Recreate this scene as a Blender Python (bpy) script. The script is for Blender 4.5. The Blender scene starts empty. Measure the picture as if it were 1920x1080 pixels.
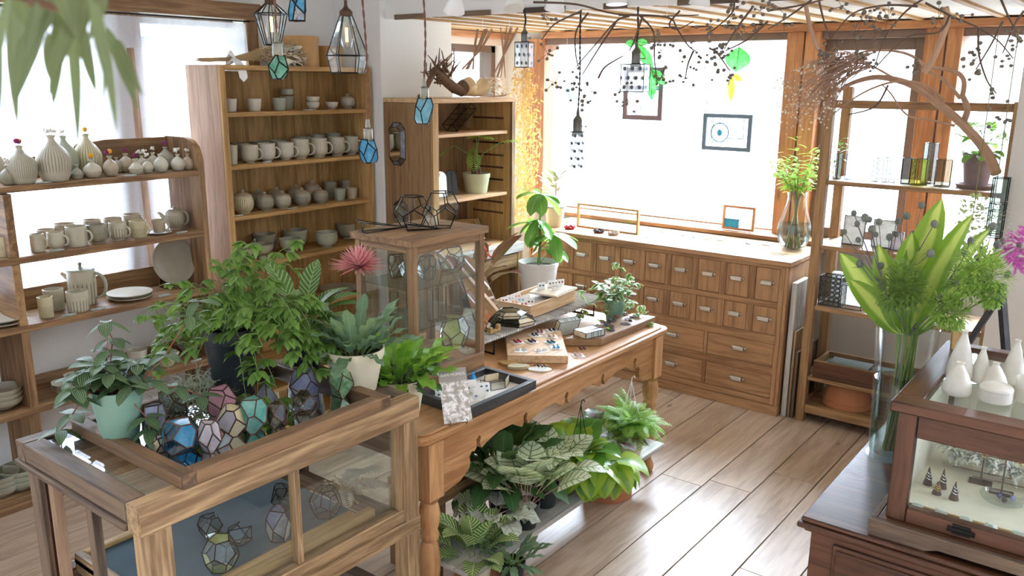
import bpy, bmesh, math, random
from math import sin, cos, pi, radians, sqrt, atan2
from mathutils import Vector, Matrix
SC = bpy.context.scene
COL = SC.collection
V = Vector
# ------------------------------------------------------------------ camera (solved from the vanishing points of the photo)
FPX = 1588.7157; CH = 1.9
_th, _ro, _ya = .240739220, .00881056483, -.655688726
def _rot():
    Rz = Matrix(((cos(_ya), -sin(_ya), 0), (sin(_ya), cos(_ya), 0), (0, 0, 1)))
    B = Matrix(((1, 0, 0), (0, 0, -1), (0, 1, 0)))
    Rp = Matrix(((1, 0, 0), (0, cos(_th), -sin(_th)), (0, sin(_th), cos(_th))))
    Rr = Matrix(((cos(_ro), -sin(_ro), 0), (sin(_ro), cos(_ro), 0), (0, 0, 1)))
    return Rr @ Rp @ B @ Rz
RM = _rot()
CAM = V((0, 0, CH))
def ray(u, v): return RM.transposed() @ V(((u - 960) / FPX, (v - 540) / FPX, 1.0))
def P(u, v, z):            # point on the horizontal surface of height z
    d = ray(u, v); return CAM + d * ((z - CH) / d.z)
def PX(u, v, x):           # point on the plane x
    d = ray(u, v); return CAM + d * (x / d.x)
def PY(u, v, y):
    d = ray(u, v); return CAM + d * (y / d.y)
def PD(u, v, dist):
    return CAM + ray(u, v).normalized() * dist
def size(px, p):           # how long something px wide is at point p
    q = RM @ (V(p) - CAM); return px * q.z / FPX
cd = bpy.data.cameras.new('camera'); cam = bpy.data.objects.new('camera', cd); COL.objects.link(cam)
cd.sensor_width = 36; cd.sensor_fit = 'HORIZONTAL'; cd.lens = 36 * FPX / 1920
r0, r1, r2 = RM[0], RM[1], RM[2]
cam.matrix_world = Matrix(((r0[0], -r1[0], -r2[0], 0), (r0[1], -r1[1], -r2[1], 0), (r0[2], -r1[2], -r2[2], CH), (0, 0, 0, 1)))
cd.clip_start = .05; cd.clip_end = 200
cd.dof.use_dof = True; cd.dof.focus_distance = 2.9; cd.dof.aperture_fstop = 8
SC.camera = cam
# ------------------------------------------------------------------ colours and materials
def lin(c): return c / 12.92 if c <= .04045 else ((c + .055) / 1.055) ** 2.4
def H(h):
    h = h.lstrip('#'); return tuple(lin(int(h[i:i + 2], 16) / 255) for i in (0, 2, 4)) + (1,)
class NT:
    def __init__(s, name):
        s.m = bpy.data.materials.new(name); s.m.use_nodes = True; s.t = s.m.node_tree; s.t.nodes.clear()
        s.out = s.n('ShaderNodeOutputMaterial')
    def n(s, typ, **k):
        nd = s.t.nodes.new(typ)
        for a, b in k.items(): setattr(nd, a, b)
        return nd
    def l(s, a, b): s.t.links.new(a, b)
    def val(s, sock, x):
        if hasattr(x, 'links'): s.l(x, sock)
        else: sock.default_value = x
    def math(s, op, a, b=0.0, c=None, clamp=False):
        nd = s.n('ShaderNodeMath', operation=op, use_clamp=clamp); s.val(nd.inputs[0], a); s.val(nd.inputs[1], b)
        if c is not None: s.val(nd.inputs[2], c)
        return nd.outputs[0]
    def mix(s, f, a, b):
        nd = s.n('ShaderNodeMix', data_type='RGBA'); s.val(nd.inputs[0], f); s.val(nd.inputs[6], a); s.val(nd.inputs[7], b); return nd.outputs[2]
    def smooth(s, x, lo, hi):
        nd = s.n('ShaderNodeMapRange', interpolation_type='SMOOTHSTEP'); s.val(nd.inputs[0], x); nd.inputs[1].default_value = lo; nd.inputs[2].default_value = hi; return nd.outputs[0]
    def noise(s, vec, scale, detail=3, rough=.5):
        nd = s.n('ShaderNodeTexNoise'); nd.inputs['Scale'].default_value = scale; nd.inputs['Detail'].default_value = detail; nd.inputs['Roughness'].default_value = rough
        if vec is not None: s.l(vec, nd.inputs['Vector'])
        return nd.outputs[0]
    def obj(s): return s.n('ShaderNodeTexCoord').outputs['Object']
    def uv(s):
        x = s.n('ShaderNodeSeparateXYZ'); s.l(s.n('ShaderNodeTexCoord').outputs['UV'], x.inputs[0]); return x.outputs[0], x.outputs[1]
    def map(s, vec, sc, loc=None):
        nd = s.n('ShaderNodeMapping'); nd.inputs['Scale'].default_value = sc; s.l(vec, nd.inputs['Vector'])
        if loc is not None: s.l(loc, nd.inputs['Location'])
        return nd.outputs[0]
    def bsdf(s, col, rough=.5, metal=0, spec=.5, bump=None, bs=.2, bd=.002, **k):
        b = s.n('ShaderNodeBsdfPrincipled'); s.val(b.inputs['Base Color'], col); s.val(b.inputs['Roughness'], rough); b.inputs['Metallic'].default_value = metal
        b.inputs['Specular IOR Level'].default_value = spec
        for a, x in k.items(): s.val(b.inputs[a.replace('_', ' ')], x)
        if bump is not None:
            n = s.n('ShaderNodeBump'); n.inputs['Strength'].default_value = bs; n.inputs['Distance'].default_value = bd; s.l(bump, n.inputs['Height']); s.l(n.outputs[0], b.inputs['Normal'])
        return b.outputs[0]
    def done(s, sh): s.l(sh, s.out.inputs['Surface']); return s.m
    def mixsh(s, f, a, b):
        m = s.n('ShaderNodeMixShader'); s.val(m.inputs[0], f); s.l(a, m.inputs[1]); s.l(b, m.inputs[2]); return m.outputs[0]
def plain(name, col, rough=.5, metal=0, spec=.5, var=.12, scale=30, **k):
    t = NT(name); c = H(col) if isinstance(col, str) else col
    n = t.noise(t.obj(), scale, 4)
    d = tuple(x * (1 - var) for x in c[:3]) + (1,); l = tuple(min(1, x * (1 + var)) for x in c[:3]) + (1,)
    return t.done(t.bsdf(t.mix(n, d, l), rough, metal, spec, bump=n, bs=.08, **k))
def wood1(name, lo, hi, axis, rough, stretch, bump, dark):
    t = NT(name); o = t.obj()
    rnd = t.n('ShaderNodeNewGeometry').outputs['Random Per Island']
    off = t.n('ShaderNodeCombineXYZ'); r10 = t.math('MULTIPLY', rnd, 37.0)
    for i in range(3): t.l(r10, off.inputs[i])
    sc = [stretch * 14] * 3; sc[axis] = 1.3
    v = t.map(o, tuple(sc), off.outputs[0])
    n1 = t.noise(v, 1.0, 5, .6); 
    sc2 = [stretch * 60] * 3; sc2[axis] = 3.0
    n2 = t.noise(t.map(o, tuple(sc2), off.outputs[0]), 1.0, 3, .6)
    w = t.math('FRACT', t.math('MULTIPLY', n1, 4.5)); w = t.math('ABSOLUTE', t.math('SUBTRACT', t.math('MULTIPLY', w, 2.0), 1.0))
    f = t.math('ADD', t.math('MULTIPLY', w, .3), t.math('MULTIPLY', n2, .65))
    f = t.math('ADD', f, t.math('MULTIPLY', t.math('SUBTRACT', rnd, .5), .35), clamp=True)
    f = t.smooth(f, .18, .82)
    col = t.mix(f, H(lo), H(hi))
    vo = t.n('ShaderNodeTexVoronoi'); sv = [5.0] * 3; sv[axis] = 1.6; t.l(t.map(o, tuple(sv), off.outputs[0]), vo.inputs['Vector']); vo.inputs['Scale'].default_value = 1.0
    kn = t.math('SUBTRACT', 1.0, t.smooth(vo.outputs['Distance'], .02, .09))
    col = t.mix(t.math('MULTIPLY', kn, .55), col, H(dark))
    st = t.smooth(t.noise(o, 3.1, 4), .55, .8)
    col = t.mix(t.math('MULTIPLY', st, .3), col, H(dark))
    return t.done(t.bsdf(col, t.math('ADD', rough, t.math('MULTIPLY', n2, .2)), 0, .4, bump=n2, bs=bump, bd=.002))
def wood(name, lo, hi, rough=.5, stretch=1.0, bump=.25, dark='#4a3422'):
    return [wood1(name + '_' + 'xyz'[a], lo, hi, a, rough, stretch, bump, dark) for a in range(3)]
def thin_glass(name, tint='#f4faf8', refl=.06, edge=.55, tex=None):
    t = NT(name); tr = t.n('ShaderNodeBsdfTransparent'); gl = t.n('ShaderNodeBsdfGlossy'); gl.inputs['Roughness'].default_value = .03
    c = H(tint)
    if tex: 
        n = t.noise(t.obj(), tex, 3); tr_c = t.mix(n, tuple(x * .75 for x in c[:3]) + (1,), c); t.l(tr_c, tr.inputs[0])
        b = t.n('ShaderNodeBump'); b.inputs['Strength'].default_value = .35; b.inputs['Distance'].default_value = .004; t.l(n, b.inputs['Height']); t.l(b.outputs[0], gl.inputs['Normal'])
    else: tr.inputs[0].default_value = c
    lw = t.n('ShaderNodeLayerWeight'); lw.inputs[0].default_value = .3
    f = t.math('ADD', refl, t.math('MULTIPLY', lw.outputs['Fresnel'], edge), clamp=True)
    return t.done(t.mixsh(f, tr.outputs[0], gl.outputs[0]))
def opal(name, a, b, trans=.35, scale=25, rough=.12):
    t = NT(name); o = t.obj(); n = t.smooth(t.noise(o, scale, 4, .65), .3, .7)
    col = t.mix(n, H(a), H(b)); p = t.bsdf(col, rough, 0, .6)
    tl = t.n('ShaderNodeBsdfTranslucent'); t.l(col, tl.inputs[0])
    return t.done(t.mixsh(trans, p, tl.outputs[0]))
def emis(name, col, s):
    t = NT(name); e = t.n('ShaderNodeEmission'); e.inputs[0].default_value = H(col); e.inputs[1].default_value = s; return t.done(e.outputs[0])
# ------------------------------------------------------------------ mesh builder
class MB:
    def __init__(s): s.v = []; s.f = []; s.mi = []; s.uv = []; s.mats = []
    def mat(s, m):
        if isinstance(m, list): m = RND.choice(m) if len(m) == 2 else m[2]
        if m not in s.mats: s.mats.append(m)
        return s.mats.index(m)
    def add(s, vs, fs, m=None, uvs=None):
        b = len(s.v); s.v += [tuple(x) for x in vs]; i = s.mat(m) if m is not None else 0
        for k, f in enumerate(fs):
            s.f.append(tuple(b + x for x in f)); s.mi.append(i); s.uv.append(uvs[k] if uvs else None)
    def box(s, a, b, m):
        x0, y0, z0 = a; x1, y1, z1 = b
        if x0 > x1: x0, x1 = x1, x0
        if y0 > y1: y0, y1 = y1, y0
        if z0 > z1: z0, z1 = z1, z0
        if isinstance(m, list):
            d = (x1 - x0, y1 - y0, z1 - z0); m = m[d.index(max(d))]
        s.add([(x0, y0, z0), (x1, y0, z0), (x1, y1, z0), (x0, y1, z0), (x0, y0, z1), (x1, y0, z1), (x1, y1, z1), (x0, y1, z1)],
              [(3, 2, 1, 0), (4, 5, 6, 7), (0, 1, 5, 4), (1, 2, 6, 5), (2, 3, 7, 6), (3, 0, 4, 7)], m)
    def bar(s, p, q, w, h, m, up=(0, 0, 1)):
        p, q = V(p), V(q); t = (q - p).normalized(); u = V(up)
        if abs(t.dot(u)) > .98: u = V((1, 0, 0))
        a = t.cross(u).normalized() * w / 2; c = a.normalized().cross(t) * h / 2
        vs = [x + i * a + j * c for x in (p, q) for i, j in ((-1, -1), (1, -1), (1, 1), (-1, 1))]
        s.add(vs, [(0, 1, 2, 3), (7, 6, 5, 4), (0, 4, 5, 1), (1, 5, 6, 2), (2, 6, 7, 3), (3, 7, 4, 0)], m)
    def tube(s, pts, r, m, n=6, cap=True):
        pts = [V(p) for p in pts]; k = len(pts); rs = r if isinstance(r, (list, tuple)) else [r] * k
        ref = None; rings = []; b = []
        for i, p in enumerate(pts):
            t = (pts[min(i + 1, k - 1)] - pts[max(i - 1, 0)]).normalized()
            if ref is None: ref = t.orthogonal().normalized()
            ref = (ref - t * ref.dot(t)); ref = ref.normalized() if ref.length > 1e-6 else t.orthogonal().normalized()
            c = t.cross(ref)
            b += [p + (ref * cos(2 * pi * j / n) + c * sin(2 * pi * j / n)) * rs[i] for j in range(n)]
        fs = [(i * n + j, i * n + (j + 1) % n, (i + 1) * n + (j + 1) % n, (i + 1) * n + j) for i in range(k - 1) for j in range(n)]
        if cap: fs += [tuple(range(n))[::-1], tuple((k - 1) * n + j for j in range(n))]
        s.add(b, fs, m)
    def lathe(s, prof, m, c=(0, 0, 0), n=28, rib=0, amp=0, z0=-9, z1=9, poly=False):
        c = V(c); vs = []; k = len(prof)
        for i, (r, z) in enumerate(prof):
            for j in range(n):
                a = 2 * pi * j / n; rr = r * (1 + (amp * cos(rib * a) if rib and z0 < z < z1 else 0))
                vs.append(c + V((rr * cos(a), rr * sin(a), z)))
        fs = []; uv = []
        for i in range(k - 1):
            for j in range(n):
                j2 = (j + 1) % n; fs.append((i * n + j, i * n + j2, (i + 1) * n + j2, (i + 1) * n + j))
                uv.append(((j / n, i / (k - 1)), ((j + 1) / n, i / (k - 1)), ((j + 1) / n, (i + 1) / (k - 1)), (j / n, (i + 1) / (k - 1))))
        if prof[0][0] > 1e-5: fs.append(tuple(range(n))[::-1]); uv.append(tuple((.5, 0) for _ in range(n)))
        if prof[-1][0] > 1e-5 : fs.append(tuple((k - 1) * n + j for j in range(n))); uv.append(tuple((.5, 1) for _ in range(n)))
        s.add(vs, fs, m, uv)
    def ball(s, c, r, m, n=8, sz=1.0):
        k = max(4, n // 2 + 1); s.lathe([(max(r * sin(pi * i / k), 1e-4), -r * sz * cos(pi * i / k)) for i in range(k + 1)], m, c, n)
    def prism(s, poly, fn, t0, t1, m):      # poly of (a,b); fn(a,b,t) -> xyz
        n = len(poly); vs = [fn(a, b, t0) for a, b in poly] + [fn(a, b, t1) for a, b in poly]
        s.add(vs, [tuple(range(n))[::-1], tuple(range(n, 2 * n))] + [(i, (i + 1) % n, n + (i + 1) % n, n + i) for i in range(n)], m)
    def quad(s, a, b, c, d, m): s.add([a, b, c, d], [(0, 1, 2, 3)], m, [((0, 0), (1, 0), (1, 1), (0, 1))])
    def leaf(s, base, t, nrm, L, W, m, ab=(.5, .8), bend=.6, fold=.25, nv=6, wav=0, wn=4, tw=0, lob=0):
        p = V(base); t = V(t).normalized(); nrm = V(nrm); nrm = nrm - t * nrm.dot(t)
        nrm = nrm.normalized() if nrm.length > 1e-5 else t.orthogonal().normalized()
        a, b = ab; pk = (a / (a + b)) ** a * (b / (a + b)) ** b; vs = []; st = L / nv
        for i in range(nv + 1):
            v = i / nv; vv = min(max(v, .0), 1.0); w = W / 2 * ((vv ** a) * ((1 - vv) ** b) / pk)
            if lob and 0 < i < nv: w *= (1 - lob if i % 2 else 1)
            w = max(w, W * .015); sd = t.cross(nrm).normalized()
            zz = wav * sin(v * wn * 2 * pi) * w
            vs += [p - sd * w + nrm * (fold * w + zz), p - sd * w * .5 + nrm * fold * w * .42, p, p + sd * w * .5 + nrm * fold * w * .42, p + sd * w + nrm * (fold * w - zz)]
            ax = sd; R = Matrix.Rotation(-bend / nv, 3, ax); t = R @ t; nrm = R @ nrm
            if tw: nrm = Matrix.Rotation(tw / nv, 3, t) @ nrm
            p = p + t * st
        fs = []; uv = []
        for i in range(nv):
            for j in range(4):
                fs.append((i * 5 + j, i * 5 + j + 1, (i + 1) * 5 + j + 1, (i + 1) * 5 + j))
                uv.append(((j / 4, i / nv), ((j + 1) / 4, i / nv), ((j + 1) / 4, (i + 1) / nv), (j / 4, (i + 1) / nv)))
        s.add(vs, fs, m, uv)
    def build(s, name, parent=None, m=None, bevel=0, smooth=True, ang=40, loc=None, solid=0):
        me = bpy.data.meshes.new(name); me.from_pydata(s.v, [], s.f)
        for x in (s.mats or ([m] if m else [])): me.materials.append(x)
        me.polygons.foreach_set('material_index', s.mi)
        if any(u is not None for u in s.uv):
            lay = me.uv_layers.new(name='UVMap'); fl = []
            for f, u in zip(s.f, s.uv):
                for k in range(len(f)): fl += u[k] if u else (0, 0)
            lay.data.foreach_set('uv', fl)
        if smooth:
            me.polygons.foreach_set('use_smooth', [True] * len(s.f)); me.set_sharp_from_angle(angle=radians(ang))
        me.validate(); me.update()
        o = bpy.data.objects.new(name, me); COL.objects.link(o)
        if parent is not None: o.parent = parent
        if loc is not None: o.location = loc
        if bevel:
            b = o.modifiers.new('edge', 'BEVEL'); b.width = bevel; b.segments = 2; b.limit_method = 'ANGLE'; b.angle_limit = radians(50); b.harden_normals = False
        if solid:
            b = o.modifiers.new('thickness', 'SOLIDIFY'); b.thickness = solid; b.offset = 0
        return o
def tag(o, label, cat, group=None, kind=None):
    if label: o['label'] = label
    if cat: o['category'] = cat
    if group: o['group'] = group
    if kind: o['kind'] = kind
    return o
def thing(name, label, cat, loc=(0, 0, 0), rz=0, group=None, kind=None):
    o = bpy.data.objects.new(name, None); COL.objects.link(o); o.location = loc; o.rotation_euler = (0, 0, rz); o.empty_display_size = .05
    return tag(o, label, cat, group, kind)
def dup(root, loc=None, rz=None, label=None, group=None, scale=None):
    r = root.copy(); COL.objects.link(r)
    if loc is not None: r.location = loc
    if rz is not None: r.rotation_euler[2] = rz
    if scale is not None: r.scale = scale if hasattr(scale, '__len__') else (scale,) * 3
    if label: r['label'] = label
    if group: r['group'] = group
    for ch in list(root.children):
        c = ch.copy(); COL.objects.link(c); c.parent = r
        for g in list(ch.children):
            d = g.copy(); COL.objects.link(d); d.parent = c
    return r
def struct(o, label=None):
    o['kind'] = 'structure'
    if label: o['label'] = label
    return o
ORD = ['first', 'second', 'third', 'fourth', 'fifth', 'sixth', 'seventh', 'eighth', 'ninth', 'tenth', 'eleventh', 'twelfth', 'thirteenth', 'fourteenth']
RND = random.Random(7)
U = RND.uniform
# ------------------------------------------------------------------ shared materials
PINE = wood('golden_pine', '#9a7440', '#cda66c', .5)
OAK = wood('weathered_oak', '#745438', '#a5835c', .5)
OLD = wood('grey_brown_wood', '#4d4036', '#826c56', .55, dark='#4d4a46')
PALE = wood('pale_fir', '#745a3c', '#c0a076', .5, dark='#6f6a62')
TABLE = wood('honey_pine', '#8f6238', '#c29363', .42)
CAB = wood('cabinet_wood', '#8a6442', '#bf946a', .5)
WALN = wood('dark_walnut', '#382216', '#66432e', .3, dark='#2b1810')
SHELFW = wood('shelf_oak', '#6e4f33', '#b08a5e', .5)
ORANGE = wood('orange_beam', '#a06a44', '#cb9568', .5)
PINK = wood('old_cedar', '#806048', '#ae8f72', .55)
BLACKW = wood('black_wood', '#2c2b2b', '#4a4846', .4, dark='#1a1a1a')
GREYW = wood('bleached_board', '#9b9890', '#cfccc4', .5, dark='#77736c')
BOARD = wood('sawn_board', '#b88d5f', '#e3c197', .5)
PLASTER = plain('white_plaster', '#f1f0ea', .9, var=.03, scale=60)
PLASTER2 = plain('grey_plaster', '#d3cec4', .9, var=.04, scale=50)
LEAD = plain('dark_lead', '#25231f', .38, .85, var=.25, scale=200)
COPPER = plain('copper_patina', '#5a4235', .4, .8, var=.3, scale=200)
BRASS = plain('aged_brass', '#a8977a', .35, .9, var=.2, scale=120)
STEEL = plain('brushed_steel', '#c9c5bb', .32, .9, var=.12, scale=90)
IRON = plain('black_iron', '#1d1c1b', .5, .6, var=.2, scale=100)
GLASS = thin_glass('clear_glass', '#fbfefd', .025, .28)
PANE = thin_glass('window_glass', '#fbfdfc', .03, .4)
MIRROR = NT('mirror'); MIRROR = MIRROR.done(MIRROR.bsdf(H('#eef1f0'), .02, 1.0))
WHITEP = plain('white_paper', '#f6f4ef', .8, var=.03)
SOIL = plain('potting_soil', '#2f241c', .95, var=.5, scale=150)
# ================================================================== ROOM
def floor_mat():
    t = NT('oak_floor'); o = t.obj(); rnd = t.n('ShaderNodeNewGeometry').outputs['Random Per Island']
    off = t.n('ShaderNodeCombineXYZ'); r10 = t.math('MULTIPLY', rnd, 41.0)
    for i in range(3): t.l(r10, off.inputs[i])
    n1 = t.noise(t.map(o, (9, .8, 9), off.outputs[0]), 1.0, 5, .6); n2 = t.noise(t.map(o, (70, 3, 70), off.outputs[0]), 1.0, 4, .6)
    w = t.math('FRACT', t.math('MULTIPLY', n1, 6.0)); w = t.math('ABSOLUTE', t.math('SUBTRACT', t.math('MULTIPLY', w, 2.0), 1.0))
    f = t.math('ADD', t.math('MULTIPLY', w, .4), t.math('MULTIPLY', n2, .4)); f = t.math('ADD', f, t.math('MULTIPLY', rnd, .35), clamp=True)
    col = t.mix(f, H('#8b6f56'), H('#cab49b'))
    vo = t.n('ShaderNodeTexVoronoi'); t.l(t.map(o, (5, 2.1, 5), off.outputs[0]), vo.inputs['Vector']); vo.inputs['Scale'].default_value = 1
    kn = t.math('SUBTRACT', 1.0, t.smooth(vo.outputs['Distance'], .03, .1)); col = t.mix(t.math('MULTIPLY', kn, .8), col, H('#3c2a1c'))
    return t.done(t.bsdf(col, t.math('ADD', .33, t.math('MULTIPLY', n2, .16)), 0, .8, bump=n2, bs=.12, bd=.002))
FLOORM = floor_mat()
mb = MB(); x = -1.77 - .215 * 14; r = random.Random(3)
while x < 2.2:
    y = -2.2
    while y < 5.4:
        y2 = min(5.4, y + r.uniform(1.5, 3.2)); y2 = 5.4 if 5.4 - y2 < .5 else y2
        mb.box((x + .0028, y + .0015, -.03), (x + .2122, y2 - .0015, 0), FLOORM); y = y2
    x += .215
struct(mb.build('floor', smooth=False, bevel=.0012))
mb = MB(); mb.box((-4.8, -2.2, -.08), (2.2, 5.4, -.031), plain('floor_underside', '#2a2018', .9)); struct(mb.build('floor_base', smooth=False))
# left wall (opening y .3..2.99, z .83..2.21) and window beside the corner (y 4.3..5.3, z .95..2.154)
mb = MB(); X0, X1 = -4.42, -4.2
for a, b in (((-2.2, 0), (.3, 2.7)), ((.3, 0), (2.99, .83)), ((.3, 2.21), (2.99, 2.7)), ((2.99, 0), (4.3, 2.7)), ((4.3, 0), (5.3, .95)), ((4.3, 2.154), (5.3, 2.7)), ((5.3, 0), (5.57, 2.7))):
    mb.box((X0, a[0], a[1]), (X1, b[0], b[1]), PLASTER)
struct(mb.build('wall_left', smooth=False))
mb = MB(); mb.box((-4.2, 3.64, 0), (-3.795, 4.27, 2.6), PLASTER); struct(mb.build('trim_pillar', smooth=False, bevel=.004))
# back wall: windows z .95..2.154
mb = MB()
for a, b in (((-4.42, 0), (1.4, .92)), ((-4.42, 2.2), (1.4, 2.7)), ((-4.2, .92), (-3.9, 2.2)), ((-.5, .92), (1.4, 2.2))):
    mb.box((a[0], 5.36, a[1]), (b[0], 5.52, b[1]), PLASTER2)
struct(mb.build('wall_back', smooth=False))
DARKF = plain('dark_window_frame', '#7b675a', .5, var=.1)
mb = MB(); mb.box((-3.9, 5.33, 2.154), (-.5, 5.5, 2.2), DARKF); struct(mb.build('trim_1', smooth=False, bevel=.003))
mb = MB(); mb.box((-3.795, 5.27, 2.2), (1.4, 5.36, 2.243), ORANGE); mb.box((-4.2, 4.27, 2.2), (-4.13, 5.36, 2.243), ORANGE); struct(mb.build('trim_2', smooth=False, bevel=.003))
mb = MB()
for a, b in ((-3.98, -3.8), (-1.975, -1.87), (-1.86, -1.765), (-1.19, -1.085), (-1.075, -1.0)):
    mb.box((a, 5.31, .95), (b, 5.5, 2.2), ORANGE)
struct(mb.build('trim_3', smooth=False, bevel=.004))
mb = MB(); mb.box((-3.9, 5.2, .921), (-.5, 5.52, .95), CAB); struct(mb.build('trim_4', smooth=False, bevel=.004))
def window(name, x0, x1, fr, mat):
    mb = MB()
    if fr:
        for a, b in (((x0, .95), (x0 + fr, 2.154)), ((x1 - fr, .95), (x1, 2.154)), ((x0 + fr, .95), (x1 - fr, .95 + fr)), ((x0 + fr, 2.154 - fr), (x1 - fr, 2.154))): mb.box((a[0], 5.4, a[1]), (b[0], 5.45, b[1]), mat)
    else: mb.box((x0, 5.42, .95), (x1, 5.44, .96), mat)
    o = struct(mb.build(name, smooth=False, bevel=.003))
    g = MB(); g.box((x0 + fr * .9, 5.424, .955 + fr * .8), (x1 - fr * .9, 5.428, 2.15 - fr * .8), PANE); g.build('pane', o, smooth=False)
    return o
window('window_1', -3.8, -1.975, 0, CAB)
window('window_2', -1.765, -1.19, .065, DARKF)
window('window_3', -1.0, -.5, 0, CAB)
# left windows: timber surround, post, gauze curtains
mb = MB()
mb.box((-4.22, .2, 2.21), (-4.13, 3.06, 2.295), OAK); mb.box((-4.2, 2.985, .83), (-4.17, 3.06, 2.21), OAK)
mb.box((-4.3, .3, .8), (-4.12, 2.99, .83), OAK)
o = struct(mb.build('window_4', smooth=False, bevel=.004))
mb = MB(); mb.box((-4.34, 2.2, .83), (-4.24, 2.4, 2.21), PINK); mb.box((-4.38, .3, 2.17), (-4.3, 2.99, 2.21), DARKF); mb.box((-4.38, .3, .83), (-4.3, 2.99, .9), WHITEP); mb.box((-4.38, 1.2, .83), (-4.32, 1.27, 2.2), WHITEP); mb.build('post', o, smooth=False, bevel=.004)
mb = MB(); mb.box((-4.36, .3, .85), (-4.355, 2.99, 2.2), PANE); mb.build('pane', o, smooth=False)
mb = MB()
for a, b in ((4.3, 4.35), (4.72, 4.8), (5.25, 5.3)): mb.box((-4.38, a, .95), (-4.26, b, 2.154), DARKF if a > 4.4 else ORANGE)
mb.box((-4.38, 4.3, 2.1), (-4.26, 5.3, 2.154), DARKF); mb.box((-4.4, 4.3, .92), (-4.12, 5.3, .95), CAB)
o = struct(mb.build('window_5', smooth=False, bevel=.003)); mb = MB(); mb.box((-4.34, 4.33, .96), (-4.336, 5.27, 2.12), PANE); mb.build('pane', o, smooth=False)
def gauze():
    t = NT('white_gauze'); o = t.obj(); n = t.noise(t.map(o, (1, 40, 400)), 1, 2)
    tr = t.n('ShaderNodeBsdfTransparent'); tr.inputs[0].default_value = (1, 1, 1, 1)
    tl = t.n('ShaderNodeBsdfTranslucent'); tl.inputs[0].default_value = H('#dcdce4'); d = t.n('ShaderNodeBsdfDiffuse'); d.inputs[0].default_value = H('#f3f3f5')
    return t.done(t.mixsh(t.math('ADD', .66, t.math('MULTIPLY', n, .22)), tr.outputs[0], t.mixsh(.45, tl.outputs[0], d.outputs[0])))
GAUZE = gauze()
def curtain(name, label, y0, y1, z0, z1, x, amp, pitch, seed):
    r = random.Random(seed); n = int((y1 - y0) / .012); m = 10; vs = []; ph = [r.uniform(0, 6) for _ in range(4)]
    for i in range(n + 1):
        y = y0 + (y1 - y0) * i / n
        for j in range(m + 1):
            f = j / m; k = amp * (.5 + .5 * f)
            vs.append((x + k * (sin(y * 2 * pi / pitch + ph[0] + .6 * sin(y * 5 + ph[1])) + .45 * sin(y * 2 * pi / pitch * 2.3 + ph[2])), y + .01 * f * sin(y * 9), z1 + (z0 - z1) * f + .012 * f * sin(y * 7 + ph[3])))
    fs = [(i * (m + 1) + j, (i + 1) * (m + 1) + j, (i + 1) * (m + 1) + j + 1, i * (m + 1) + j + 1) for i in range(n) for j in range(m)]
    mb = MB(); mb.add(vs, fs, GAUZE); return tag(mb.build(name, ang=80), label, 'curtain')
curtain('window_curtain', 'long white gauze curtain hanging left of the window post', .32, 2.28, .9, 2.1, -4.18, .006, .16, 1)
curtain('window_curtain', 'narrow white gauze curtain hanging right of the window post', 2.32, 2.97, .9, 2.1, -4.18, .006, .15, 2)
curtain('curtain_valance', 'short gathered white gauze valance under the oak window head', .32, 2.97, 2.03, 2.19, -4.155, .008, .1, 3)
mb = MB(); mb.tube([(-4.14, .3, 2.2), (-4.14, 2.984, 2.2)], .004, IRON); tag(mb.build('curtain_rod'), 'thin dark rod carrying the white gauze valance', 'rod')
# ceilings
CEILW = plain('white_ceiling', '#f4f2ec', .85, var=.02)
mb = MB(); mb.box((-4.42, -.6, 2.55), (2.2, 3.75, 2.62), CEILW); struct(mb.build('ceiling', smooth=False))
mb = MB(); r = random.Random(5); x = -4.4
while x < 1.4:
    mb.box((x, 3.72, 2.252), (x + .17, 5.5, 2.268), CEILW); mb.box((x + .168, 3.7, 2.24), (x + .202, 5.36, 2.27), PINE); x += .2
mb.box((-4.4, 3.7, 2.27), (1.4, 5.5, 2.3), CEILW); mb.box((-3.79, 3.68, 2.243), (1.4, 3.72, 2.55), CEILW)
x = -3.7
while x < 1.2:
    mb.box((x, 3.664, 2.235), (x + r.uniform(.12, .3), 3.682, 2.262), OLD); x += r.uniform(.3, .5)
struct(mb.build('ceiling_slats', smooth=False))
mb = MB(); mb.box((-4.2, 2.95, 2.40), (-3.7, 3.64, 2.55), PLASTER); struct(mb.build('trim_beam', smooth=False))
# stub wall at the right
mb = MB(); mb.box((-.575, 4.42, 0), (1.4, 4.62, 2.5), PLASTER2); struct(mb.build('wall_right', smooth=False, bevel=.004))
# outside: street and the houses opposite
mb = MB(); mb.box((-14, 5.6, -.4), (10, 16, -.3), plain('grey_street', '#8f8f8d', .9)); mb.box((-14, -6, -.4), (-4.6, 5.6, -.3), plain('grey_yard', '#8b8f86', .9)); struct(mb.build('ground_outside', smooth=False))
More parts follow.
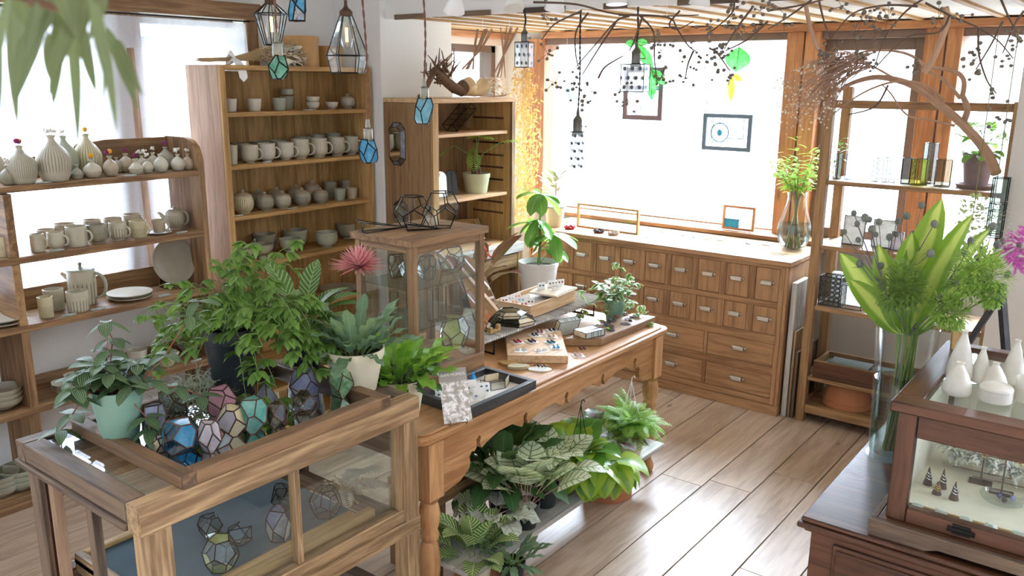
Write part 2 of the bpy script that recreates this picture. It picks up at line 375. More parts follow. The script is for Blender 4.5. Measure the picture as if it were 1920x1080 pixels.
# ------------------------------------------------------------------ light
w = bpy.data.worlds.new('sky'); SC.world = w; w.use_nodes = True; nt = w.node_tree; nt.nodes.clear()
tc = nt.nodes.new('ShaderNodeTexCoord'); sp = nt.nodes.new('ShaderNodeSeparateXYZ'); nt.links.new(tc.outputs['Generated'], sp.inputs[0])
ma = nt.nodes.new('ShaderNodeMath'); ma.operation = 'MULTIPLY_ADD'; ma.inputs[1].default_value = .9; nt.links.new(sp.outputs[1], ma.inputs[0])
mx = nt.nodes.new('ShaderNodeMath'); mx.operation = 'MULTIPLY_ADD'; mx.inputs[1].default_value = -.32; nt.links.new(sp.outputs[0], mx.inputs[0]); mx.inputs[2].default_value = .35
nt.links.new(mx.outputs[0], ma.inputs[2])
mr = nt.nodes.new('ShaderNodeMapRange'); mr.interpolation_type = 'SMOOTHSTEP'; nt.links.new(ma.outputs[0], mr.inputs[0]); mr.inputs[1].default_value = .1; mr.inputs[2].default_value = 1.15; mr.inputs[3].default_value = 0.0; mr.inputs[4].default_value = 75.0
el = nt.nodes.new('ShaderNodeMapRange'); el.interpolation_type = 'SMOOTHSTEP'; nt.links.new(sp.outputs[2], el.inputs[0]); el.inputs[1].default_value = .06; el.inputs[2].default_value = .5; el.inputs[3].default_value = .055; el.inputs[4].default_value = 1.0
me_ = nt.nodes.new('ShaderNodeMath'); me_.operation = 'MULTIPLY'; nt.links.new(el.outputs[0], me_.inputs[0])
ad_ = nt.nodes.new('ShaderNodeMath'); ad_.operation = 'ADD'; ad_.inputs[1].default_value = 1.0
bg = nt.nodes.new('ShaderNodeBackground'); bg.inputs[0].default_value = H('#d8e5fb'); nt.links.new(mr.outputs[0], me_.inputs[1]); nt.links.new(me_.outputs[0], ad_.inputs[0]); nt.links.new(ad_.outputs[0], bg.inputs[1])
wo = nt.nodes.new('ShaderNodeOutputWorld'); nt.links.new(bg.outputs[0], wo.inputs[0])
def area(name, loc, target, sx, sy, power, col='#fff6e8'):
    l = bpy.data.lights.new(name, 'AREA'); l.shape = 'RECTANGLE'; l.size = sx; l.size_y = sy; l.energy = power; l.color = H(col)[:3]
    o = bpy.data.objects.new(name, l); COL.objects.link(o); o.location = loc; o.rotation_euler = (V(target) - V(loc)).to_track_quat('-Z', 'Y').to_euler(); return o
def portal(name, loc, target, sx, sy):      # sampling portals of the windows (no light of their own)
    o = area(name, loc, target, sx, sy, 1); o.data.cycles.is_portal = True
portal('window_portal', (-2.2, 5.5, 1.55), (-2.2, 0, 1.55), 3.4, 1.2)
portal('left_window_portal', (-4.4, 1.65, 1.5), (0, 1.65, 1.5), 2.7, 1.4)
portal('corner_window_portal', (-4.4, 4.8, 1.55), (0, 4.8, 1.55), 1.0, 1.2)
portal('rear_opening_portal', (-1.1, -2.2, 1.3), (-1.1, 3, 1.3), 6.6, 2.5)
portal('right_opening_portal', (2.2, 1.2, 1.3), (-2, 1.2, 1.3), 6.6, 2.5)
vs = SC.view_settings; SC.display_settings.display_device = 'sRGB'; vs.view_transform = 'Standard'; vs.look = 'None'; vs.gamma = 1; vs.use_curve_mapping = False; vs.exposure = .48
SC.cycles.use_denoising = True; SC.cycles.max_bounces = 10; SC.cycles.transparent_max_bounces = 40; SC.cycles.diffuse_bounces = 4; SC.cycles.glossy_bounces = 4
SC.cycles.caustics_reflective = False; SC.cycles.caustics_refractive = False; SC.cycles.sample_clamp_indirect = 6
# ================================================================== FURNITURE
def turned_leg(top, sq, floor=0.0):
    h = top - floor
    prof = [(.0, 0), (.026, 0), (.034, .012), (.036, .025), (.03, .045), (.022, .06), (.02, .075), (.028, .13), (.036, .19), (.038, .23), (.032, .28), (.027, .295), (.034, .305), (.034, .318), (.028, .33), (.036, .355), (.039, .385), (.034, .41), (.028, .425), (.036, .435), (.036, .45)]
    k = (h - sq) / .45; return [(r, floor + z * k) for r, z in prof]
# --- long display table
t = thing('display_table', 'long honey pine table with turned legs and carved apron', 'table', (-2.22, 2.72, 0))
TX0, TX1, TY0, TY1 = -.44, .42, -.86, .89
mb = MB(); 
def rrect(x0, x1, y0, y1, r, n=6):
    return [(cx + r * cos(a + i * pi / 2 / n), cy + r * sin(a + i * pi / 2 / n)) for cx, cy, a in ((x1 - r, y1 - r, 0), (x0 + r, y1 - r, pi / 2), (x0 + r, y0 + r, pi), (x1 - r, y0 + r, 3 * pi / 2)) for i in range(n + 1)]
for ins, z0, z1 in ((.018, .712, .72), (.0, .72, .741), (.02, .741, .75)):
    mb.prism(rrect(TX0 + ins, TX1 - ins, TY0 + ins, TY1 - ins, .05), lambda a, b, t_: (a, b, t_), z0, z1, TABLE[1])
mb.build('tabletop', t, bevel=.006)
def apron(y0, y1, x, m):
    pts = [(y0, .712), (y1, .712), (y1, .60)]
    def side(s, y):   # scroll profile near an end
        q = [(0, .50), (.10, .515), (.15, .545), (.155, .57), (.15, .59), (.165, .605), (.18, .60)]
        return [(y + s * a, b) for a, b in q]
    L = y1 - y0; seq = side(1, y0)
    k = 5
    for i in range(k):
        c = y0 + .2 + (L - .4) * i / (k - 1)
        seq += [(c - .045, .612), (c - .02, .60), (c - .008, .615), (c - .012, .64), (c + .004, .655), (c + .016, .645), (c + .008, .625), (c + .02, .60), (c + .045, .612)]
        if i < k - 1: seq += [(c + .12, .632), (c + .2, .632)] if (L - .4) / (k - 1) > .25 else []
    seq += side(-1, y1)[::-1]
    pts = [(y0, .712)] + seq + [(y1, .712)]
    mb = MB(); mb.prism(pts, lambda a, b, t_: (t_, a, b), x - .011, x + .011, m); return mb
apron(TY0 + .12, TY1 - .1, TX1 - .035, TABLE[1]).build('apron', t, ang=30)
apron(TY0 + .12, TY1 - .1, TX0 + .035, TABLE[1]).build('apron', t, ang=30)
mb = MB(); mb.box((TX0 + .09, TY0 + .075, .6), (TX1 - .09, TY0 + .097, .712), TABLE); mb.build('apron', t, bevel=.002)
mb = MB(); mb.box((TX0 + .09, TY1 - .097, .6), (TX1 - .09, TY1 - .075, .712), TABLE); mb.build('apron', t, bevel=.002)
for x in (TX0 + .05, TX1 - .05):
    for y in (TY0 + .085, TY1 - .085):
        mb = MB(); mb.lathe(turned_leg(.712, .2), TABLE[2], (x, y, 0), 24); mb.box((x - .038, y - .038, .5), (x + .038, y + .038, .712), TABLE); mb.build('leg', t, bevel=.003)
# --- glass-topped vitrine in front
t = thing('vitrine_table', 'large weathered wooden vitrine with glass top and glass sides', 'display case', (-2.1, 1.3625, 0))
vx0, vx1, vy0, vy1 = -.32, .32, -.4725, .4725
mb = MB(); z0, z1 = .845, .92
mb.box((vx1 - .055, vy0, z0), (vx1, vy1, z1), PALE); mb.build('top_rail', t, bevel=.003)
mb = MB(); mb.box((vx0, vy0, z0), (vx0 + .05, vy1, z1), OLD); mb.build('top_rail', t, bevel=.003)
mb = MB(); mb.box((vx0 + .05, vy0, z0 + .02), (vx1 - .055, vy0 + .055, z1), OLD); mb.box((vx0 - .005, vy0 - .008, z0), (vx1 - .055, vy0 + .05, z0 + .018), OLD); mb.build('top_rail', t, bevel=.004)
mb = MB(); mb.box((vx0 + .05, vy1 - .05, z0), (vx1 - .055, vy1, z1), OLD); mb.build('top_rail', t, bevel=.003)
mb = MB(); mb.box((vx0 + .05, vy0 + .055, .907), (vx1 - .055, vy1 - .05, .914), GLASS); mb.build('glass_top', t, smooth=False)
for ix, x in enumerate((vx0 + .045, vx1 - .035)):
    for iy, y in enumerate((vy0 + .045, vy1 - .035)):
        mb = MB(); mb.box((x - .03, y - .03, 0), (x + .03, y + .03, z0 - .001), PALE if ix else OLD); mb.build('leg', t, bevel=.003)
mb = MB(); mb.box((vx1 - .06, vy0 + .075, .45), (vx1 - .004, vy1, .502), PALE); mb.box((vx1 - .05, vy0 + .075, .502), (vx1 - .012, vy1 - .065, .545), PALE); mb.build('bottom_rail', t, bevel=.003)
mb = MB(); mb.box((vx0 + .02, vy0 + .075, .45), (vx0 + .06, vy1 - .065, .5), OLD); mb.build('bottom_rail', t, bevel=.003)
for y in (vy1 - .055,):
    mb = MB(); mb.box((vx0 + .075, y, .45), (vx1 - .065, y + .035, .5), OLD); mb.build('bottom_rail', t, bevel=.003)
for a, b in (((vx1 - .05, vy1 - .085, .5455), (vx1 - .014, vy1 - .066, .8445)), ((vx1 - .048, vy0 + .46, .5455), (vx1 - .02, vy0 + .48, .8445)), ((vx1 - .05, vy0 + .0755, .5455), (vx1 - .014, vy0 + .088, .8445))): mb = MB(); mb.box(a, b, PALE); mb.build('sash_bar', t, bevel=.002)
mb = MB(); mb.box((vx1 - .036, vy0 + .08, .53), (vx1 - .032, vy1 - .07, .85), GLASS); mb.build('front_pane', t, smooth=False)
mb = MB(); mb.box((vx0 + .33, vy0 + .02, .1), (vx0 + .36, vy0 + .045, .86), OLD); mb.box((vx0 + .082, vy0 + .02, .1), (vx0 + .1, vy0 + .045, .86), WALN); mb.box((vx0 + .12, vy0 + .02, .1), (vx0 + .15, vy0 + .045, .86), PINK); mb.build('end_sash', t, bevel=.002)
mb = MB(); mb.box((vx0 + .08, vy1 - .022, .5), (vx1 - .07, vy1 - .018, .845), GLASS); mb.build('end_pane', t, smooth=False)
mb = MB(); mb.bar((vx0 + .04, vy1 - .04, .18), (vx1 - .04, vy1 - .04, .18), .05, .04, OLD[0]); mb.build('stretcher', t, bevel=.003)
# display board inside
t = thing('display_board', 'blue grey felt display board with pine edging inside the vitrine', 'board', (-2.1, 1.3, .5006))
FELT = plain('blue_grey_felt', '#53646a', .95, var=.18, scale=8)
mb = MB(); mb.box((-.235, -.33, .03), (.215, .36, .045), FELT); mb.build('felt_panel', t, smooth=False)
mb = MB(); mb.box((.216, -.325, .0), (.245, .40, .056), PINE); mb.box((.19, -.304, .0455), (.2155, .34, .058), PINE); mb.build('edge_strip', t, bevel=.003)
mb = MB(); mb.box((-.235, -.33, .0), (.2155, -.305, .06), PALE); mb.box((-.235, -.3045, .0455), (-.21, .36, .06), PINE); mb.build('edge_strip', t, bevel=.003)
TRAYW = wood('worn_brown_wood', '#54402e', '#8a6a4a', .5)
t = thing('mirror_tray', 'dark wooden tray framing a mirror, laid on the vitrine glass', 'tray', (-2.065, 1.3625, .92))
mb = MB(); tx0, tx1, ty0, ty1 = -.277, .28, -.353, .353
mb.box((tx0, ty0, 0), (tx1, ty0 + .04, .036), TRAYW); mb.box((tx0, ty1 - .04, 0), (tx1, ty1, .036), TRAYW); mb.box((tx1 - .045, ty0 + .04, 0), (tx1, ty1 - .04, .036), TRAYW); mb.box((tx0, ty0 + .04, 0), (tx0 + .04, ty1 - .04, .036), TRAYW)
mb.build('frame', t, bevel=.003); mb = MB(); mb.box((tx0 + .03, ty0 + .03, .002), (tx1 - .03, ty1 - .03, .01), MIRROR); mb.build('mirror', t, smooth=False)
# --- glass showcase on the table
t = thing('glass_showcase', 'oak framed glass showcase standing on the long table', 'display case', (-2.25, 2.345, .75))
sx0, sx1, sy0, sy1, sh = -.15, .15, -.205, .205, .59
mb = MB(); mb.box((sx0, sy0, 0), (sx1, sy1, .075), OAK); mb.build('base', t, bevel=.003)
mb = MB()
for i in range(4): mb.box((sx0 - .012 + i * .081, sy0 - .012, sh - .026), (sx0 - .0125 + (i + 1) * .081, sy1 + .012, sh), OAK)
mb.build('top', t, bevel=.002)
for x in (sx0, sx1 - .028):
    for y in (sy0, sy1 - .028):
        mb = MB(); mb.box((x, y, .075), (x + .028, y + .028, sh - .026), OAK); mb.build('post', t, bevel=.002)
mb = MB()
for y in (sy0 + .002, sy1 - .022): mb.box((sx0 + .028, y, sh - .052), (sx1 - .028, y + .02, sh - .026), OAK)
for x in (sx0 + .002, sx1 - .022): mb.box((x, sy0 + .028, sh - .055), (x + .02, sy1 - .028, sh - .026), OAK)
mb.build('rail', t, bevel=.002)
for z in (.24, .395):
    mb = MB(); mb.box((sx0 + .012, sy0 + .012, z), (sx1 - .012, sy1 - .012, z + .005), thin_glass('shelf_glass', '#eef7f3', .04, .35)); mb.build('glass_shelf', t, smooth=False)
for nm, a, b in (('pane', (sx1 - .012, sy0 + .03), (sx1 - .009, sy1 - .03)), ('pane', (sx0 + .009, sy0 + .03), (sx0 + .012, sy1 - .03)), ('pane', (sx0 + .03, sy0 + .009), (sx1 - .03, sy0 + .012))):
    mb = MB(); mb.box(a + (.078,), b + (sh - .05,), GLASS); mb.build(nm, t, smooth=False)
# --- low tier board on the table
t = thing('tier_shelf', 'bleached corrugated board on black wire legs at the back of the table', 'shelf', (-2.33, 3.11, .75))
mb = MB()
for i in range(60): mb.tube([(-.17, -.48 + i * .0162, .08), (.17, -.48 + i * .0162, .08)], .0085, GREYW[0], 6)
mb.build('board', t)
for y in (-.40, .40):
    mb = MB(); mb.tube([(-.15, y, .0), (-.15, y, .074), (.15, y, .074), (.15, y, 0)], .004, IRON); mb.tube([(-.15, y, .004), (.15, y, .004)], .004, IRON); mb.build('wire_leg', t)
# --- apothecary drawer cabinet
cx0, cx1, cy0, cy1 = -3.42, -1.6, 4.632, 5.19
t = thing('drawer_cabinet', 'long wooden cabinet of many small drawers under the window', 'cabinet', (cx0, cy0, 0))
W_ = cx1 - cx0; D_ = cy1 - cy0
mb = MB(); mb.box((-.02, -.012, .89), (W_ + .008, D_, .92), CAB); mb.build('countertop', t, bevel=.005)
mb = MB(); mb.box((W_ - .022, .0, .0), (W_, D_, .89), CAB); mb.build('side_panel', t, bevel=.003)
mb = MB(); mb.box((0, .0, .0), (.022, D_, .89), CAB); mb.build('side_panel', t, bevel=.003)
mb = MB(); mb.box((.022, .06, .0), (W_ - .022, .08, .89), CAB); mb.build('inner_panel', t, smooth=False)
mb = MB(); 
rows = [(.676, .872), (.48, .643), (.288, .429), (.096, .241)]
zb = [.06, .096, .241, .288, .429, .48, .643, .676, .872, .89]
for a, b in zip(zb[0::2], zb[1::2]): mb.box((.022, 0, a), (W_ - .022, .06, b), CAB)
mb.box((-.004, -.008, 0), (W_ + .004, .06, .058), CAB)
xs_s = [-1.65 - .18 * i for i in range(10)]; xs_b = [-1.65 - .435 * i for i in range(5)]
fr = [(x, x - .142) for x in xs_s]; frb = [(x, x - .415) for x in xs_b[:4]]
mb.box((fr[0][0] - cx0, -.0012, .06), (W_ - .022, .055, .89), CAB)
for k in range(9): 
    a, b = fr[k + 1][0] - cx0, fr[k][1] - cx0; mb.box((a, .0008, .6762), (b, .058, .8718), CAB); mb.box((a, .0008, .4802), (b, .058, .6428), CAB)
for k in range(3):
    a, b = frb[k + 1][0] - cx0, frb[k][1] - cx0; mb.box((a, .0008, .2882), (b, .058, .4288), CAB); mb.box((a, .0008, .0962), (b, .058, .2408), CAB)
mb.build('face_frame', t, bevel=.0015)
def pull(x, z):
    mb = MB(); vs = []
    prof = [(0, .012), (-.012, .011), (-.019, .004), (-.02, -.008), (-.017, -.012)]
    for xx in (-.031, .031): vs += [(x + xx, -.0 + a, z + b) for a, b in prof] + [(x + xx, -.0 + a * .8, z + b - .003) for a, b in prof[::-1]]
    k = 10; mb.add(vs, [(i, (i + 1) % k, k + (i + 1) % k, k + i) for i in range(k)] + [tuple(range(k))[::-1], tuple(range(k, 2 * k))], STEEL)
    for xx in (-.038, .038): mb.ball((x + xx, -.003, z + .002), .008, STEEL, 8)
    return mb
for ri, (z0, z1) in enumerate(rows):
    for a, b in (fr if ri < 2 else frb):
        mb = MB(); xa, xb = b - cx0 + .002, a - cx0 - .002
        if xa < .024: xa = .024
        if xb - xa < .05: continue
        mb.box((xa, .004, z0 + .002), (xb, .05, z1 - .002), CAB); d = mb.build('drawer', t, bevel=.002)
        k = pull((xa + xb) / 2, z0 + (z1 - z0) * .56).build('handle', d); k['label'] = 'brushed steel cup pull'
# --- open shelf at the right (by the window)
t = thing('wooden_rack', 'open oak rack of tall posts and shelves right of the cabinet', 'shelf', (-1.5, 4.65, 0))
for x, y, h in ((0, 0, 1.885), (.88, 0, 1.82), (0, .30, 1.88), (.88, .30, 1.82)):
    mb = MB(); mb.box((x, y, 0), (x + .05, y + .05, h), SHELFW); mb.build('post', t, bevel=.003)
for z, th in ((1.39, .024), (1.035, .022), (.69, .024), (.275, .022), (.105, .05)):
    mb = MB(); mb.box((.05, .004, z - th), (.88, .346, z), SHELFW); mb.box((.01, .05, z - th), (.049, .3, z - .001), SHELFW); mb.build('shelf', t, bevel=.002)
mb = MB(); mb.box((.05, .005, 1.772), (.88, .035, 1.812), SHELFW); mb.build('crossbar', t, bevel=.002)
# --- left wall shelf
SX = -3.85; SB = -4.145
t = thing('window_shelf', 'low oak shelf unit standing in front of the curtained left window', 'shelf', (SX, 0, 0))
B1, B2, B3, B4 = 1.445, 1.141, .838, .46
dx = SB - SX
for z, th in ((B1, .026), (B2, .03), (B3, .03), (B4, .032)):
    mb = MB(); mb.box((dx, .2, z - th), (0, 2.42, z), SHELFW); mb.build('shelf', t, bevel=.002)
mb = MB(); mb.box((dx, .2, 0), (0, 2.42, .06), SHELFW); mb.build('plinth', t, bevel=.002)
for y, zs in ((1.50, ((.06, B4), (B4, B3), (B3, B2), (B2, B1))), (.35, ((.06, B4), (B4, B3), (B3, B2), (B2, B1)))):
    mb = MB()
    for a, b in zs: mb.box((dx, y, a), (-.003, y + .034, b - .031), SHELFW)
    mb.build('divider', t, bevel=.002)
mb = MB(); prof = [(dx, 0), (0, 0), (0, 1.50), (-.02, 1.555), (-.06, 1.59), (-.12, 1.605), (dx, 1.605)]
mb.prism(prof, lambda a, b, t_: (a, t_, b), 2.421, 2.452, SHELFW[2]); mb.build('end_panel', t, bevel=.002)
mb = MB(); mb.prism([(.2, B1), (2.42, B1), (2.42, 1.6), (2.1, 1.6), (1.96, 1.585), (1.9, 1.54), (.2, 1.545)], lambda a, b, t_: (t_, a, b), dx, dx + .018, OAK[1]); mb.box((dx, .2, B3), (dx + .018, 2.42, B3 + .1), OAK); mb.box((dx, .2, B4), (dx + .018, 2.42, B4 + .05), OAK); mb.build('back_board', t, bevel=.002)
# --- tall pine case
TX = -3.88; TB = -4.165; T0, T1 = 2.585, 3.615; TZ = [1.963, 1.723, 1.45, 1.18, .91, .6]
t = thing('pine_bookcase', 'tall golden pine case of open shelves full of stoneware', 'shelf', (TX, T0, 0))
d = TB - TX; L = T1 - T0
mb = MB(); mb.box((d, 0, 0), (0, .028, 1.963), PINK); mb.box((0.0005, .0, 0), (.022, .03, 1.963), PINE); mb.build('side_panel', t, bevel=.002)
mb = MB(); mb.box((d, L - .028, 0), (.02, L, 1.963), PINE); mb.build('side_panel', t, bevel=.002)
mb = MB(); mb.box((d, .0281, 1.937), (.02, L - .0281, 1.963), PINE); mb.build('top_board', t, bevel=.002)
for z in TZ[1:] + [.3, .08]:
    mb = MB(); mb.box((d + .018, .0285, z - .022), (0, L - .0285, z), PINE); mb.build('shelf', t, bevel=.002)
mb = MB()
for i in range(6): mb.box((d, .0285 + i * .1622, 0), (d + .016, .0285 + (i + 1) * .1622 - .002, 1.936), PINE)
mb.build('back_board', t, bevel=.001)
# --- second shelf on the pillar
QX = -3.41; QB = -3.79; Q0, Q1 = 3.645, 4.43; QT = 1.79
t = thing('deep_bookcase', 'deep pine shelf with slotted sides beside the white pillar', 'shelf', (QX, Q0, 0))
d = QB - QX; L = Q1 - Q0
mb = MB(); mb.box((d, 0, 0), (0, .024, QT - .026), OAK); mb.box((0.0005, 0, 0), (.02, .05, QT - .026), PINE); mb.build('side_panel', t, bevel=.002)
mb = MB(); mb.box((d, L - .024, 0), (0, L, QT - .026), PINE); mb.box((.0005, L - .035, 0), (.02, L, QT - .026), PALE); mb.build('side_panel', t, bevel=.002)
mb = MB()
for z in (1.66, 1.5, 1.42, 1.34, 1.26, 1.11, 1.04): mb.box((d + .06, L - .0265, z - .008), (-.06, L - .024, z + .004), WALN)
mb.build('slot_strip', t, smooth=False)
mb = MB(); mb.box((d, 0, QT - .025), (.024, L, QT), BOARD); mb.build('top_board', t, bevel=.002)
QS = (1.585, 1.19, .86)
for z in QS:
    mb = MB(); mb.box((d + .012, .0245, z - .02), (0, L - .06, z), BOARD); mb.build('shelf', t, bevel=.002)
mb = MB()
for i in range(5): mb.box((d, .0245 + i * .147, 0), (d + .011, .0245 + (i + 1) * .147 - .001, QT - .026), OAK)
mb.build('back_board', t, smooth=False)
mb = MB(); mb.box((.021, .0, .80), (.10, L, .86), GREYW); mb.box((.021, .0, .0), (.09, .05, .8), PALE); mb.box((.021, L - .05, 0), (.09, L, .8), PALE); mb.box((.021, .051, .70), (.085, L - .051, .79), PALE); mb.build('lower_frame', t, bevel=.003)
# --- dark chest and glazed box at the right
t = thing('dark_chest', 'dark walnut chest of drawers in the near right corner', 'chest', (-.6, 2.08, 0))
CZ = .8
mb = MB()
mb.prism([(0, 0), (.018, -.02), (.03, -.024), (.03, -.03), (0, -.03)], lambda a, b, t_: (0, 0, 0), 0, 0, WALN[0]) if 0 else None
mb.box((-.022, -.022, CZ - .014), (1.0, .9, CZ), WALN); mb.box((-.03, -.03, CZ - .03), (1.0, .9, CZ - .0145), WALN); mb.box((-.015, -.015, CZ - .042), (1.0, .9, CZ - .0305), WALN); mb.build('top', t, bevel=.004)
mb = MB(); mb.box((0, 0, .0), (1.0, .88, CZ - .0425), WALN); mb.build('body', t, bevel=.003)
mb = MB(); mb.box((-.008, -.014, .545), (1.0, -.0005, .56), WALN); mb.build('moulding', t, bevel=.003)
for z0, z1 in ((.575, .74), (.38, .53), (.1, .36)):
    mb = MB(); mb.box((.06, -.008, z0), (.94, -.0006, z1), WALN); mb.box((.07, -.014, z0 + .012), (.93, -.0085, z1 - .012), WALN); d = mb.build('drawer', t, bevel=.003)
    for xx in (.24, .72):
        h = MB(); h.box((xx - .035, -.018, (z0 + z1) / 2 - .03), (xx + .035, -.0145, (z0 + z1) / 2 + .03), COPPER); h.tube([(xx - .03, -.018, (z0 + z1) / 2 + .005), (xx - .03, -.035, (z0 + z1) / 2 - .01), (xx + .03, -.035, (z0 + z1) / 2 - .01), (xx + .03, -.018, (z0 + z1) / 2 + .005)], .004, COPPER); h.build('handle', d)['label'] = 'dark metal drop handle'
t = thing('glazed_box', 'dark wooden jewellery case with glass lid and sloping front window on the chest', 'display case', (-.43, 2.10, .8))
def bx(a, b, m, nm, bev=.003): mb = MB(); mb.box(a, b, m); return mb.build(nm, t, bevel=bev)
mb = MB(); mb.prism([(-.03, .0), (.1, .0), (.13, .012), (.3, .012), (.33, 0), (.42, .0), (.45, .01), (.9, .01), (.9, .045), (-.03, .045)], lambda a, b, t_: (a, t_, b), -.03, -.015, OLD[0]); mb.box((-.03, -.0145, .0), (-.015, .64, .045), OLD); mb.box((-.014, -.0145, .03), (.9, .64, .045), WALN); mb.build('base', t, bevel=.002)
bx((.0, .0, .0455), (.045, .03, .33), WALN, 'post'); bx((.85, .0, .0455), (.9, .03, .33), WALN, 'post'); bx((0, .57, .0455), (.03, .6, .33), WALN, 'post')
bx((.0455, .0, .0455), (.8495, .028, .085), WALN, 'front_rail'); bx((.0455, .0, .27), (.8495, .028, .33), WALN, 'front_rail')
bx((.0, .031, .0455), (.012, .569, .33), WALN, 'side_panel'); bx((.031, .588, .0455), (.9, .6, .33), WALN, 'back_panel')
mb = MB(); mb.box((-.016, -.02, .331), (.9, .045, .358), WALN); mb.box((-.016, .0455, .331), (.045, .615, .358), WALN); mb.box((.0455, .57, .331), (.9, .615, .358), WALN); mb.build('lid_frame', t, bevel=.004)
mb = MB(); mb.box((.046, .046, .345), (.9, .569, .35), GLASS); mb.build('glass_lid', t, smooth=False)
mb = MB(); mb.box((.046, .012, .086), (.849, .015, .269), GLASS); mb.build('front_pane', t, smooth=False)
mb = MB(); mb.box((.013, .03, .046), (.9, .587, .06), plain('cream_lining', '#d9d3bf', .9)); mb.box((.013, .58, .06), (.9, .587, .33), mb.mats[0]); mb.box((.0125, .031, .06), (.016, .58, .33), mb.mats[0]); mb.build('lining', t, smooth=False)
mb = MB(); mb.tube([(.14, -.004, .066), (.2, -.004, .066)], .006, IRON); mb.box((.15, -.003, .055), (.19, .0, .08), IRON); mb.build('hinge', t)
# ================================================================== STONEWARE
def glaze(name, base, ribs=0, v0=.1, v1=.6, groove='#6d5c46', rough=.32, speck=.5):
    t = NT(name); o = t.obj(); n = t.noise(o, 22, 4); c = H(base)
    col = t.mix(n, tuple(x * .82 for x in c[:3]) + (1,), tuple(min(1, x * 1.1) for x in c[:3]) + (1,))
    h = n
    u, v = t.uv()
    if ribs:
        s = t.math('SINE', t.math('MULTIPLY', u, ribs * 2 * pi)); m = t.math('MULTIPLY', t.smooth(v, v0, v0 + .03), t.math('SUBTRACT', 1.0, t.smooth(v, v1 - .03, v1)))
        k = t.math('MULTIPLY', t.smooth(s, .35, .95), m); col = t.mix(t.math('MULTIPLY', k, .75), col, H(groove)); h = t.math('SUBTRACT', n, t.math('MULTIPLY', k, 2.0))
    sp = t.smooth(t.noise(o, 160, 2), .68, .74); col = t.mix(t.math('MULTIPLY', sp, speck), col, H('#5b4a38'))
    return t.done(t.bsdf(col, rough, 0, .5, bump=h, bs=.35, bd=.0015))
G = {'plain': glaze('cream_glaze', '#c3bba3'), 'white': glaze('white_glaze', '#d0c9b6', speck=.3), 'grey': glaze('grey_glaze', '#a29c88'), 'celadon': glaze('celadon_glaze', '#a9ac95', speck=.2),
     'rib': glaze('ribbed_glaze', '#bfb7a0', 34, .12, .42), 'ribfine': glaze('fine_ribbed_glaze', '#b9b29c', 46, .1, .42), 'ribwide': glaze('wide_ribbed_glaze', '#c4bca2', 20, .1, .45), 'ribgrey': glaze('grey_ribbed_glaze', '#9d9883', 40, .12, .4),
     'ribyel': glaze('straw_ribbed_glaze', '#cbc29c', 30, .1, .45), 'warm': glaze('warm_glaze', '#b7a88e')}
RIMC = plain('bare_rim_clay', '#8a7460', .7)
def vessel(outer, th=.004, bottom=.006):
    inn = []
    for r, z in outer[::-1]:
        if r - th > 0 and z > bottom: inn.append((r - th, z if z < outer[-1][1] - 1e-6 else z - .0012))
    inn[0] = (outer[-1][0] - th * .6, outer[-1][1] + .0012)
    return [(1e-4, 0)] + outer + inn + [(1e-4, bottom)]
def mug_prof(w, h, st):
    r = w / 2
    return {'cyl': [(r * .9, 0), (r * .94, h * .05), (r, h * .5), (r, h)], 'taper': [(r * .74, 0), (r * .8, h * .08), (r * .92, h * .6), (r, h)],
            'belly': [(r * .6, 0), (r * .62, h * .06), (r * .9, h * .2), (r * 1.02, h * .42), (r * .98, h * .72), (r * .96, h)], 'foot': [(r * .5, 0), (r * .52, h * .07), (r * .82, h * .16), (r, h * .42), (r * .98, h * .8), (r * 1.0, h)],
            'bowl': [(r * .46, 0), (r * .46, h * .1), (r * .7, h * .22), (r * .92, h * .55), (r, h)], 'ped': [(r * .44, 0), (r * .36, h * .18), (r * .4, h * .28), (r * .8, h * .45), (r * .97, h * .75), (r, h)],
            'pot': [(r * .58, 0), (r * .6, h * .05), (r * .92, h * .25), (r, h * .5), (r * .9, h * .75), (r * .72, h * .85)],
            'vase': [(r * .66, 0), (r * .74, h * .02), (r * .92, h * .2), (r, h * .42), (r * .96, h * .54), (r * .7, h * .7), (r * .36, h * .82), (r * .22, h * .89), (r * .2, h * .94), (r * .28, h)],
            'ball': [(r * .5, 0), (r * .72, h * .06), (r * .98, h * .3), (r, h * .45), (r * .8, h * .65), (r * .42, h * .79), (r * .26, h * .85), (r * .24, h * .92), (r * .36, h)],
            'squat': [(r * .72, 0), (r * .8, h * .05), (r, h * .34), (r * .98, h * .42), (r * .6, h * .62), (r * .3, h * .76), (r * .28, h * .86), (r * .4, h)]}[st]
def dense(p, k=4):
    out = [p[0]]
    for i in range(len(p) - 1):
        p0, p1, p2, p3 = p[max(i - 1, 0)], p[i], p[i + 1], p[min(i + 2, len(p) - 1)]
        for j in range(1, k + 1):
            t = j / k; f = lambda a, b, c, d: .5 * (2 * b + (c - a) * t + (2 * a - 5 * b + 4 * c - d) * t * t + (3 * b - a - 3 * c + d) * t ** 3)
            out.append((max(1e-4, f(p0[0], p1[0], p2[0], p3[0])), max(p[0][1], f(p0[1], p1[1], p2[1], p3[1]))))
    return out
def handle_mesh(h, r, z0, z1, out, m, th=.0045):
    mb = MB(); pts = []
    for i in range(11):
        a = pi / 2 - pi * i / 10; pts.append((r - .003 + out * cos(a) ** .8 if cos(a) > 0 else r - .003, 0, (z0 + z1) / 2 + (z1 - z0) / 2 * sin(a)))
    mb.tube(pts, [th * (1.15 - .35 * i / 10) for i in range(11)], m, 8); return mb
def pot_body(name, st, w, h, gl, parent=None, n=36):
    mb = MB(); pr = dense(mug_prof(w, h, st), 3); mb.lathe(vessel(pr), G[gl], n=n); return mb.build(name, parent, ang=60)
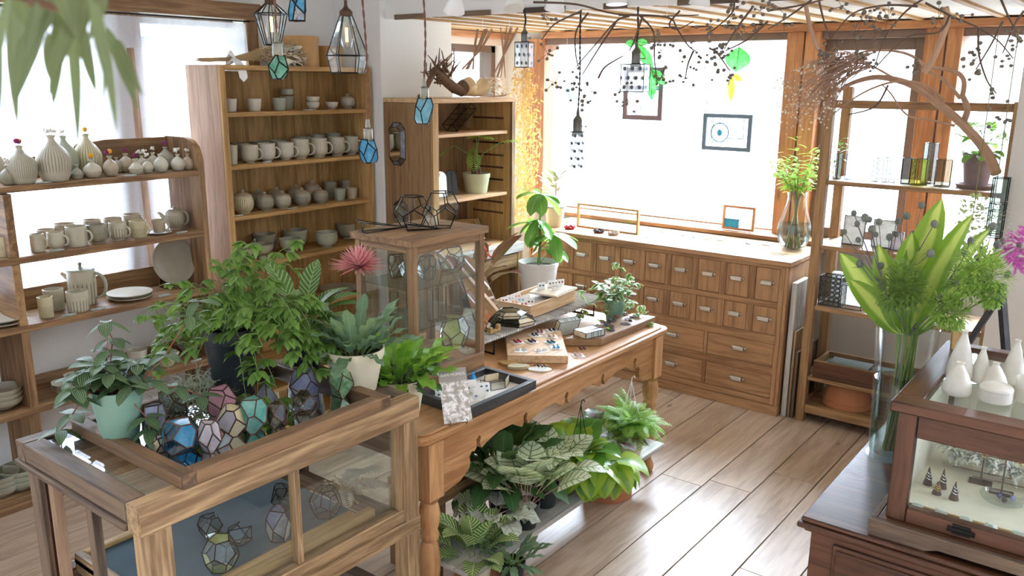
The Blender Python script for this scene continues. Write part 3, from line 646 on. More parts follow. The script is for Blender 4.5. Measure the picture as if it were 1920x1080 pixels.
def cup(label, cat, loc, w, h, st, gl, group, name='stoneware_cup'):
    o = pot_body(name, st, w, h, gl); o.location = loc; return tag(o, label, cat, group)
def mug(label, loc, w, h, st, gl, group, rz=.75, name='stoneware_mug'):
    t = thing(name, label, 'mug', loc, rz, group); pot_body('body', st, w, h, gl, t)
    r = max(x[0] for x in mug_prof(w, h, st)); handle_mesh(h, r * .97, h * .2, h * .78, w * .3, G['plain' if gl in ('rib', 'ribfine', 'ribwide') else gl]).build('handle', t); return t
def lidded(label, loc, w, h, gl, group, bell='pot'):
    t = thing('lidded_jar', label, 'jar', loc, U(0, 6), group); pot_body('body', 'pot', w, h * .92, gl, t)
    mb = MB(); r = w / 2 * .78; mb.lathe([(1e-4, h * .78), (r * 1.08, h * .775), (r * 1.06, h * .8), (r * .6, h * .87), (r * .25, h * .9), (r * .17, h * .92), (r * .26, h * .97), (r * .2, h * 1.03), (1e-4, h * 1.05)], G['warm' if 'rib' in gl else gl], n=24); mb.build('lid', t); return t
# ---- tall pine case
FR, BK = -3.965, -4.085
def row(items, z, x, fn):
    for i, it in enumerate(items):
        u, v, w, h = it[:4]; p = PX(u, v, x); s = size(1, (x, p.y, z)); fn(i, (x, p.y, z + .0005), w * s, h * s, *it[4:])
SHF = ['top shelf', 'second shelf', 'third shelf', 'fourth shelf']
row([(432, 208, 27, 24, 'taper', 'white'), (477.5, 207, 27, 23, 'taper', 'white'), (524, 206, 26, 23, 'taper', 'celadon')], TZ[1], FR, lambda i, l, w, h, st, g: cup(('speckled white cup nearest the left side on the top shelf of pine case', 'speckled white cup second from the left on the top shelf of pine case', 'greenish tapered cup in front of the tall cup, top shelf of pine case')[i], 'cup', l, w, h, st, g, 'cups on the top shelf of the pine case'))
row([(539, 204, 26, 24, 'taper', 'celadon'), (539, 183, 25, 10, 'cyl', 'celadon')], TZ[1], BK, lambda i, l, w, h, st, g: cup(('tall greenish cup behind the third cup on the top shelf of pine case', 'shallow greenish cup stacked on the tall cup, top shelf of pine case')[i], 'cup', (l[0], l[1], l[2] + (.084 if i else 0)), w, h, st, g, 'cups on the top shelf of the pine case'))
row([(587, 204, 25, 14, 'bowl', 'white'), (587, 193, 25, 12, 'bowl', 'white'), (622.5, 204, 24, 13, 'bowl', 'white')], TZ[1], FR, lambda i, l, w, h, st, g: cup(('lower of two stacked small white bowls on the top shelf of pine case', 'upper of two stacked small white bowls on the top shelf of pine case', 'single small white bowl beside the lidded jar on the top shelf')[i], 'bowl', (l[0], l[1], l[2] + (.036 if i == 1 else 0)), w, h, st, g, 'small bowls on the top shelf of the pine case', 'stoneware_bowl'))
p = PX(652, 203, -3.99); lidded('round ribbed lidded jar at the right end of the top shelf of pine case', (-3.99, p.y, TZ[1]), .09, .085, 'rib', 'lidded jars on the pine case')
p = PX(436, 303, FR); cup('plain cream beaker nearest the left side on the mug shelf of pine case', 'cup', (FR, p.y, TZ[2]), .062, .1, 'taper', 'plain', 'mugs on the second shelf of the pine case', 'stoneware_beaker')
MG = 'mugs on the second shelf of the pine case'
row([(469, 299, 32, 33, 'foot', 'plain'), (501, 297, 32, 33, 'foot', 'white'), (535.5, 295, 32, 32, 'foot', 'white'), (563.5, 291, 34, 36, 'belly', 'plain'), (598, 289, 33, 35, 'belly', 'plain'), (631.5, 287, 32, 34, 'belly', 'ribfine'), (658.5, 284, 29, 33, 'belly', 'ribfine')], TZ[2], FR,
    lambda i, l, w, h, st, g: mug(f'{ORD[i]} cream stoneware mug from the left, front row of the mug shelf', l, w, h, st, g, MG, U(.55, .85)))
row([(452, 297, 32, 33, 'foot', 'grey'), (490, 294, 32, 33, 'foot', 'grey'), (523, 291, 32, 33, 'foot', 'celadon'), (567, 289, 32, 36, 'belly', 'grey'), (596, 287, 31, 37, 'belly', 'grey'), (626, 284, 30, 38, 'belly', 'grey')], TZ[2], BK,
    lambda i, l, w, h, st, g: mug(f'{ORD[i]} greyish stoneware mug from the left, back row of the mug shelf', l, w, h, st, g, MG, U(.5, .8)))
JG = 'lidded jars on the pine case'
row([(457, 399, 39, 43, 'ribyel'), (498, 393, 33, 33, 'ribgrey'), (530, 388, 33, 31, 'rib'), (567, 383, 33, 32, 'ribgrey'), (601, 379, 31, 28, 'ribgrey')], TZ[3], FR,
    lambda i, l, w, h, g: lidded(('big cream lidded jar with spoon notch at the left of the jar shelf', 'second lidded jar from the left, front row of the jar shelf', 'third lidded jar from the left, front row of the jar shelf', 'fourth lidded jar from the left, front row of the jar shelf', 'fifth lidded jar from the left, front row of the jar shelf')[i], l, w, h, g, JG))
row([(486, 389, 34, 33, 'grey'), (520, 385, 34, 32, 'ribgrey'), (557, 380, 32, 32, 'warm'), (586, 377, 32, 36, 'warm')], TZ[3], BK,
    lambda i, l, w, h, g: lidded(f'{ORD[i]} lidded jar from the left, back row of the jar shelf', l, w, h, g, JG))
CG = 'cups on the jar shelf of the pine case'
row([(637, 375, 24, 21, 'taper', 'celadon'), (660, 371, 22, 20, 'taper', 'warm')], TZ[3], FR, lambda i, l, w, h, st, g: cup(('ribbed tapered cup in front of the tall cups on the jar shelf', 'brown speckled cup at the right end of the jar shelf')[i], 'cup', l, w, h, st, g, CG))
row([(620, 370, 24, 30, 'cyl', 'grey'), (650, 369, 21, 30, 'taper', 'grey')], TZ[3], BK, lambda i, l, w, h, st, g: cup(('tall grey cup behind the ribbed cup on the jar shelf', 'tall grey beaker behind the brown cup on the jar shelf')[i], 'cup', l, w, h, st, g, CG))
BG = 'footed bowls on the lowest visible shelf of the pine case'
bw = lambda lab: (lambda i, l, w, h, st, g, dz=0: cup(lab[i], 'bowl', (l[0], l[1], l[2] + dz), w, h, st, g, BG, 'stoneware_bowl'))
row([(462, 496, 26, 25, 'bowl', 'ribgrey'), (492, 489, 42, 28, 'ped', 'ribgrey'), (545, 477, 40, 28, 'ped', 'celadon'), (613, 465, 42, 22, 'bowl', 'celadon'), (613, 465, 41, 21, 'bowl', 'celadon', .022)], TZ[4], FR, bw(['small ribbed bowl leftmost on the bowl shelf', 'first footed ribbed bowl from the left on the bowl shelf', 'second footed bowl from the left on the bowl shelf', 'lower of two nested celadon bowls right on the bowl shelf', 'upper of two nested celadon bowls right on the bowl shelf']))
row([(454, 480, 26, 22, 'bowl', 'grey'), (498, 474, 42, 22, 'bowl', 'grey'), (498, 474, 42, 22, 'bowl', 'grey', .022), (498, 474, 41, 22, 'bowl', 'ribgrey', .044), (555, 466, 44, 26, 'bowl', 'celadon'), (555, 466, 44, 26, 'bowl', 'celadon', .024), (652, 456, 40, 28, 'bowl', 'grey')], TZ[4], BK, bw(['small grey bowl behind the leftmost bowl on the bowl shelf', 'bottom of three stacked bowls on the bowl shelf', 'middle of three stacked bowls on the bowl shelf', 'top of three stacked bowls on the bowl shelf', 'lower bowl of the stack behind the second footed bowl', 'upper bowl of the stack behind the second footed bowl', 'large deep grey bowl at the right end of the bowl shelf']))
def plate(label, loc, r, gl, group, h=.016, name='stoneware_plate', tilt=None):
    mb = MB(); mb.lathe(dense([(1e-4, 0), (r * .55, 0), (r * .6, h * .2), (r * .9, h * .6), (r, h), (r * .985, h * 1.12), (r * .88, h * .8), (r * .6, h * .45), (1e-4, h * .4)], 2), G[gl], n=40); o = mb.build(name, ang=60); o.location = loc
    if tilt: o.rotation_euler = tilt
    return tag(o, label, 'plate', group)
plate('big grey plate on the low pine shelf behind the pink flower', (-3.97, PX(636, 500, FR).y, TZ[5] + .0225), .12, 'grey', None)
cup('deep grey bowl under the plate on the low pine shelf', 'bowl', (-3.97, PX(636, 500, FR).y, TZ[5]), .16, .022, 'bowl', 'grey', None, 'stoneware_bowl')
# ---- left window shelf
VF, VB = -3.925, -4.04
VG = 'vases on the top of the window shelf'
vl = lambda lab: (lambda i, l, w, h, st, g: VASES.append((tag(pot_body('stoneware_vase', st, w, h, g), lab[i], 'vase', VG), l, h)))
VASES = []
row([(17, 348, 27, 36, 'ball', 'ribgrey'), (44, 343, 54, 70, 'vase', 'ribfine'), (105, 341, 60, 84, 'vase', 'rib'), (146, 337, 22, 26, 'squat', 'grey'), (175, 336, 32, 33, 'ball', 'plain'), (209, 332, 27, 37, 'ball', 'warm'), (256, 328, 26, 28, 'squat', 'plain'), (278, 327, 20, 26, 'ball', 'plain'), (303, 325, 26, 33, 'ball', 'white'), (335, 322, 26, 30, 'ball', 'white'), (354, 320, 22, 29, 'ball', 'warm')], B1, VF,
    vl(['small ribbed vase in front of the leftmost big vase on the window shelf', 'big dark-ribbed vase holding purple globe flowers on the window shelf', 'tallest ribbed vase on the window shelf, short white flowers in its neck', 'squat grey pot right of the tallest vase on the window shelf', 'round cream vase with a yellow globe flower on the window shelf', 'oval vase with a purple and a yellow flower on the window shelf', 'squat faceted vase with a small purple flower on the window shelf', 'smallest cream vase right of the squat faceted vase', 'round white vase in front of the grey bottle with purple flower', 'round white vase second from the right end of the window shelf top', 'rightmost speckled vase on top of the window shelf']))
row([(2, 342, 30, 60, 'vase', 'ribfine'), (126, 332, 48, 76, 'vase', 'celadon'), (168, 328, 50, 76, 'vase', 'ribyel'), (221, 328, 18, 28, 'ball', 'grey'), (238, 324, 28, 34, 'ball', 'warm'), (268, 322, 22, 28, 'ball', 'plain'), (289, 319, 22, 32, 'ball', 'plain'), (313, 317, 32, 40, 'vase', 'grey'), (318, 320, 20, 28, 'ball', 'white')], B1, VB,
    vl(['ribbed vase cut by the left picture edge on the window shelf', 'green-grey bottle vase behind the tallest ribbed vase', 'straw-ribbed bottle vase with a yellow flower behind the small vases', 'thin grey vase tucked behind the oval vase', 'warm grey vase with purple flower between oval and squat vases', 'cream vase with white sprig behind the squat faceted vase', 'cream vase with white sprig behind the smallest vase', 'grey bottle vase with a purple flower behind the white vases', 'small white vase between the two round white vases']))
for o, l, h in VASES: o.location = l
PURP = plain('purple_globe_flower', '#8c2a6c', .9, var=.4, scale=300); YELF = plain('yellow_globe_flower', '#e0a52c', .9, var=.3, scale=300); WHF = plain('white_dry_flower', '#efe9dc', .9, var=.15, scale=200); STEM = plain('dry_stem', '#8b8455', .8)
def globe_flower(label, base, h, mats, r=.011):
    t = thing('dried_flower', label, 'flower', base, U(0, 6), 'dried flowers in the small vases')
    for k, m in enumerate(mats):
        a = U(0, 6); dx_ = .012 * (len(mats) > 1); q = V((dx_ * cos(a + k * 2.4), dx_ * sin(a + k * 2.4), h * U(.8, 1)))
        mb = MB(); mb.tube([(0, 0, -.02), q * .6, q], .0012, STEM, 5); mb.build('stem', t)
        mb = MB()
        if m is WHF:
            for _ in range(14): mb.ball(q + V((U(-1, 1), U(-1, 1), U(-.6, .8))) * r, r * .45, m, 6)
        else:
            mb.ball(q, r, m, 12)
            for j in range(60):
                d_ = V((RND.gauss(0, 1), RND.gauss(0, 1), RND.gauss(0, 1))).normalized(); mb.tube([q + d_ * r * .9, q + d_ * r * 1.15], [.0022, .0008], m, 4)
        mb.build('flower_head', t, ang=60)
for k, ms, nm in ((1, (PURP, PURP, YELF), 'purple and yellow globe flowers in the big dark-ribbed vase'), (2, (WHF, WHF), 'white dry flowers in the neck of the tallest vase'), (0, (WHF,), 'white sprig in the small ribbed leftmost vase'), (4, (YELF,), 'yellow globe flower in the round cream vase'), (5, (PURP, YELF), 'purple and yellow flowers in the oval vase'), (6, (PURP,), 'tiny purple flower in the squat faceted vase'), (7, (WHF,), 'white sprig in the smallest cream vase'), (9, (WHF, WHF), 'white sprigs in the second vase from the right'), (10, (WHF,), 'white sprig in the rightmost speckled vase'),
                 (13, (YELF,), 'yellow flower in the straw-ribbed bottle vase'), (12, (WHF,), 'white sprig in the green-grey bottle vase'), (15, (PURP,), 'purple flower in the warm grey vase'), (16, (WHF, WHF), 'white sprigs behind the squat faceted vase'), (17, (WHF,), 'white sprig in the vase behind the smallest vase'), (18, (PURP,), 'purple flower in the grey bottle vase')):
    o, l, h = VASES[k]; globe_flower(nm, (l[0], l[1], l[2] + h), .022, ms, .0105 if len(ms) > 1 or k in (4, 13) else .009)
W2 = 'mugs on the middle shelf of the window shelf'
row([(11, 485, 24, 38, 'cyl', 'ribyel'), (72, 475, 24, 33, 'cyl', 'plain'), (107, 470, 30, 32, 'belly', 'plain'), (146, 463, 37, 37, 'cyl', 'plain'), (184, 457, 36, 35, 'foot', 'ribgrey'), (223, 452, 32, 33, 'belly', 'ribwide'), (261, 446, 30, 31, 'cyl', 'ribyel')], B2, VF,
    lambda i, l, w, h, st, g: mug(('ribbed cream mug left of the upright divider on the mug board', 'small plain mug just right of the upright divider', 'rounded plain mug second right of the upright divider', 'widest plain cylindrical mug on the window shelf', 'mug with carved chevrons in the middle of the window shelf', 'round mug with bold dark ribs on the window shelf', 'ribbed cream mug beside the cup and saucer on the window shelf')[i], l, w, h, st, g, W2, U(.5, .8)))
row([(90, 466, 32, 30, 'cyl', 'warm'), (125, 458, 36, 36, 'cyl', 'warm'), (176, 452, 32, 36, 'cyl', 'warm'), (214, 445, 32, 34, 'cyl', 'warm'), (251, 438, 33, 36, 'cyl', 'warm')], B2, VB,
    lambda i, l, w, h, st, g: mug(f'{ORD[i]} brownish cream mug from the left in the back row of the window shelf', l, w, h, st, g, W2, U(.4, .7)))
p = PX(299, 436, VF); plate('small grey saucer under the brown-flecked cup on the window shelf', (VF, p.y, B2 + .0005), .058, 'grey', None, .01, 'saucer')
mug('brown-flecked cup standing on the grey saucer on the window shelf', (VF, p.y, B2 + .0095), .066, .062, 'taper', 'warm', W2, .7, 'teacup')
def teapot(label, loc, w, h, rz):
    t = thing('teapot', label, 'teapot', loc, rz); pot_body('body', 'pot', w, h * .95, 'rib', t)
    mb = MB(); r = w / 2 * .74; mb.lathe([(1e-4, h * .79), (r, h * .79), (r * .9, h * .84), (r * .4, h * .9), (.006, h * .92), (.007, h * .97), (1e-4, h)], G['grey'], n=24); mb.build('lid', t)
    mb = MB(); mb.tube([(-w * .4, 0, h * .35), (-w * .58, 0, h * .5), (-w * .72, 0, h * .66), (-w * .84, 0, h * .72)], [.017, .013, .009, .007], G['plain'], 10); mb.build('spout', t)
    handle_mesh(h, w * .46, h * .2, h * .75, w * .24, G['grey'], .006).build('handle', t)
p = PX(330, 430, -4.0); teapot('ribbed stoneware teapot at the right end of the mug board', (-4.0, p.y, B2), .098, .118, .75)
row([(88, 595, 26, 39, 'cyl', 'ribyel'), (148, 584, 38, 38, 'cyl', 'ribwide')], B3, VF, lambda i, l, w, h, st, g: cup(('narrow straw-ribbed beaker next to the divider below the mugs', 'wide faceted beaker in front of the tall jug')[i], 'cup', l, w, h, st, g, 'ribbed beakers beside the tall jug', 'stoneware_beaker'))
p = PX(104, 584, VB + .01); cup('dark-ribbed beaker behind the narrow straw-ribbed beaker', 'cup', (VB + .01, p.y, B3), .088, .098, 'cyl', 'ribfine', 'ribbed beakers beside the tall jug', 'stoneware_beaker')
p = PX(158, 570, -4.03); t = thing('stoneware_jug', 'tall ribbed stoneware coffee jug with lid and big handle', 'jug', (-4.03, p.y, B3), .75)
pot_body('body', 'cyl', .125, .165, 'ribwide', t); mb = MB(); mb.lathe([(1e-4, .166), (.064, .166), (.062, .174), (.03, .182), (.006, .185), (.01, .195), (.006, .203), (1e-4, .204)], G['celadon'], n=24); mb.build('lid', t)
handle_mesh(.17, .058, .03, .15, .055, G['celadon'], .008).build('handle', t); mb = MB(); mb.tube([(-.055, 0, .12), (-.075, 0, .14), (-.09, 0, .152)], [.014, .011, .008], G['warm'], 8); mb.build('spout', t)
p = PX(245, 566, VF - .03)
for k in range(2): plate(('lower of two stacked white plates beside the tall jug', 'upper of two stacked white plates beside the tall jug')[k], (VF - .03, p.y, B3 + .0005 + k * .017), .105, 'white' if k else 'plain', 'stacked plates beside the jug')
t = thing('plate_stand', 'small wooden stand behind the upright grey plate', 'stand', (-4.02, PX(323, 540, -4.02).y, B3), 0)
mb = MB(); mb.box((-.04, -.05, 0), (.06, -.035, .012), WALN); mb.box((-.04, .035, 0), (.06, .05, .012), WALN); mb.box((-.04, -.05, .012), (-.028, .05, .1), WALN); mb.box((.045, -.05, .012), (.06, .05, .025), WALN); mb.build('rest', t)
plate('large grey plate standing upright on a stand at the right of the shelf', (-3.995, PX(323, 540, -4.02).y, B3 + .138), .118, 'grey', None, .016, 'stoneware_plate', (0, radians(76), 0))
for k in range(2): plate(('lower of two plates left of the divider on the window shelf', 'upper of two plates left of the divider on the window shelf')[k], (VF - .03, PX(10, 612, VF).y, B3 + .0005 + k * .017), .1, 'white' if k else 'plain', 'plates left of the divider')
def leaf_dish(label, loc, rz, w=.11):
    mb = MB(); n = 24; pts = []
    for ring, (k, z) in enumerate(((.5, 0), (.6, .004), (.95, .028), (1, .031), (.9, .027), (.5, .008))):
        pts += [(w / 2 * k * cos(2 * pi * i / n) * 1.35 * (1 + .12 * cos(6 * pi * i / n)), w / 2 * k * sin(2 * pi * i / n) * (1 + .1 * cos(6 * pi * i / n)), z) for i in range(n)]
    mb.add(pts, [(r_ * n + i, r_ * n + (i + 1) % n, (r_ + 1) * n + (i + 1) % n, (r_ + 1) * n + i) for r_ in range(5) for i in range(n)] + [tuple(range(n))[::-1], tuple(5 * n + i for i in range(n))], G['ribyel'] if 0 else G['plain'])
    o = mb.build('leaf_dish', ang=70); o.location = loc; o.rotation_euler[2] = rz; return tag(o, label, 'dish', 'leaf dishes on the lower window shelf')
q = PX(128, 735, VF).y
for k in range(3): leaf_dish(('bottom leaf-shaped dish of the front stack beside the divider', 'middle leaf-shaped dish of the front stack beside the divider', 'top leaf-shaped dish of the front stack beside the divider')[k], (VF, q, B4 + .0005 + .012 * k), 1.3)
q = PX(140, 715, VB + .03).y
for k in range(2): leaf_dish(('lower leaf-shaped dish of the rear stack beside the divider', 'upper leaf-shaped dish of the rear stack beside the divider')[k], (VB + .02, q + .03, B4 + .0005 + .012 * k), 1.5)
def octa_bowl(label, loc, r, h, gl):
    mb = MB(); prof = vessel([(r * .5, 0), (r * .52, .004), (r, h * .9), (r * 1.0, h)], .005); mb.lathe(prof, G[gl], n=8); o = mb.build('faceted_bowl', smooth=False); o.location = loc; o.rotation_euler[2] = U(0, 1); return tag(o, label, 'bowl', 'octagonal bowls on the lower window shelf')
q = PX(313, 682, VF)
for k in range(2): octa_bowl(('lower pale octagonal bowl of the left pair', 'upper pale octagonal bowl of the left pair')[k], (VF, q.y, B4 + .0005 + k * .017), .064, .05, 'plain')
q = PX(346, 664, VB)
for k in range(2): octa_bowl(('lower grey octagonal bowl of the right pair', 'upper grey octagonal bowl of the right pair')[k], (VB + .03, q.y + .02, B4 + .0005 + k * .017), .066, .05, 'grey')
q = PX(258, 672, VB); cup('pale cream square pot behind the striped leaves on the lower window shelf', 'pot', (VB, q.y, B4), .1, .085, 'taper', 'white', None, 'stoneware_pot')
for u, v, nst, nm in ((8, 745, 3, 'left of the divider on the lower shelf'),):
    q = PX(u, v, VF - .02)
    for k in range(nst): cup(f'{["bottom", "middle", "top"][k]} of three grey bowls {nm}', 'bowl', (VF - .03, q.y, B4 + .0005 + .022 * k), .16, .05, 'bowl', 'grey', 'grey bowls on the lower left shelf', 'stoneware_bowl')
for u, v, wh, gl, nm in ((6, 938, .17, 'grey', 'outer'), (44, 922, .17, 'celadon', 'inner')):
    q = PX(u, v, VF - .02)
    for k in range(3): cup(f'{["bottom", "middle", "top"][k]} bowl of the {nm} stack on the shelf plinth', 'bowl', (VF - .03, q.y, .0605 + .024 * k), wh, .055, 'bowl', gl, 'bowls stacked on the plinth', 'stoneware_bowl')
# small glass price labels lying on the shelves
PLATEG = opal('price_label_glass', '#dfe8e2', '#b9c8bf', .3)
for u, v, x, z, nm in ((83, 340, VF + .045, B1, 'below the big ribbed vases'), (243, 329, VF + .05, B1, 'below the purple flowers'), (107, 474, VF + .05, B2, 'in front of the plain mugs'), (340, 436, VF + .05, B2, 'right of the saucer'), (130, 592, VF + .05, B3, 'in front of the beakers'), (182, 572, VF + .05, B3, 'beside the jug'), (308, 555, VF + .05, B3, 'below the upright plate'), (367, 671, VF + .05, B4, 'right of the octagonal bowls'), (160, 742, VF + .05, B4, 'below the leaf dishes'),
                      (577, 205, FR + .06, TZ[1], 'in front of the stacked white bowls'), (500, 299, FR + .06, TZ[2], 'below the cream mugs'), (548, 389, FR + .06, TZ[3], 'in front of the lidded jars'), (445, 402, FR + .06, TZ[3], 'left of the big lidded jar')):
    q = PX(u, v, x); mb = MB(); mb.box((-.006, -.03, 0), (.008, .03, .006), PLATEG); o = mb.build('price_label', bevel=.001); o.location = (x, q.y, z + .0003); o.rotation_euler[2] = U(-.15, .15); tag(o, 'small clear glass price label lying ' + nm, 'label', 'glass price labels on the shelves')
# ================================================================== GLASS
def facet(n, seed, jit=.35, flat=True):
    r = random.Random(seed); pts = []
    if flat: pts = [V((0, 0, -1)), V((0, 0, 1))]
    for i in range(n):
        z = 1 - 2 * (i + .5) / n; a = i * 2.399963 + seed; s = sqrt(1 - z * z); p = V((s * cos(a), s * sin(a), z)) + V((r.uniform(-1, 1), r.uniform(-1, 1), r.uniform(-1, 1))) * jit * .35
        p.normalize()
        if flat and abs(p.z) > .82: continue
        pts.append(p)
    bm = bmesh.new()
    for p in pts: bm.verts.new(p)
    bm.verts.ensure_lookup_table(); bm.verts.index_update()
    bmesh.ops.convex_hull(bm, input=bm.verts[:]); bm.faces.ensure_lookup_table()
    fv = []; inc = {i: [] for i in range(len(pts))}
    for f in bm.faces:
        ids = [v.index for v in f.verts][:3]; a, b, c = (pts[i] for i in ids)
        M = Matrix((a, b, c))
        try: q = M.inverted() @ V((1, 1, 1))
        except ValueError: q = (a + b + c) / 3
        k = len(fv); fv.append(q)
        for v in f.verts: inc[v.index].append(k)
    bm.free(); faces = []
    for i, p in enumerate(pts):
        if len(inc[i]) < 3: continue
        e1 = p.orthogonal().normalized(); e2 = p.cross(e1)
        faces.append(sorted(inc[i], key=lambda k: atan2((fv[k] - p).dot(e2), (fv[k] - p).dot(e1))))
    return fv, faces
def dodeca():
    f = (1 + sqrt(5)) / 2
    pts = [V(p).normalized() for s in (-1, 1) for t_ in (-1, 1) for p in ((0, s, t_ * f), (s, t_ * f, 0), (t_ * f, 0, s))]
    return pts
def facet_pts(pts):
    bm = bmesh.new()
    for p in pts: bm.verts.new(p)
    bm.verts.ensure_lookup_table(); bm.verts.index_update(); bmesh.ops.convex_hull(bm, input=bm.verts[:])
    fv = []; inc = {i: [] for i in range(len(pts))}
    for f in bm.faces:
        a, b, c = (pts[v.index] for v in f.verts[:3]) if hasattr(f.verts, '__getitem__') else (0, 0, 0)
        k = len(fv); fv.append(Matrix((a, b, c)).inverted() @ V((1, 1, 1)))
        for v in f.verts: inc[v.index].append(k)
    bm.free(); faces = []
    for i, p in enumerate(pts):
        e1 = p.orthogonal().normalized(); e2 = p.cross(e1); faces.append(sorted(inc[i], key=lambda k: atan2((fv[k] - p).dot(e2), (fv[k] - p).dot(e1))))
    return fv, faces
def fit(vs, w, d, h, rot=None):
    vs = [V(v) for v in vs]
    if rot is not None: vs = [rot @ v for v in vs]
    lo = V([min(v[i] for v in vs) for i in range(3)]); hi = V([max(v[i] for v in vs) for i in range(3)])
    return [V(((v.x - (lo.x + hi.x) / 2) / (hi.x - lo.x) * w, (v.y - (lo.y + hi.y) / 2) / (hi.y - lo.y) * d, (v.z - lo.z) / (hi.z - lo.z) * h)) for v in vs]
def frame_of(vs, faces, r, m, n=5, skip=()):
    ed = set()
    for k, f in enumerate(faces):
        if k in skip: continue
        for i in range(len(f)): ed.add(tuple(sorted((f[i], f[(i + 1) % len(f)]))))
    mb = MB()
    for a, b in ed:
        if (vs[a] - vs[b]).length > 1e-4: mb.tube([vs[a], vs[b]], r, m, n)
    for v in vs: mb.ball(v, r * 1.25, m, 6)
    return mb
def glasspiece(name, label, cat, loc, vs, faces, mats, frame=LEAD, fr=.0018, group=None, rz=0, skip=()):
    t = thing(name, label, cat, loc, rz, group); mb = MB()
    for k, f in enumerate(faces):
        if k in skip: continue
        m = mats[(k * 7 + len(f)) % len(mats)] if isinstance(mats, list) else mats
        mb.add([vs[i] for i in f], [tuple(range(len(f)))], m)
    mb.build('glass_panes', t, smooth=False); frame_of(vs, faces, fr, frame, skip=skip).build('lead_frame', t); return t
PINKG = opal('pink_opal_glass', '#d898ab', '#ecc4cb', .4); CREAMG = opal('cream_opal_glass', '#ecd9a8', '#f6ebc8', .4); TEALG = opal('teal_opal_glass', '#5aa99c', '#98cfbe', .4); LAVG = opal('lavender_opal_glass', '#8c93b4', '#b8bdd2', .4)
GREENG = opal('green_streaked_glass', '#5f9a58', '#b5d6ae', .4, 45); GREYG = opal('grey_opal_glass', '#7f8690', '#aab0b6'); WHITEG = opal('white_opal_glass', '#d9d6cf', '#f1eee6'); PEARLG = opal('pearl_opal_glass', '#b9b3c2', '#e8dcd5', .3, 14)
BLUEG = opal('bright_blue_glass', '#2f9fd0', '#86cdea', .6, 30); LBLUEG = thin_glass('pale_blue_glass', '#9fd3e8', .08, .5, 40); CLEARI = opal('iridescent_glass', '#cfc4c8', '#f0e8e4', .45, 22, .05); OLIVEG = thin_glass('olive_glass', '#d6d2b8', .1, .6, 60); SMOKE = thin_glass('seeded_glass', '#dfe5e0', .08, .5, 90)
AQUAG = opal('aqua_opal_glass', '#7cc0d2', '#b4e0e6', .55); SEAG = opal('sea_green_glass', '#5fae8f', '#a8dcc0', .55, 40); SKYG = opal('sky_blue_glass', '#3c96c4', '#7cc7e4', .5, 60); YELLOWG = thin_glass('yellow_glass', '#e8ec9c', .1, .5, 40); LIMEP = opal('lime_mirror_glass', '#b9bd6a', '#e6e8a8', .2, 20)
TRG = 'faceted glass pieces on the mirror tray'
MZ = .9302
def trayp(u, v, w, h, n, seed, mats, label, frame=COPPER, skip=(), jit=.35, dz=0):
    p = P(u, v, MZ + dz); s = size(1, p); vs, fs = facet(n, seed, jit); vs = fit(vs, w * s, w * s, h * s, None)
    return glasspiece('faceted_glass_globe', label, 'glass ornament', (p.x, p.y, MZ + dz), vs, fs, mats, frame, .0021, TRG, U(0, 6), skip)
trayp(416, 776, 52, 52, 12, 3, PINKG, 'pink opal faceted glass globe behind the cream one on the mirror tray')
trayp(440, 812, 58, 54, 13, 5, [CREAMG, CREAMG, CREAMG, PEARLG], 'cream opal faceted glass globe in the middle of the mirror tray')
trayp(343, 846, 74, 60, 15, 8, [BLUEG, BLUEG, SMOKE, LBLUEG], 'bright blue and clear faceted glass globe at the front of the tray')
trayp(394, 847, 42, 60, 13, 11, [CLEARI, PEARLG, CLEARI], 'iridescent pearly faceted glass egg between blue and cream globes')
trayp(475, 808, 56, 66, 15, 14, TEALG, 'teal opal faceted glass egg right of the cream globe')
trayp(523, 801, 36, 48, 14, 17, [SMOKE, OLIVEG], 'small clear seeded glass globe right of the teal egg')
trayp(572, 776, 46, 38, 11, 21, [OLIVEG, SMOKE], 'olive clear faceted glass globe in front of the lavender one')
trayp(570, 742, 54, 50, 11, 23, LAVG, 'lavender opal faceted glass globe near the cream pot')
trayp(642, 742, 44, 56, 11, 27, [GREENG, GREENG, SEAG], 'green streaked faceted glass egg at the right end of the tray')
trayp(327, 778, 46, 46, 10, 31, [SMOKE, GLASS], 'clear faceted glass globe beside the grey moss on the tray', skip=(1,))
trayp(408, 728, 42, 38, 10, 33, [GLASS, SMOKE], 'clear copper-edged glass globe behind the grey moss', skip=(1,))
trayp(290, 820, 42, 66, 11, 37, [GREYG, LAVG], 'grey opal faceted glass egg right of the green pot')
trayp(303, 846, 30, 30, 10, 39, [WHITEG, CREAMG], 'small white opal glass nugget at the front corner of the tray')
p = P(500, 756, MZ); vs = [V(x) for x in ((-.04, -.03, 0), (.045, -.03, 0), (.03, .03, 0), (-.03, .035, 0), (0, .0, .075))]
glasspiece('glass_pyramid', 'dark grey glass pyramid behind the teal egg', 'glass ornament', (p.x, p.y, MZ), vs, [(0, 1, 2, 3), (0, 1, 4), (1, 2, 4), (2, 3, 4), (3, 0, 4)], GREYG, COPPER, .002)
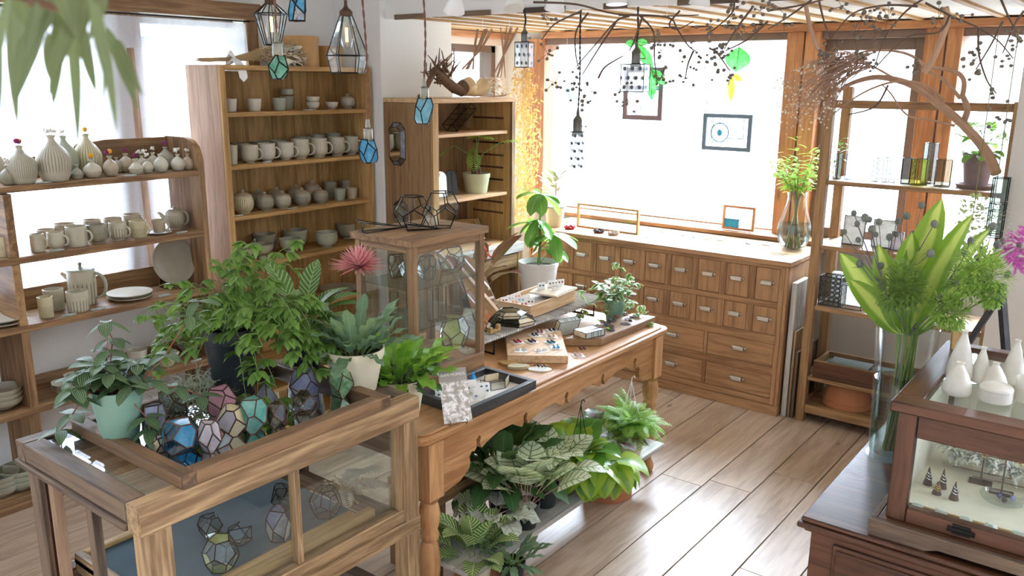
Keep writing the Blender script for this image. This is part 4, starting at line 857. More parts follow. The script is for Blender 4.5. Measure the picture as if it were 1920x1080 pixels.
# inside the vitrine
FZ = .5456; IG = 'glass pieces on the felt board'
def onfelt(u, v, w, h, n, seed, mats, label, frame=LEAD, skip=(), jit=.35, z=FZ, group=IG, fr=.0018):
    p = P(u, v, z); s = size(1, p); vs, fs = facet(n, seed, jit) if n else facet_pts(dodeca()); vs = fit(vs, w * s, w * s, h * s, None if n else Matrix.Rotation(radians(31.7), 3, 'X'))
    return glasspiece('faceted_glass_globe', label, 'glass ornament', (p.x, p.y, z + .0004), vs, fs, mats, frame, fr, group, U(0, 6), skip)
onfelt(524, 1012, 46, 62, 11, 41, [LAVG, WHITEG, GREYG], 'white opal faceted glass egg with copper seams on the felt board', COPPER)
onfelt(416, 1066, 66, 62, 0, 0, [GLASS, SMOKE, LIMEP], 'large clear pentagon-faced globe with a yellow pane on the felt board', skip=(3,))
onfelt(396, 1004, 44, 40, 11, 45, [GLASS, SMOKE], 'clear faceted vase with a silvery base at the left of the felt board', skip=(1,))
onfelt(450, 1018, 44, 36, 9, 47, [GLASS], 'open clear glass frame behind the yellow-paned globe', skip=(1, 4))
onfelt(530, 955, 40, 46, 14, 49, [GLASS, SMOKE], 'dark-seamed clear globe behind the white opal egg', skip=(1,))
onfelt(612, 966, 58, 54, 0, 0, [GLASS], 'clear pentagon-faced globe beside the dried ferns on the felt board', skip=(5,))
DRYF = plain('dried_fern_white', '#e6ddcc', .9, var=.1); DRYB = plain('dried_grass_tan', '#c9ac7c', .9, var=.2); DRYW = plain('dried_cream_petals', '#eee7d6', .9, var=.08); TWIG = plain('brown_twig', '#6b4f3a', .85, var=.3); DRIFT = plain('driftwood', '#b08d72', .8, var=.25, scale=15); DRYY = plain('dried_golden_grass', '#e0b877', .85, var=.25)
def fern(mb, base, d, up, L, W, m, n=14, bend=.8, mf=None):
    p = V(base); d = V(d).normalized(); up = V(up)
    up = (up - d * up.dot(d)); up = up.normalized() if up.length > 1e-4 else d.orthogonal().normalized(); pts = [p.copy()]
    for i in range(n):
        side = d.cross(up).normalized(); v = i / n; l = W / 2 * (sin(pi * (v * .88 + .1)) ** .7)
        if i > 0:
            for s in (-1, 1): mb.leaf(p, side * s + d * .5, up, l, l * .16 + L / n * .3, m, (.4, .7), .4, .1, 3)
        R = Matrix.Rotation(-bend / n, 3, side); d = R @ d; up = R @ up; p = p + d * (L / n); pts.append(p.copy())
    mb.tube(pts, [.0016 * (1 - .7 * i / n) for i in range(n + 1)], mf or m, 4)
p = P(655, 930, FZ); t = thing('dried_fern_bunch', 'bunch of bleached dried ferns at the right of the felt board', 'dried flowers', (p.x, p.y, FZ + .002), 0)
mb = MB()
for k in range(11): a = U(-.6, 2.0); fern(mb, (U(-.03, .03), U(-.05, .03), .02 + k * .006), (cos(a) * .55, sin(a) * .8, U(.1, .5)), (0, 0, 1), U(.12, .2), .06, DRYF, 14, U(.5, 1.4))
mb.build('fronds', t); mb = MB()
for k in range(60): a = U(-2.2, .2); q = V((cos(a) * .09 * U(.3, 1), sin(a) * .1 * U(.3, 1), U(.01, .09))); mb.tube([(0, 0, .02), q * .6, q], .0009, DRYB, 4); mb.ball(q, .004, DRYB, 5)
mb.build('grass_heads', t)
# on top of and inside the showcase
def dod(u, v, w, h, z, mats, label, skip=(), n=0, seed=0, frame=LEAD, fr=.0018, group=None, name='glass_terrarium', cat='glass ornament', rz=None, dx=0, dy=0):
    p = P(u, v, z); s = size(1, p); vs, fs = (facet(n, seed, .3) if n else facet_pts(dodeca())); vs = fit(vs, w * s, w * s, h * s, None if n else Matrix.Rotation(radians(31.7), 3, 'X'))
    return glasspiece(name, label, cat, (p.x + dx, p.y + dy, z + .0004), vs, fs, mats, frame, fr, group, U(0, 6) if rz is None else rz, skip)
ST = 1.3402
dod(773, 424, 66, 56, ST, [GLASS], 'wide clear open-mouthed faceted terrarium on top of the showcase', (1,), 0, 61, fr=.0022, group='terrariums on the showcase')
dod(828, 428, 68, 66, ST, [GLASS], 'larger clear faceted terrarium at the back right of the showcase top', (1,), 0, 67, fr=.0022, group='terrariums on the showcase', dx=-.02, dy=.02)
def plane(label, u, v, L, rz):
    p = P(u, v, ST); h = L * .22; w = L * .3
    vs = [V((L / 2, 0, .004)), V((-L / 2, -w, h)), V((-L / 2, -.012, h * .9)), V((-L / 2, 0, .003)), V((-L / 2, .012, h * .9)), V((-L / 2, w, h)), V((-L * .5, -w * .55, .003)), V((-L * .5, w * .55, .003))]
    return glasspiece('glass_paper_plane', label, 'glass ornament', (p.x, p.y, ST), vs, [(0, 1, 2), (0, 2, 3), (0, 3, 4), (0, 4, 5), (0, 6, 3), (0, 3, 7)], GLASS, LEAD, .0016, 'glass paper planes on the showcase', rz)
plane('larger clear glass paper plane at the left of the showcase top', 722, 432, .19, 1.3); plane('smaller clear glass paper plane right of the large one', 795, 432, .13, .9)
SG = 'glass vases inside the showcase'
def insc(u, v, w, h, z, label, n=11, seed=1, skip=(1,), mats=None): 
    p = P(u, v, z); p.x = min(max(p.x, -2.35), -2.14); p.y = min(max(p.y, 2.19), 2.5); s = size(1, p); vs, fs = (facet(n, seed, .3) if n else facet_pts(dodeca())); vs = fit(vs, w * s, w * s, h * s, None if n else Matrix.Rotation(radians(31.7), 3, 'X'))
    return glasspiece('faceted_glass_vase', label, 'vase', (p.x, p.y, z + .0005), vs, fs, mats or [GLASS], LEAD, .0016, SG, U(0, 6), skip)
insc(745, 520, 30, 42, 1.15, 'clear faceted vase at the left end of the upper showcase shelf', 12, 71); insc(799, 523, 36, 44, 1.15, 'tall-mouthed faceted vase in the middle of the upper showcase shelf', 14, 73); insc(846, 508, 50, 46, 1.15, 'round many-sided glass ball at the right of the upper showcase shelf', 16, 75, ())
def tube_vase(name, label, loc, w, h, mat, n=4, frame=LEAD, fr=.0014, group=None, rz=0, base=None):
    t = thing(name, label, 'vase', loc, rz, group); pts = [V((w / 2 * cos(2 * pi * i / n), w / 2 * sin(2 * pi * i / n), z)) for z in (.001, h) for i in range(n)]
    mb = MB(); 
    for i in range(n): mb.add([pts[i], pts[(i + 1) % n], pts[n + (i + 1) % n], pts[n + i]], [(0, 1, 2, 3)], mat)
    mb.add(pts[:n], [tuple(range(n))], base or mat); mb.build('glass_panes', t, smooth=False)
    mb = MB()
    for i in range(n): mb.tube([pts[i], pts[n + i]], fr, frame, 5); mb.tube([pts[i], pts[(i + 1) % n]], fr, frame, 5); mb.tube([pts[n + i], pts[n + (i + 1) % n]], fr * .7, frame, 5)
    mb.build('lead_frame', t); return t
for k, (x, y, h) in enumerate(((-2.17, 2.22, .115), (-2.16, 2.31, .125), (-2.18, 2.385, .12), (-2.17, 2.46, .12), (-2.29, 2.23, .11), (-2.3, 2.34, .12))): tube_vase('glass_tube_vase', f'{ORD[k % 4]} square clear glass tube vase from the left, {"front" if k < 4 else "back"} row of the lower showcase shelf', (x, y, .9955), .042, h, GLASS, 4, group='tube vases in the showcase', rz=U(0, 1.5))
dod(852, 650, 54, 58, .8255, [GLASS, GLASS, LIMEP], 'clear pentagon-faced terrarium with a yellow pane on the showcase floor', (1,), 0, fr=.002, name='glass_terrarium', rz=.5, dx=.0)
# mirrors on and beside the second shelf
t = thing('octagonal_mirror', 'elongated octagonal wall mirror with slanted glass border on the side of the deep shelf', 'mirror', (0, 3.644, 0))
o8 = lambda a, b, c: [(-a, -b + c), (-a + c, -b), (a - c, -b), (a, -b + c), (a, b - c), (a - c, b), (-a + c, b), (-a, b - c)]
mc = PY(745, 270, 3.644); out_, inn_ = o8(.068, .125, .038), o8(.045, .10, .025)
mb = MB(); mb.add([V((mc.x + a, -.022, mc.z + b)) for a, b in inn_], [tuple(range(8))], MIRROR); mb.build('mirror', t, smooth=False)
mb = MB(); vv = [V((mc.x + a, -.002, mc.z + b)) for a, b in out_] + [V((mc.x + a, -.022, mc.z + b)) for a, b in inn_]
for i in range(8): mb.add([vv[i], vv[(i + 1) % 8], vv[8 + (i + 1) % 8], vv[8 + i]], [(0, 1, 2, 3)], [SMOKE, GREYG][i % 2])
mb.build('glass_border', t, smooth=False); fs = [(i, (i + 1) % 8, 8 + (i + 1) % 8, 8 + i) for i in range(8)]; frame_of(vv, fs, .0025, COPPER).build('lead_frame', t)
t = thing('octagonal_mirror', 'second smaller octagonal mirror low on the deep shelf side, half behind the terrarium', 'mirror', (0, 3.644, 0)); mc = PY(752, 400, 3.644)
mb = MB(); mb.add([V((mc.x + a * .8, -.02, mc.z + b * .6)) for a, b in inn_], [tuple(range(8))], MIRROR); mb.build('mirror', t, smooth=False)
vv = [V((mc.x + a * .8, -.002, mc.z + b * .6)) for a, b in out_] + [V((mc.x + a * .8, -.02, mc.z + b * .6)) for a, b in inn_]; mb = MB()
for i in range(8): mb.add([vv[i], vv[(i + 1) % 8], vv[8 + (i + 1) % 8], vv[8 + i]], [(0, 1, 2, 3)], SMOKE)
mb.build('glass_border', t, smooth=False); frame_of(vv, fs, .0025, COPPER).build('lead_frame', t)
def easel_mirror(label, loc, outline, rz, tilt, mats=None, group=None, name='standing_mirror', lines=()):
    t = thing(name, label, 'mirror', loc, rz, group); t.rotation_euler = (0, 0, rz); n = len(outline); R = Matrix.Rotation(-tilt, 3, 'Y')
    f = [R @ V((0, a, b)) for a, b in outline]; k = [R @ V((-.006, a, b)) for a, b in outline]; dz = -min(v.z for v in f + k)
    f = [v + V((0, 0, dz + .002)) for v in f]; k = [v + V((0, 0, dz + .002)) for v in k]
    mb = MB(); mb.add(f, [tuple(range(n))], mats or MIRROR); mb.add(k, [tuple(range(n))[::-1]], IRON); mb.build('mirror', t, smooth=False)
    mb = MB()
    for i in range(n): mb.tube([(f[i] + k[i]) / 2, (f[(i + 1) % n] + k[(i + 1) % n]) / 2], .0035, LEAD, 6)
    for a, b in lines: mb.tube([R @ V((.001, *a)) + V((0, 0, dz)), R @ V((.001, *b)) + V((0, 0, dz))], .0015, LEAD, 5)
    mb.build('lead_frame', t)
    h = max(b for a, b in outline); top = R @ V((-.006, 0, h * .75)); mb = MB(); mb.tube([top + V((0, 0, dz)), V((top.x - .05, 0, .004))], .002, IRON, 5); mb.build('prop', t); return t
arch = lambda w, h: [(-w, 0), (w, 0)] + [(w * cos(a * pi / 10), h - w + w * sin(a * pi / 10)) for a in range(11)]
EG = 'little standing mirrors on the middle shelf of the deep bookcase'
easel_mirror('plain rectangular standing mirror at the left of the middle shelf', (-3.5, PX(806, 345, -3.5).y, QS[1]), [(-.045, 0), (.045, 0), (.045, .16), (-.045, .16)], -.6, .18, MIRROR, EG, lines=(((-.045, .12), (.045, .12)), ((0, .12), (0, .16))))
easel_mirror('arch-topped standing mirror in the middle of the three', (-3.53, PX(827, 343, -3.53).y, QS[1]), arch(.04, .16), -.6, .18, MIRROR, EG)
easel_mirror('dim arch-topped glass frame nearest the fern pot', (-3.56, PX(849, 340, -3.56).y, QS[1]), arch(.038, .155), -.4, .18, SMOKE, EG, lines=(((0, 0), (0, .15)),))
t = easel_mirror('slanted square mirror reflecting the window on the lower deep shelf', (-3.6, PX(893, 425, -3.55).y - .02, QS[2]), [(-.12, 0), (.12, 0), (.12, .17), (-.12, .17)], -.5, .75)
t = thing('wire_glass_rack', 'black framed rectangular glass rack leaning on the upper deep shelf', 'ornament', (-3.58, PX(845, 236, -3.55).y, QS[0]), -.2)
mb = MB(); R = Matrix.Rotation(radians(-48), 3, 'X'); fr = MB()
for y in (0, .05):
    q = [R @ V((x, y, z)) for x, z in ((-.05, 0), (.06, 0), (.06, .2), (-.05, .2))]; mb.add(q, [(0, 1, 2, 3)], SMOKE)
    for i in range(4): fr.tube([q[i], q[(i + 1) % 4]], .0028, LEAD, 5)
    for z in (.05, .1, .15): fr.tube([R @ V((-.05, y, z)), R @ V((.06, y, z))], .0018, LEAD, 5)
for x, z in ((-.05, 0), (.06, 0), (.06, .2), (-.05, .2)): fr.tube([R @ V((x, 0, z)), R @ V((x, .05, z))], .0028, LEAD, 5)
mb.build('glass_panes', t, smooth=False); fr.build('lead_frame', t); zl = min((R @ V((0, y, z))).z for y in (0, .05) for z in (0, .2)); t.location.z = QS[0] - zl + .004
# large hexagonal mirror on the tier board, stacked glass boxes
TZB = .8392
t = easel_mirror('large elongated hexagonal mirror leaning on a wooden rest beside the showcase', (-2.24, PX(925, 628, -2.24).y, TZB), [(-.06, 0), (.06, 0), (.1, .06), (.07, .3), (-.01, .34), (-.09, .27), (-.11, .06)], .15, .42)
t = thing('mirror_rest', 'small wooden peg rest in front of the hexagonal mirror', 'stand', (-2.205, PX(928, 632, -2.2).y, TZB + .0003), .1)
mb = MB(); mb.box((-.008, -.035, 0), (.008, .035, .012), PINE); mb.box((-.009, -.04, 0), (.009, -.024, .028), PINE); mb.box((-.009, .024, 0), (.009, .04, .028), PINE); mb.build('rest', t, bevel=.001)
p = P(985, 600, TZB); vs0, fs0 = [V((.085 * cos(a * pi / 3), .085 * sin(a * pi / 3), 0)) for a in range(6)] + [V((.095 * cos(a * pi / 3), .095 * sin(a * pi / 3), .018)) for a in range(6)] + [V((.06 * cos(a * pi / 3), .06 * sin(a * pi / 3), .03)) for a in range(6)], [tuple(range(6)), tuple(range(12, 18))] + [(k * 6 + i, k * 6 + (i + 1) % 6, k * 6 + 6 + (i + 1) % 6, k * 6 + 6 + i) for k in range(2) for i in range(6)]
MIRG = opal('golden_mirror_glass', '#e0c9a0', '#f1e4c8', .15)
glasspiece('hexagonal_glass_box', 'lower hexagonal glass box stacked on the tier board', 'box', (p.x - .01, p.y - .06, TZB), vs0, fs0, [SMOKE, MIRG], LEAD, .002, 'stacked hexagonal glass boxes', .3)
glasspiece('hexagonal_glass_box', 'upper hexagonal glass box with a mirrored lid stacked on the tier board', 'box', (p.x - .03, p.y - .08, TZB + .033), [v * .85 for v in vs0], fs0, [MIRG, SMOKE], LEAD, .002, 'stacked hexagonal glass boxes', .8)
# ---- pendants
CORDB = plain('brown_twisted_cord', '#6f4a3d', .8, var=.5, scale=300); CORDK = plain('black_twisted_cord', '#2a2928', .8, var=.4, scale=300)
FILA = emis('glowing_filament', '#ffb45e', 6)
def cord(t, top, m, sway=.0, r=.0028, z0=0):
    mb = MB(); n = max(12, int(top / .012))
    for ph in (0, pi): mb.tube([(r * .9 * cos(i * .9 + ph) + sway * sin(pi * i / n) * .5, r * .9 * sin(i * .9 + ph) + sway * sin(2 * pi * i / n), z0 + (top - z0) * i / n) for i in range(n + 1)], r, m, 5)
    mb.build('cord', t)
PG = 'faceted glass pendant lamps'; PEWT = plain('pewter_cap', '#8d8878', .35, .85, var=.2, scale=90)
def jewel(label, u, v, dist, w, h, n, seed, mats, sway=.01, cz=2.55):
    p = PD(u, v, dist); s = size(1, p); vs, fs = facet(n, seed, .3); vs = fit(vs, w * s, w * s, h * s); vs = [V((a.x * (1 - .28 * a.z / (h * s)), a.y * (1 - .28 * a.z / (h * s)), a.z)) for a in vs]; z = p.z - h * s / 2
    t = glasspiece('pendant_lamp', label, 'lamp', (p.x, p.y, z), vs, fs, mats, LEAD, .0022, PG, U(0, 6), (0,))
    H_ = h * s; mb = MB(); mb.lathe([(.012, H_ - .006), (.016, H_), (.016, H_ + .036), (.008, H_ + .042), (.006, H_ + .07), (1e-4, H_ + .072)], PEWT, n=20); mb.build('socket', t)
    mb = MB(); mb.lathe([(.008, H_ - .004), (.014, H_ - .02), (.013, H_ - .03), (1e-4, H_ - .038)], GLASS, n=14); mb.build('bulb', t)
    cord(t, cz - z, CORDB, sway, .0022, H_ + .068); return t
jewel('turquoise blue faceted pendant lamp on brown cord in front of the pine case', 691, 283, 3.05, 38, 42, 12, 81, SKYG, .012)
jewel('pale aqua faceted pendant lamp on brown cord in front of the deep bookcase', 796, 208, 3.15, 42, 46, 11, 83, AQUAG, .008)
jewel('sea green faceted pendant lamp hanging over the white dried flowers', 522, 126, 2.9, 42, 42, 12, 85, SEAG, .0)
jewel('blue faceted pendant lamp cut by the top edge of the photo', 558, 14, 2.6, 38, 48, 12, 87, [LBLUEG, SKYG], .0)
def lantern(label, u, v, dist, rings, n, cz=2.55):
    p = PD(u, v, dist); s = size(1, p); t = thing('glass_lantern', label, 'lamp', p, .4, 'clear glass lanterns'); vs = [V((r * s * cos(2 * pi * (i + .5) / n), r * s * sin(2 * pi * (i + .5) / n), z * s)) for r, z in rings for i in range(n)]
    k = len(rings); fs = [(j * n + i, j * n + (i + 1) % n, (j + 1) * n + (i + 1) % n, (j + 1) * n + i) for j in range(k - 1) for i in range(n)]
    mb = MB()
    for f in fs: mb.add([vs[i] for i in f], [(0, 1, 2, 3)], GLASS)
    mb.build('glass_panes', t, smooth=False); frame_of(vs, fs, .0022, LEAD).build('lead_frame', t); zt = rings[-1][1] * s; r_ = rings[-1][0] * s
    mb = MB(); mb.lathe([(r_ * 1.15, zt - .004), (r_ * 1.1, zt + .012), (r_ * .4, zt + .026), (.006, zt + .034), (.006, zt + .05), (1e-4, zt + .052)], COPPER, n=20); mb.build('cap', t)
    mb = MB(); mb.lathe([(.011, zt - .01), (.011, zt - .03), (.02, zt - .06), (.024, zt - .09), (.016, zt - .115), (1e-4, zt - .122)], GLASS, n=16); b = mb.build('bulb', t)
    mb = MB(); mb.tube([(0, .004, zt - .045), (0, .004, zt - .095)], .0035, FILA, 6); mb.tube([(0, -.004, zt - .045), (0, -.004, zt - .095)], .0035, FILA, 6); mb.build('filament', b)
    mb = MB()
    z = zt + .05; i = 0
    while p.z + z < cz:
        a = [V((.005 * cos(q * pi / 4), 0, z + .009 + .011 * sin(q * pi / 4))) for q in range(9)]
        if i % 2: a = [V((0, x.x, x.z)) for x in a]
        mb.tube(a, .0012, IRON, 4, False); z += .017; i += 1
    mb.build('chain', t); return t
lantern('pear-shaped clear glass lantern hanging before the pine case', 652, 118, 3.3, [(31, -18), (38, 13), (11, 86)], 6)
lantern('flared clear glass lantern beside the oak window head', 511, 84, 3.2, [(15, 0), (30, 55), (9, 74)], 8)
def dotglass():
    t = NT('polka_dot_glass'); vo = t.obj(); x = t.n('ShaderNodeSeparateXYZ'); t.l(vo, x.inputs[0]); u, v = t.uv()
    def cell(a, k, o=None):
        q = t.math('MULTIPLY', a, k)
        if o is not None: q = t.math('ADD', q, o)
        return t.math('SUBTRACT', t.math('FRACT', q), .5), t.math('FLOOR', q)
    fv, iv = cell(v, 5.0); fu, _ = cell(u, 6.0, t.math('MULTIPLY', t.math('MODULO', iv, 2.0), .5))
    d = t.math('SQRT', t.math('ADD', t.math('MULTIPLY', fu, fu), t.math('MULTIPLY', fv, fv))); m = t.math('SUBTRACT', 1.0, t.smooth(d, .2, .24))
    tr = t.n('ShaderNodeBsdfTransparent'); tr.inputs[0].default_value = H('#eef2f2'); gl = t.n('ShaderNodeBsdfGlossy'); gl.inputs['Roughness'].default_value = .05
    wh = t.n('ShaderNodeBsdfTranslucent'); wh.inputs[0].default_value = H('#f6f6f6')
    b = t.bsdf(H('#4c4f50'), .3); return t.done(t.mixsh(m, t.mixsh(.12, t.mixsh(.4, tr.outputs[0], wh.outputs[0]), gl.outputs[0]), b))
DOTG = dotglass()
def dotlamp(label, u, v, dist, w, h, round_, top, cz=2.25):
    p = PD(u, v, dist); s = size(1, p); t = thing('pendant_lamp', label, 'lamp', p, 0, 'polka dot glass pendants'); t.rotation_euler[2] = .25; w *= s; h *= s; mb = MB(); fr = MB()
    if round_: 
        mb.lathe([(w / 2, 0), (w / 2, h)], DOTG, n=24); fr.tube([(w / 2 * cos(a * pi / 10), w / 2 * sin(a * pi / 10), h) for a in range(21)], .0016, LEAD, 5); fr.tube([(w / 2 * cos(a * pi / 10), w / 2 * sin(a * pi / 10), 0) for a in range(21)], .0012, LEAD, 5); fr.tube([(-w / 2, 0, 0), (-w / 2, 0, h)], .0015, LEAD, 5); fr.bar((-w / 2, 0, h), (w / 2, 0, h), .012, .004, LEAD)
        mb.f.pop(); mb.f.pop(); mb.mi = mb.mi[:-2]; mb.uv = mb.uv[:-2]
    else:
        q = [V((a * w / 2, b * w / 2, z)) for z in (0, h) for a, b in ((-1, -1), (1, -1), (1, 1), (-1, 1))]
        for i in range(4):
            k = ((0, 0), (.5, 0), (.5, .6), (0, .6)); mb.add([q[i], q[(i + 1) % 4], q[4 + (i + 1) % 4], q[4 + i]], [(0, 1, 2, 3)], DOTG if i % 2 == 0 else PANE, [k])
            for a, b in ((i, (i + 1) % 4), (4 + i, 4 + (i + 1) % 4), (i, 4 + i)): fr.tube([q[a], q[b]], .002, LEAD, 5)
        fr.bar((-w / 2, 0, h), (w / 2, 0, h), .014, .004, LEAD)
    mb.build('glass_shade', t, smooth=round_); fr.build('lead_frame', t)
    PEW = STEELD; mb = MB(); k = top * s; mb.lathe([(k * .5, h - .014), (k * .5, h + .002), (k * .42, h + .004), (k * .42, h + k * .95), (k * .46, h + k), (k * .36, h + k * 1.25), (k * .18, h + k * 1.45), (k * .13, h + k * 2), (1e-4, h + k * 2.05)], PEW, n=24, rib=12, amp=.03, z0=h + .003, z1=h + k)
    mb.build('socket', t); mb = MB(); mb.tube([(k * .4, 0, h + k * .5), (k * .72, 0, h + k * .5)], .0025, PEW, 6); mb.ball((k * .8, 0, h + k * .5), .006, BRASS, 8); mb.build('switch_key', t)
    mb = MB(); mb.lathe([(.012, h - .012), (.016, h - .04), (.015, h - .075), (1e-4, h - .085)], GLASS, n=14); mb.build('bulb', t)
    cord(t, cz - p.z, CORDK, .006, .003, h + k * 2); return t
STEELD = plain('pewter_socket', '#77756c', .4, .85, var=.25, scale=90)
dotlamp('square polka dot glass pendant above the golden dried grass', 983, 126, 4.5, 27, 45, False, 15); dotlamp('square polka dot glass pendant in the middle of the big window', 1190, 172, 4.3, 44, 50, False, 20); dotlamp('tall round polka dot glass pendant hanging low before the big window', 1081, 318, 4.6, 27, 70, True, 20)
# spotlights on the ceiling
WHM = plain('white_enamel', '#f3f2ee', .35, var=.02)
for k, (u, v, dz, ry) in enumerate(((852, 18, .0, .5), (963, 12, 0, -.4), (1040, 14, 0, .35), (1156, 4, 0, -.1), (1312, 4, 0, .25), (1160, -8, 0, .1))[:5]):
    p = PD(u, v, 3.9); t = thing('ceiling_spotlight', ('white ceiling spotlight nearest the pillar', 'white ceiling spotlight above the golden dried grass', 'white ceiling spotlight, third from the pillar', 'white ceiling spotlight, fourth from the pillar', 'white ceiling spotlight, farthest right of the five')[k], 'lamp', p, 0, 'white ceiling spotlights')
    R = Matrix.Rotation(ry, 3, V((.6, .8, 0))); mb = MB(); mb.lathe([(.046, -.01), (.044, .0), (.036, .028), (.023, .06), (.022, .14), (1e-4, .142)], WHM, n=24); mb.v = [tuple(R @ V(x)) for x in mb.v]; mb.build('lamp_head', t)
    a = R @ V((0, 0, .13)); mb = MB(); mb.tube([a, (a.x, a.y, 2.535 - p.z)], .008, WHM, 8); mb.lathe([(.03, 2.53 - p.z), (.03, 2.549 - p.z)], WHM, (a.x, a.y, 0), 16); mb.build('stem', t)
# ================================================================== PLANTS
def leafm(name, a, b, kind='plain', mid='#d8e6b0', rough=.42, trans=.3, n=9, c=None):
    t = NT(name); u, v = t.uv(); o = t.obj(); ns = t.noise(o, 18, 3); rnd = t.n('ShaderNodeNewGeometry').outputs['Random Per Island']
    col = t.mix(t.math('ADD', t.math('MULTIPLY', ns, .5), t.math('MULTIPLY', rnd, .5)), H(a), H(b))
    au = t.math('ABSOLUTE', t.math('SUBTRACT', t.math('MULTIPLY', u, 2.0), 1.0))
    midr = t.math('SUBTRACT', 1.0, t.smooth(au, .02, .07)); dv = t.math('FRACT', t.math('MULTIPLY', t.math('SUBTRACT', v, t.math('MULTIPLY', au, .22)), float(n)))
    vein = t.math('SUBTRACT', 1.0, t.smooth(t.math('ABSOLUTE', t.math('SUBTRACT', dv, .5)), .02, .09)); h = vein
    if kind == 'plain': col = t.mix(t.math('MULTIPLY', t.math('MAXIMUM', midr, t.math('MULTIPLY', vein, .35)), .45), col, H(mid))
    elif kind == 'stripe': 
        s = t.math('SINE', t.math('MULTIPLY', t.math('POWER', au, .8), 4 * 2 * pi)); col = t.mix(t.smooth(s, .35, .9), col, H(mid)); h = s
    elif kind == 'herring': col = t.mix(t.math('MAXIMUM', t.math('SUBTRACT', 1.0, t.smooth(t.math('ABSOLUTE', t.math('SUBTRACT', dv, .5)), .1, .22)), midr), col, H(mid))
    elif kind == 'calad':
        m = t.math('MAXIMUM', t.math('MAXIMUM', midr, t.math('SUBTRACT', 1.0, t.smooth(t.math('ABSOLUTE', t.math('SUBTRACT', dv, .5)), .05, .14))), t.smooth(au, .84, .95)); sp = t.smooth(t.noise(o, 120, 2), .6, .66)
        col = t.mix(t.math('MAXIMUM', t.math('MULTIPLY', m, .9), t.math('MULTIPLY', sp, .6)), H(mid), col)
    elif kind == 'marg': col = t.mix(t.smooth(t.math('ADD', au, t.math('MULTIPLY', ns, .4)), .75, .95), col, H(mid))
    elif kind == 'centre': col = t.mix(t.math('SUBTRACT', 1.0, t.smooth(t.math('ADD', au, t.math('MULTIPLY', ns, .3)), .35, .7)), col, H(mid))
    elif kind == 'half': col = t.mix(t.smooth(t.math('ADD', u, t.math('MULTIPLY', ns, .5)), .62, .72), col, H(mid))
    elif kind == 'bego': 
        col = t.mix(t.math('SUBTRACT', 1.0, t.smooth(t.math('ADD', au, t.math('MULTIPLY', ns, .5)), .4, .75)), col, H(mid)); col = t.mix(t.math('MULTIPLY', t.math('MAXIMUM', midr, vein), .7), col, H(c or mid))
    tl = t.n('ShaderNodeBsdfTranslucent'); t.l(t.mix(.35, col, H('#cfe36a')), tl.inputs[0])
    return t.done(t.mixsh(trans, t.bsdf(col, rough, 0, .45, bump=h, bs=.25, bd=.001), tl.outputs[0]))
L_VINE = leafm('vine_leaf', '#44682a', '#79a044', mid='#b5cf80', trans=.3); L_STRIPE = leafm('silver_striped_leaf', '#1c3a20', '#31562b', 'stripe', '#8fa97c', trans=.12); L_DARK = leafm('dark_green_leaf', '#23472a', '#47733c', mid='#7fa566', trans=.2)
L_BLUE = leafm('blue_green_leaf', '#4d705f', '#7f9f78', mid='#a9c19a', trans=.25, rough=.5); L_BRIGHT = leafm('bright_green_leaf', '#5f9a2c', '#9fca4a', mid='#c3e07d', trans=.4, rough=.3); L_CALAS = leafm('striped_calathea_leaf', '#4d7a35', '#6f9a45', 'herring', '#e2e8bd', trans=.25, n=11)
L_CALAD = leafm('white_caladium_leaf', '#3f6338', '#5d8050', 'calad', '#dfe5c4', trans=.3, n=6); L_BRAS = leafm('lime_philodendron_leaf', '#7fa52e', '#b0cc48', 'centre', '#6b9a38', trans=.3, rough=.3); L_REX = leafm('rex_begonia_leaf', '#5f7d55', '#8da07c', 'bego', '#5a2438', trans=.2, n=5, c='#3b1a28')
L_SILV = leafm('silver_begonia_leaf', '#b9bfae', '#d3d5c6', 'bego', '#c5c9b8', trans=.2, n=5, c='#6a6f5a'); L_VARI = leafm('cream_edged_leaf', '#3f7a3a', '#6aa04f', 'marg', '#e3ecc0', trans=.3); L_PACH = leafm('glossy_green_leaf', '#3f7a35', '#6aa845', mid='#b7d48e', trans=.3, rough=.22)
L_RUBB = leafm('olive_rubber_leaf', '#4f5a3c', '#77805a', mid='#a8ad86', trans=.15, rough=.3); L_FERN = leafm('soft_fern_leaf', '#6fae38', '#b3dd6a', trans=.45); L_HOSTA = leafm('aspidistra_leaf', '#4f7d22', '#8fb638', 'centre', '#c9d872', trans=.35, n=2); L_COFF = leafm('coffee_leaf', '#3f8a2f', '#7bbd45', trans=.4, rough=.25)
L_BRANCH = leafm('spring_green_leaf', '#6fae3a', '#b2d760', trans=.45); L_RED = leafm('dark_red_leaf', '#4a1820', '#7a2a30', mid='#a04048', trans=.2); L_EUC = leafm('willow_eucalyptus_leaf', '#455233', '#7d8a5a', mid='#96a172', trans=.12, rough=.55); L_BIRD = leafm('birds_nest_leaf', '#5f9c35', '#93c24c', mid='#c2de88', trans=.35, rough=.3)
L_YOUNG = leafm('yellow_green_leaf', '#b9c93c', '#dce37a', trans=.5)
STG = plain('green_stem', '#6f8a45', .6); STR = plain('reddish_stem', '#8a4f3a', .6); STP = plain('pink_stem', '#a5826a', .6)
BLACKP = plain('black_plastic_pot', '#23292a', .45, var=.2, scale=12); GREENP = plain('sage_green_pot', '#7ea28d', .45, var=.06, scale=8); CLAYC = plain('cream_clay_pot', '#d6cfb2', .8, var=.14, scale=14); TERRA = plain('terracotta', '#b0744c', .8, var=.14, scale=9); WHITEPOT = plain('white_plastic_pot', '#e6e6e2', .4, var=.03); CREAMPOT = plain('olive_cream_pot', '#c5c7a4', .6, var=.12, scale=20)
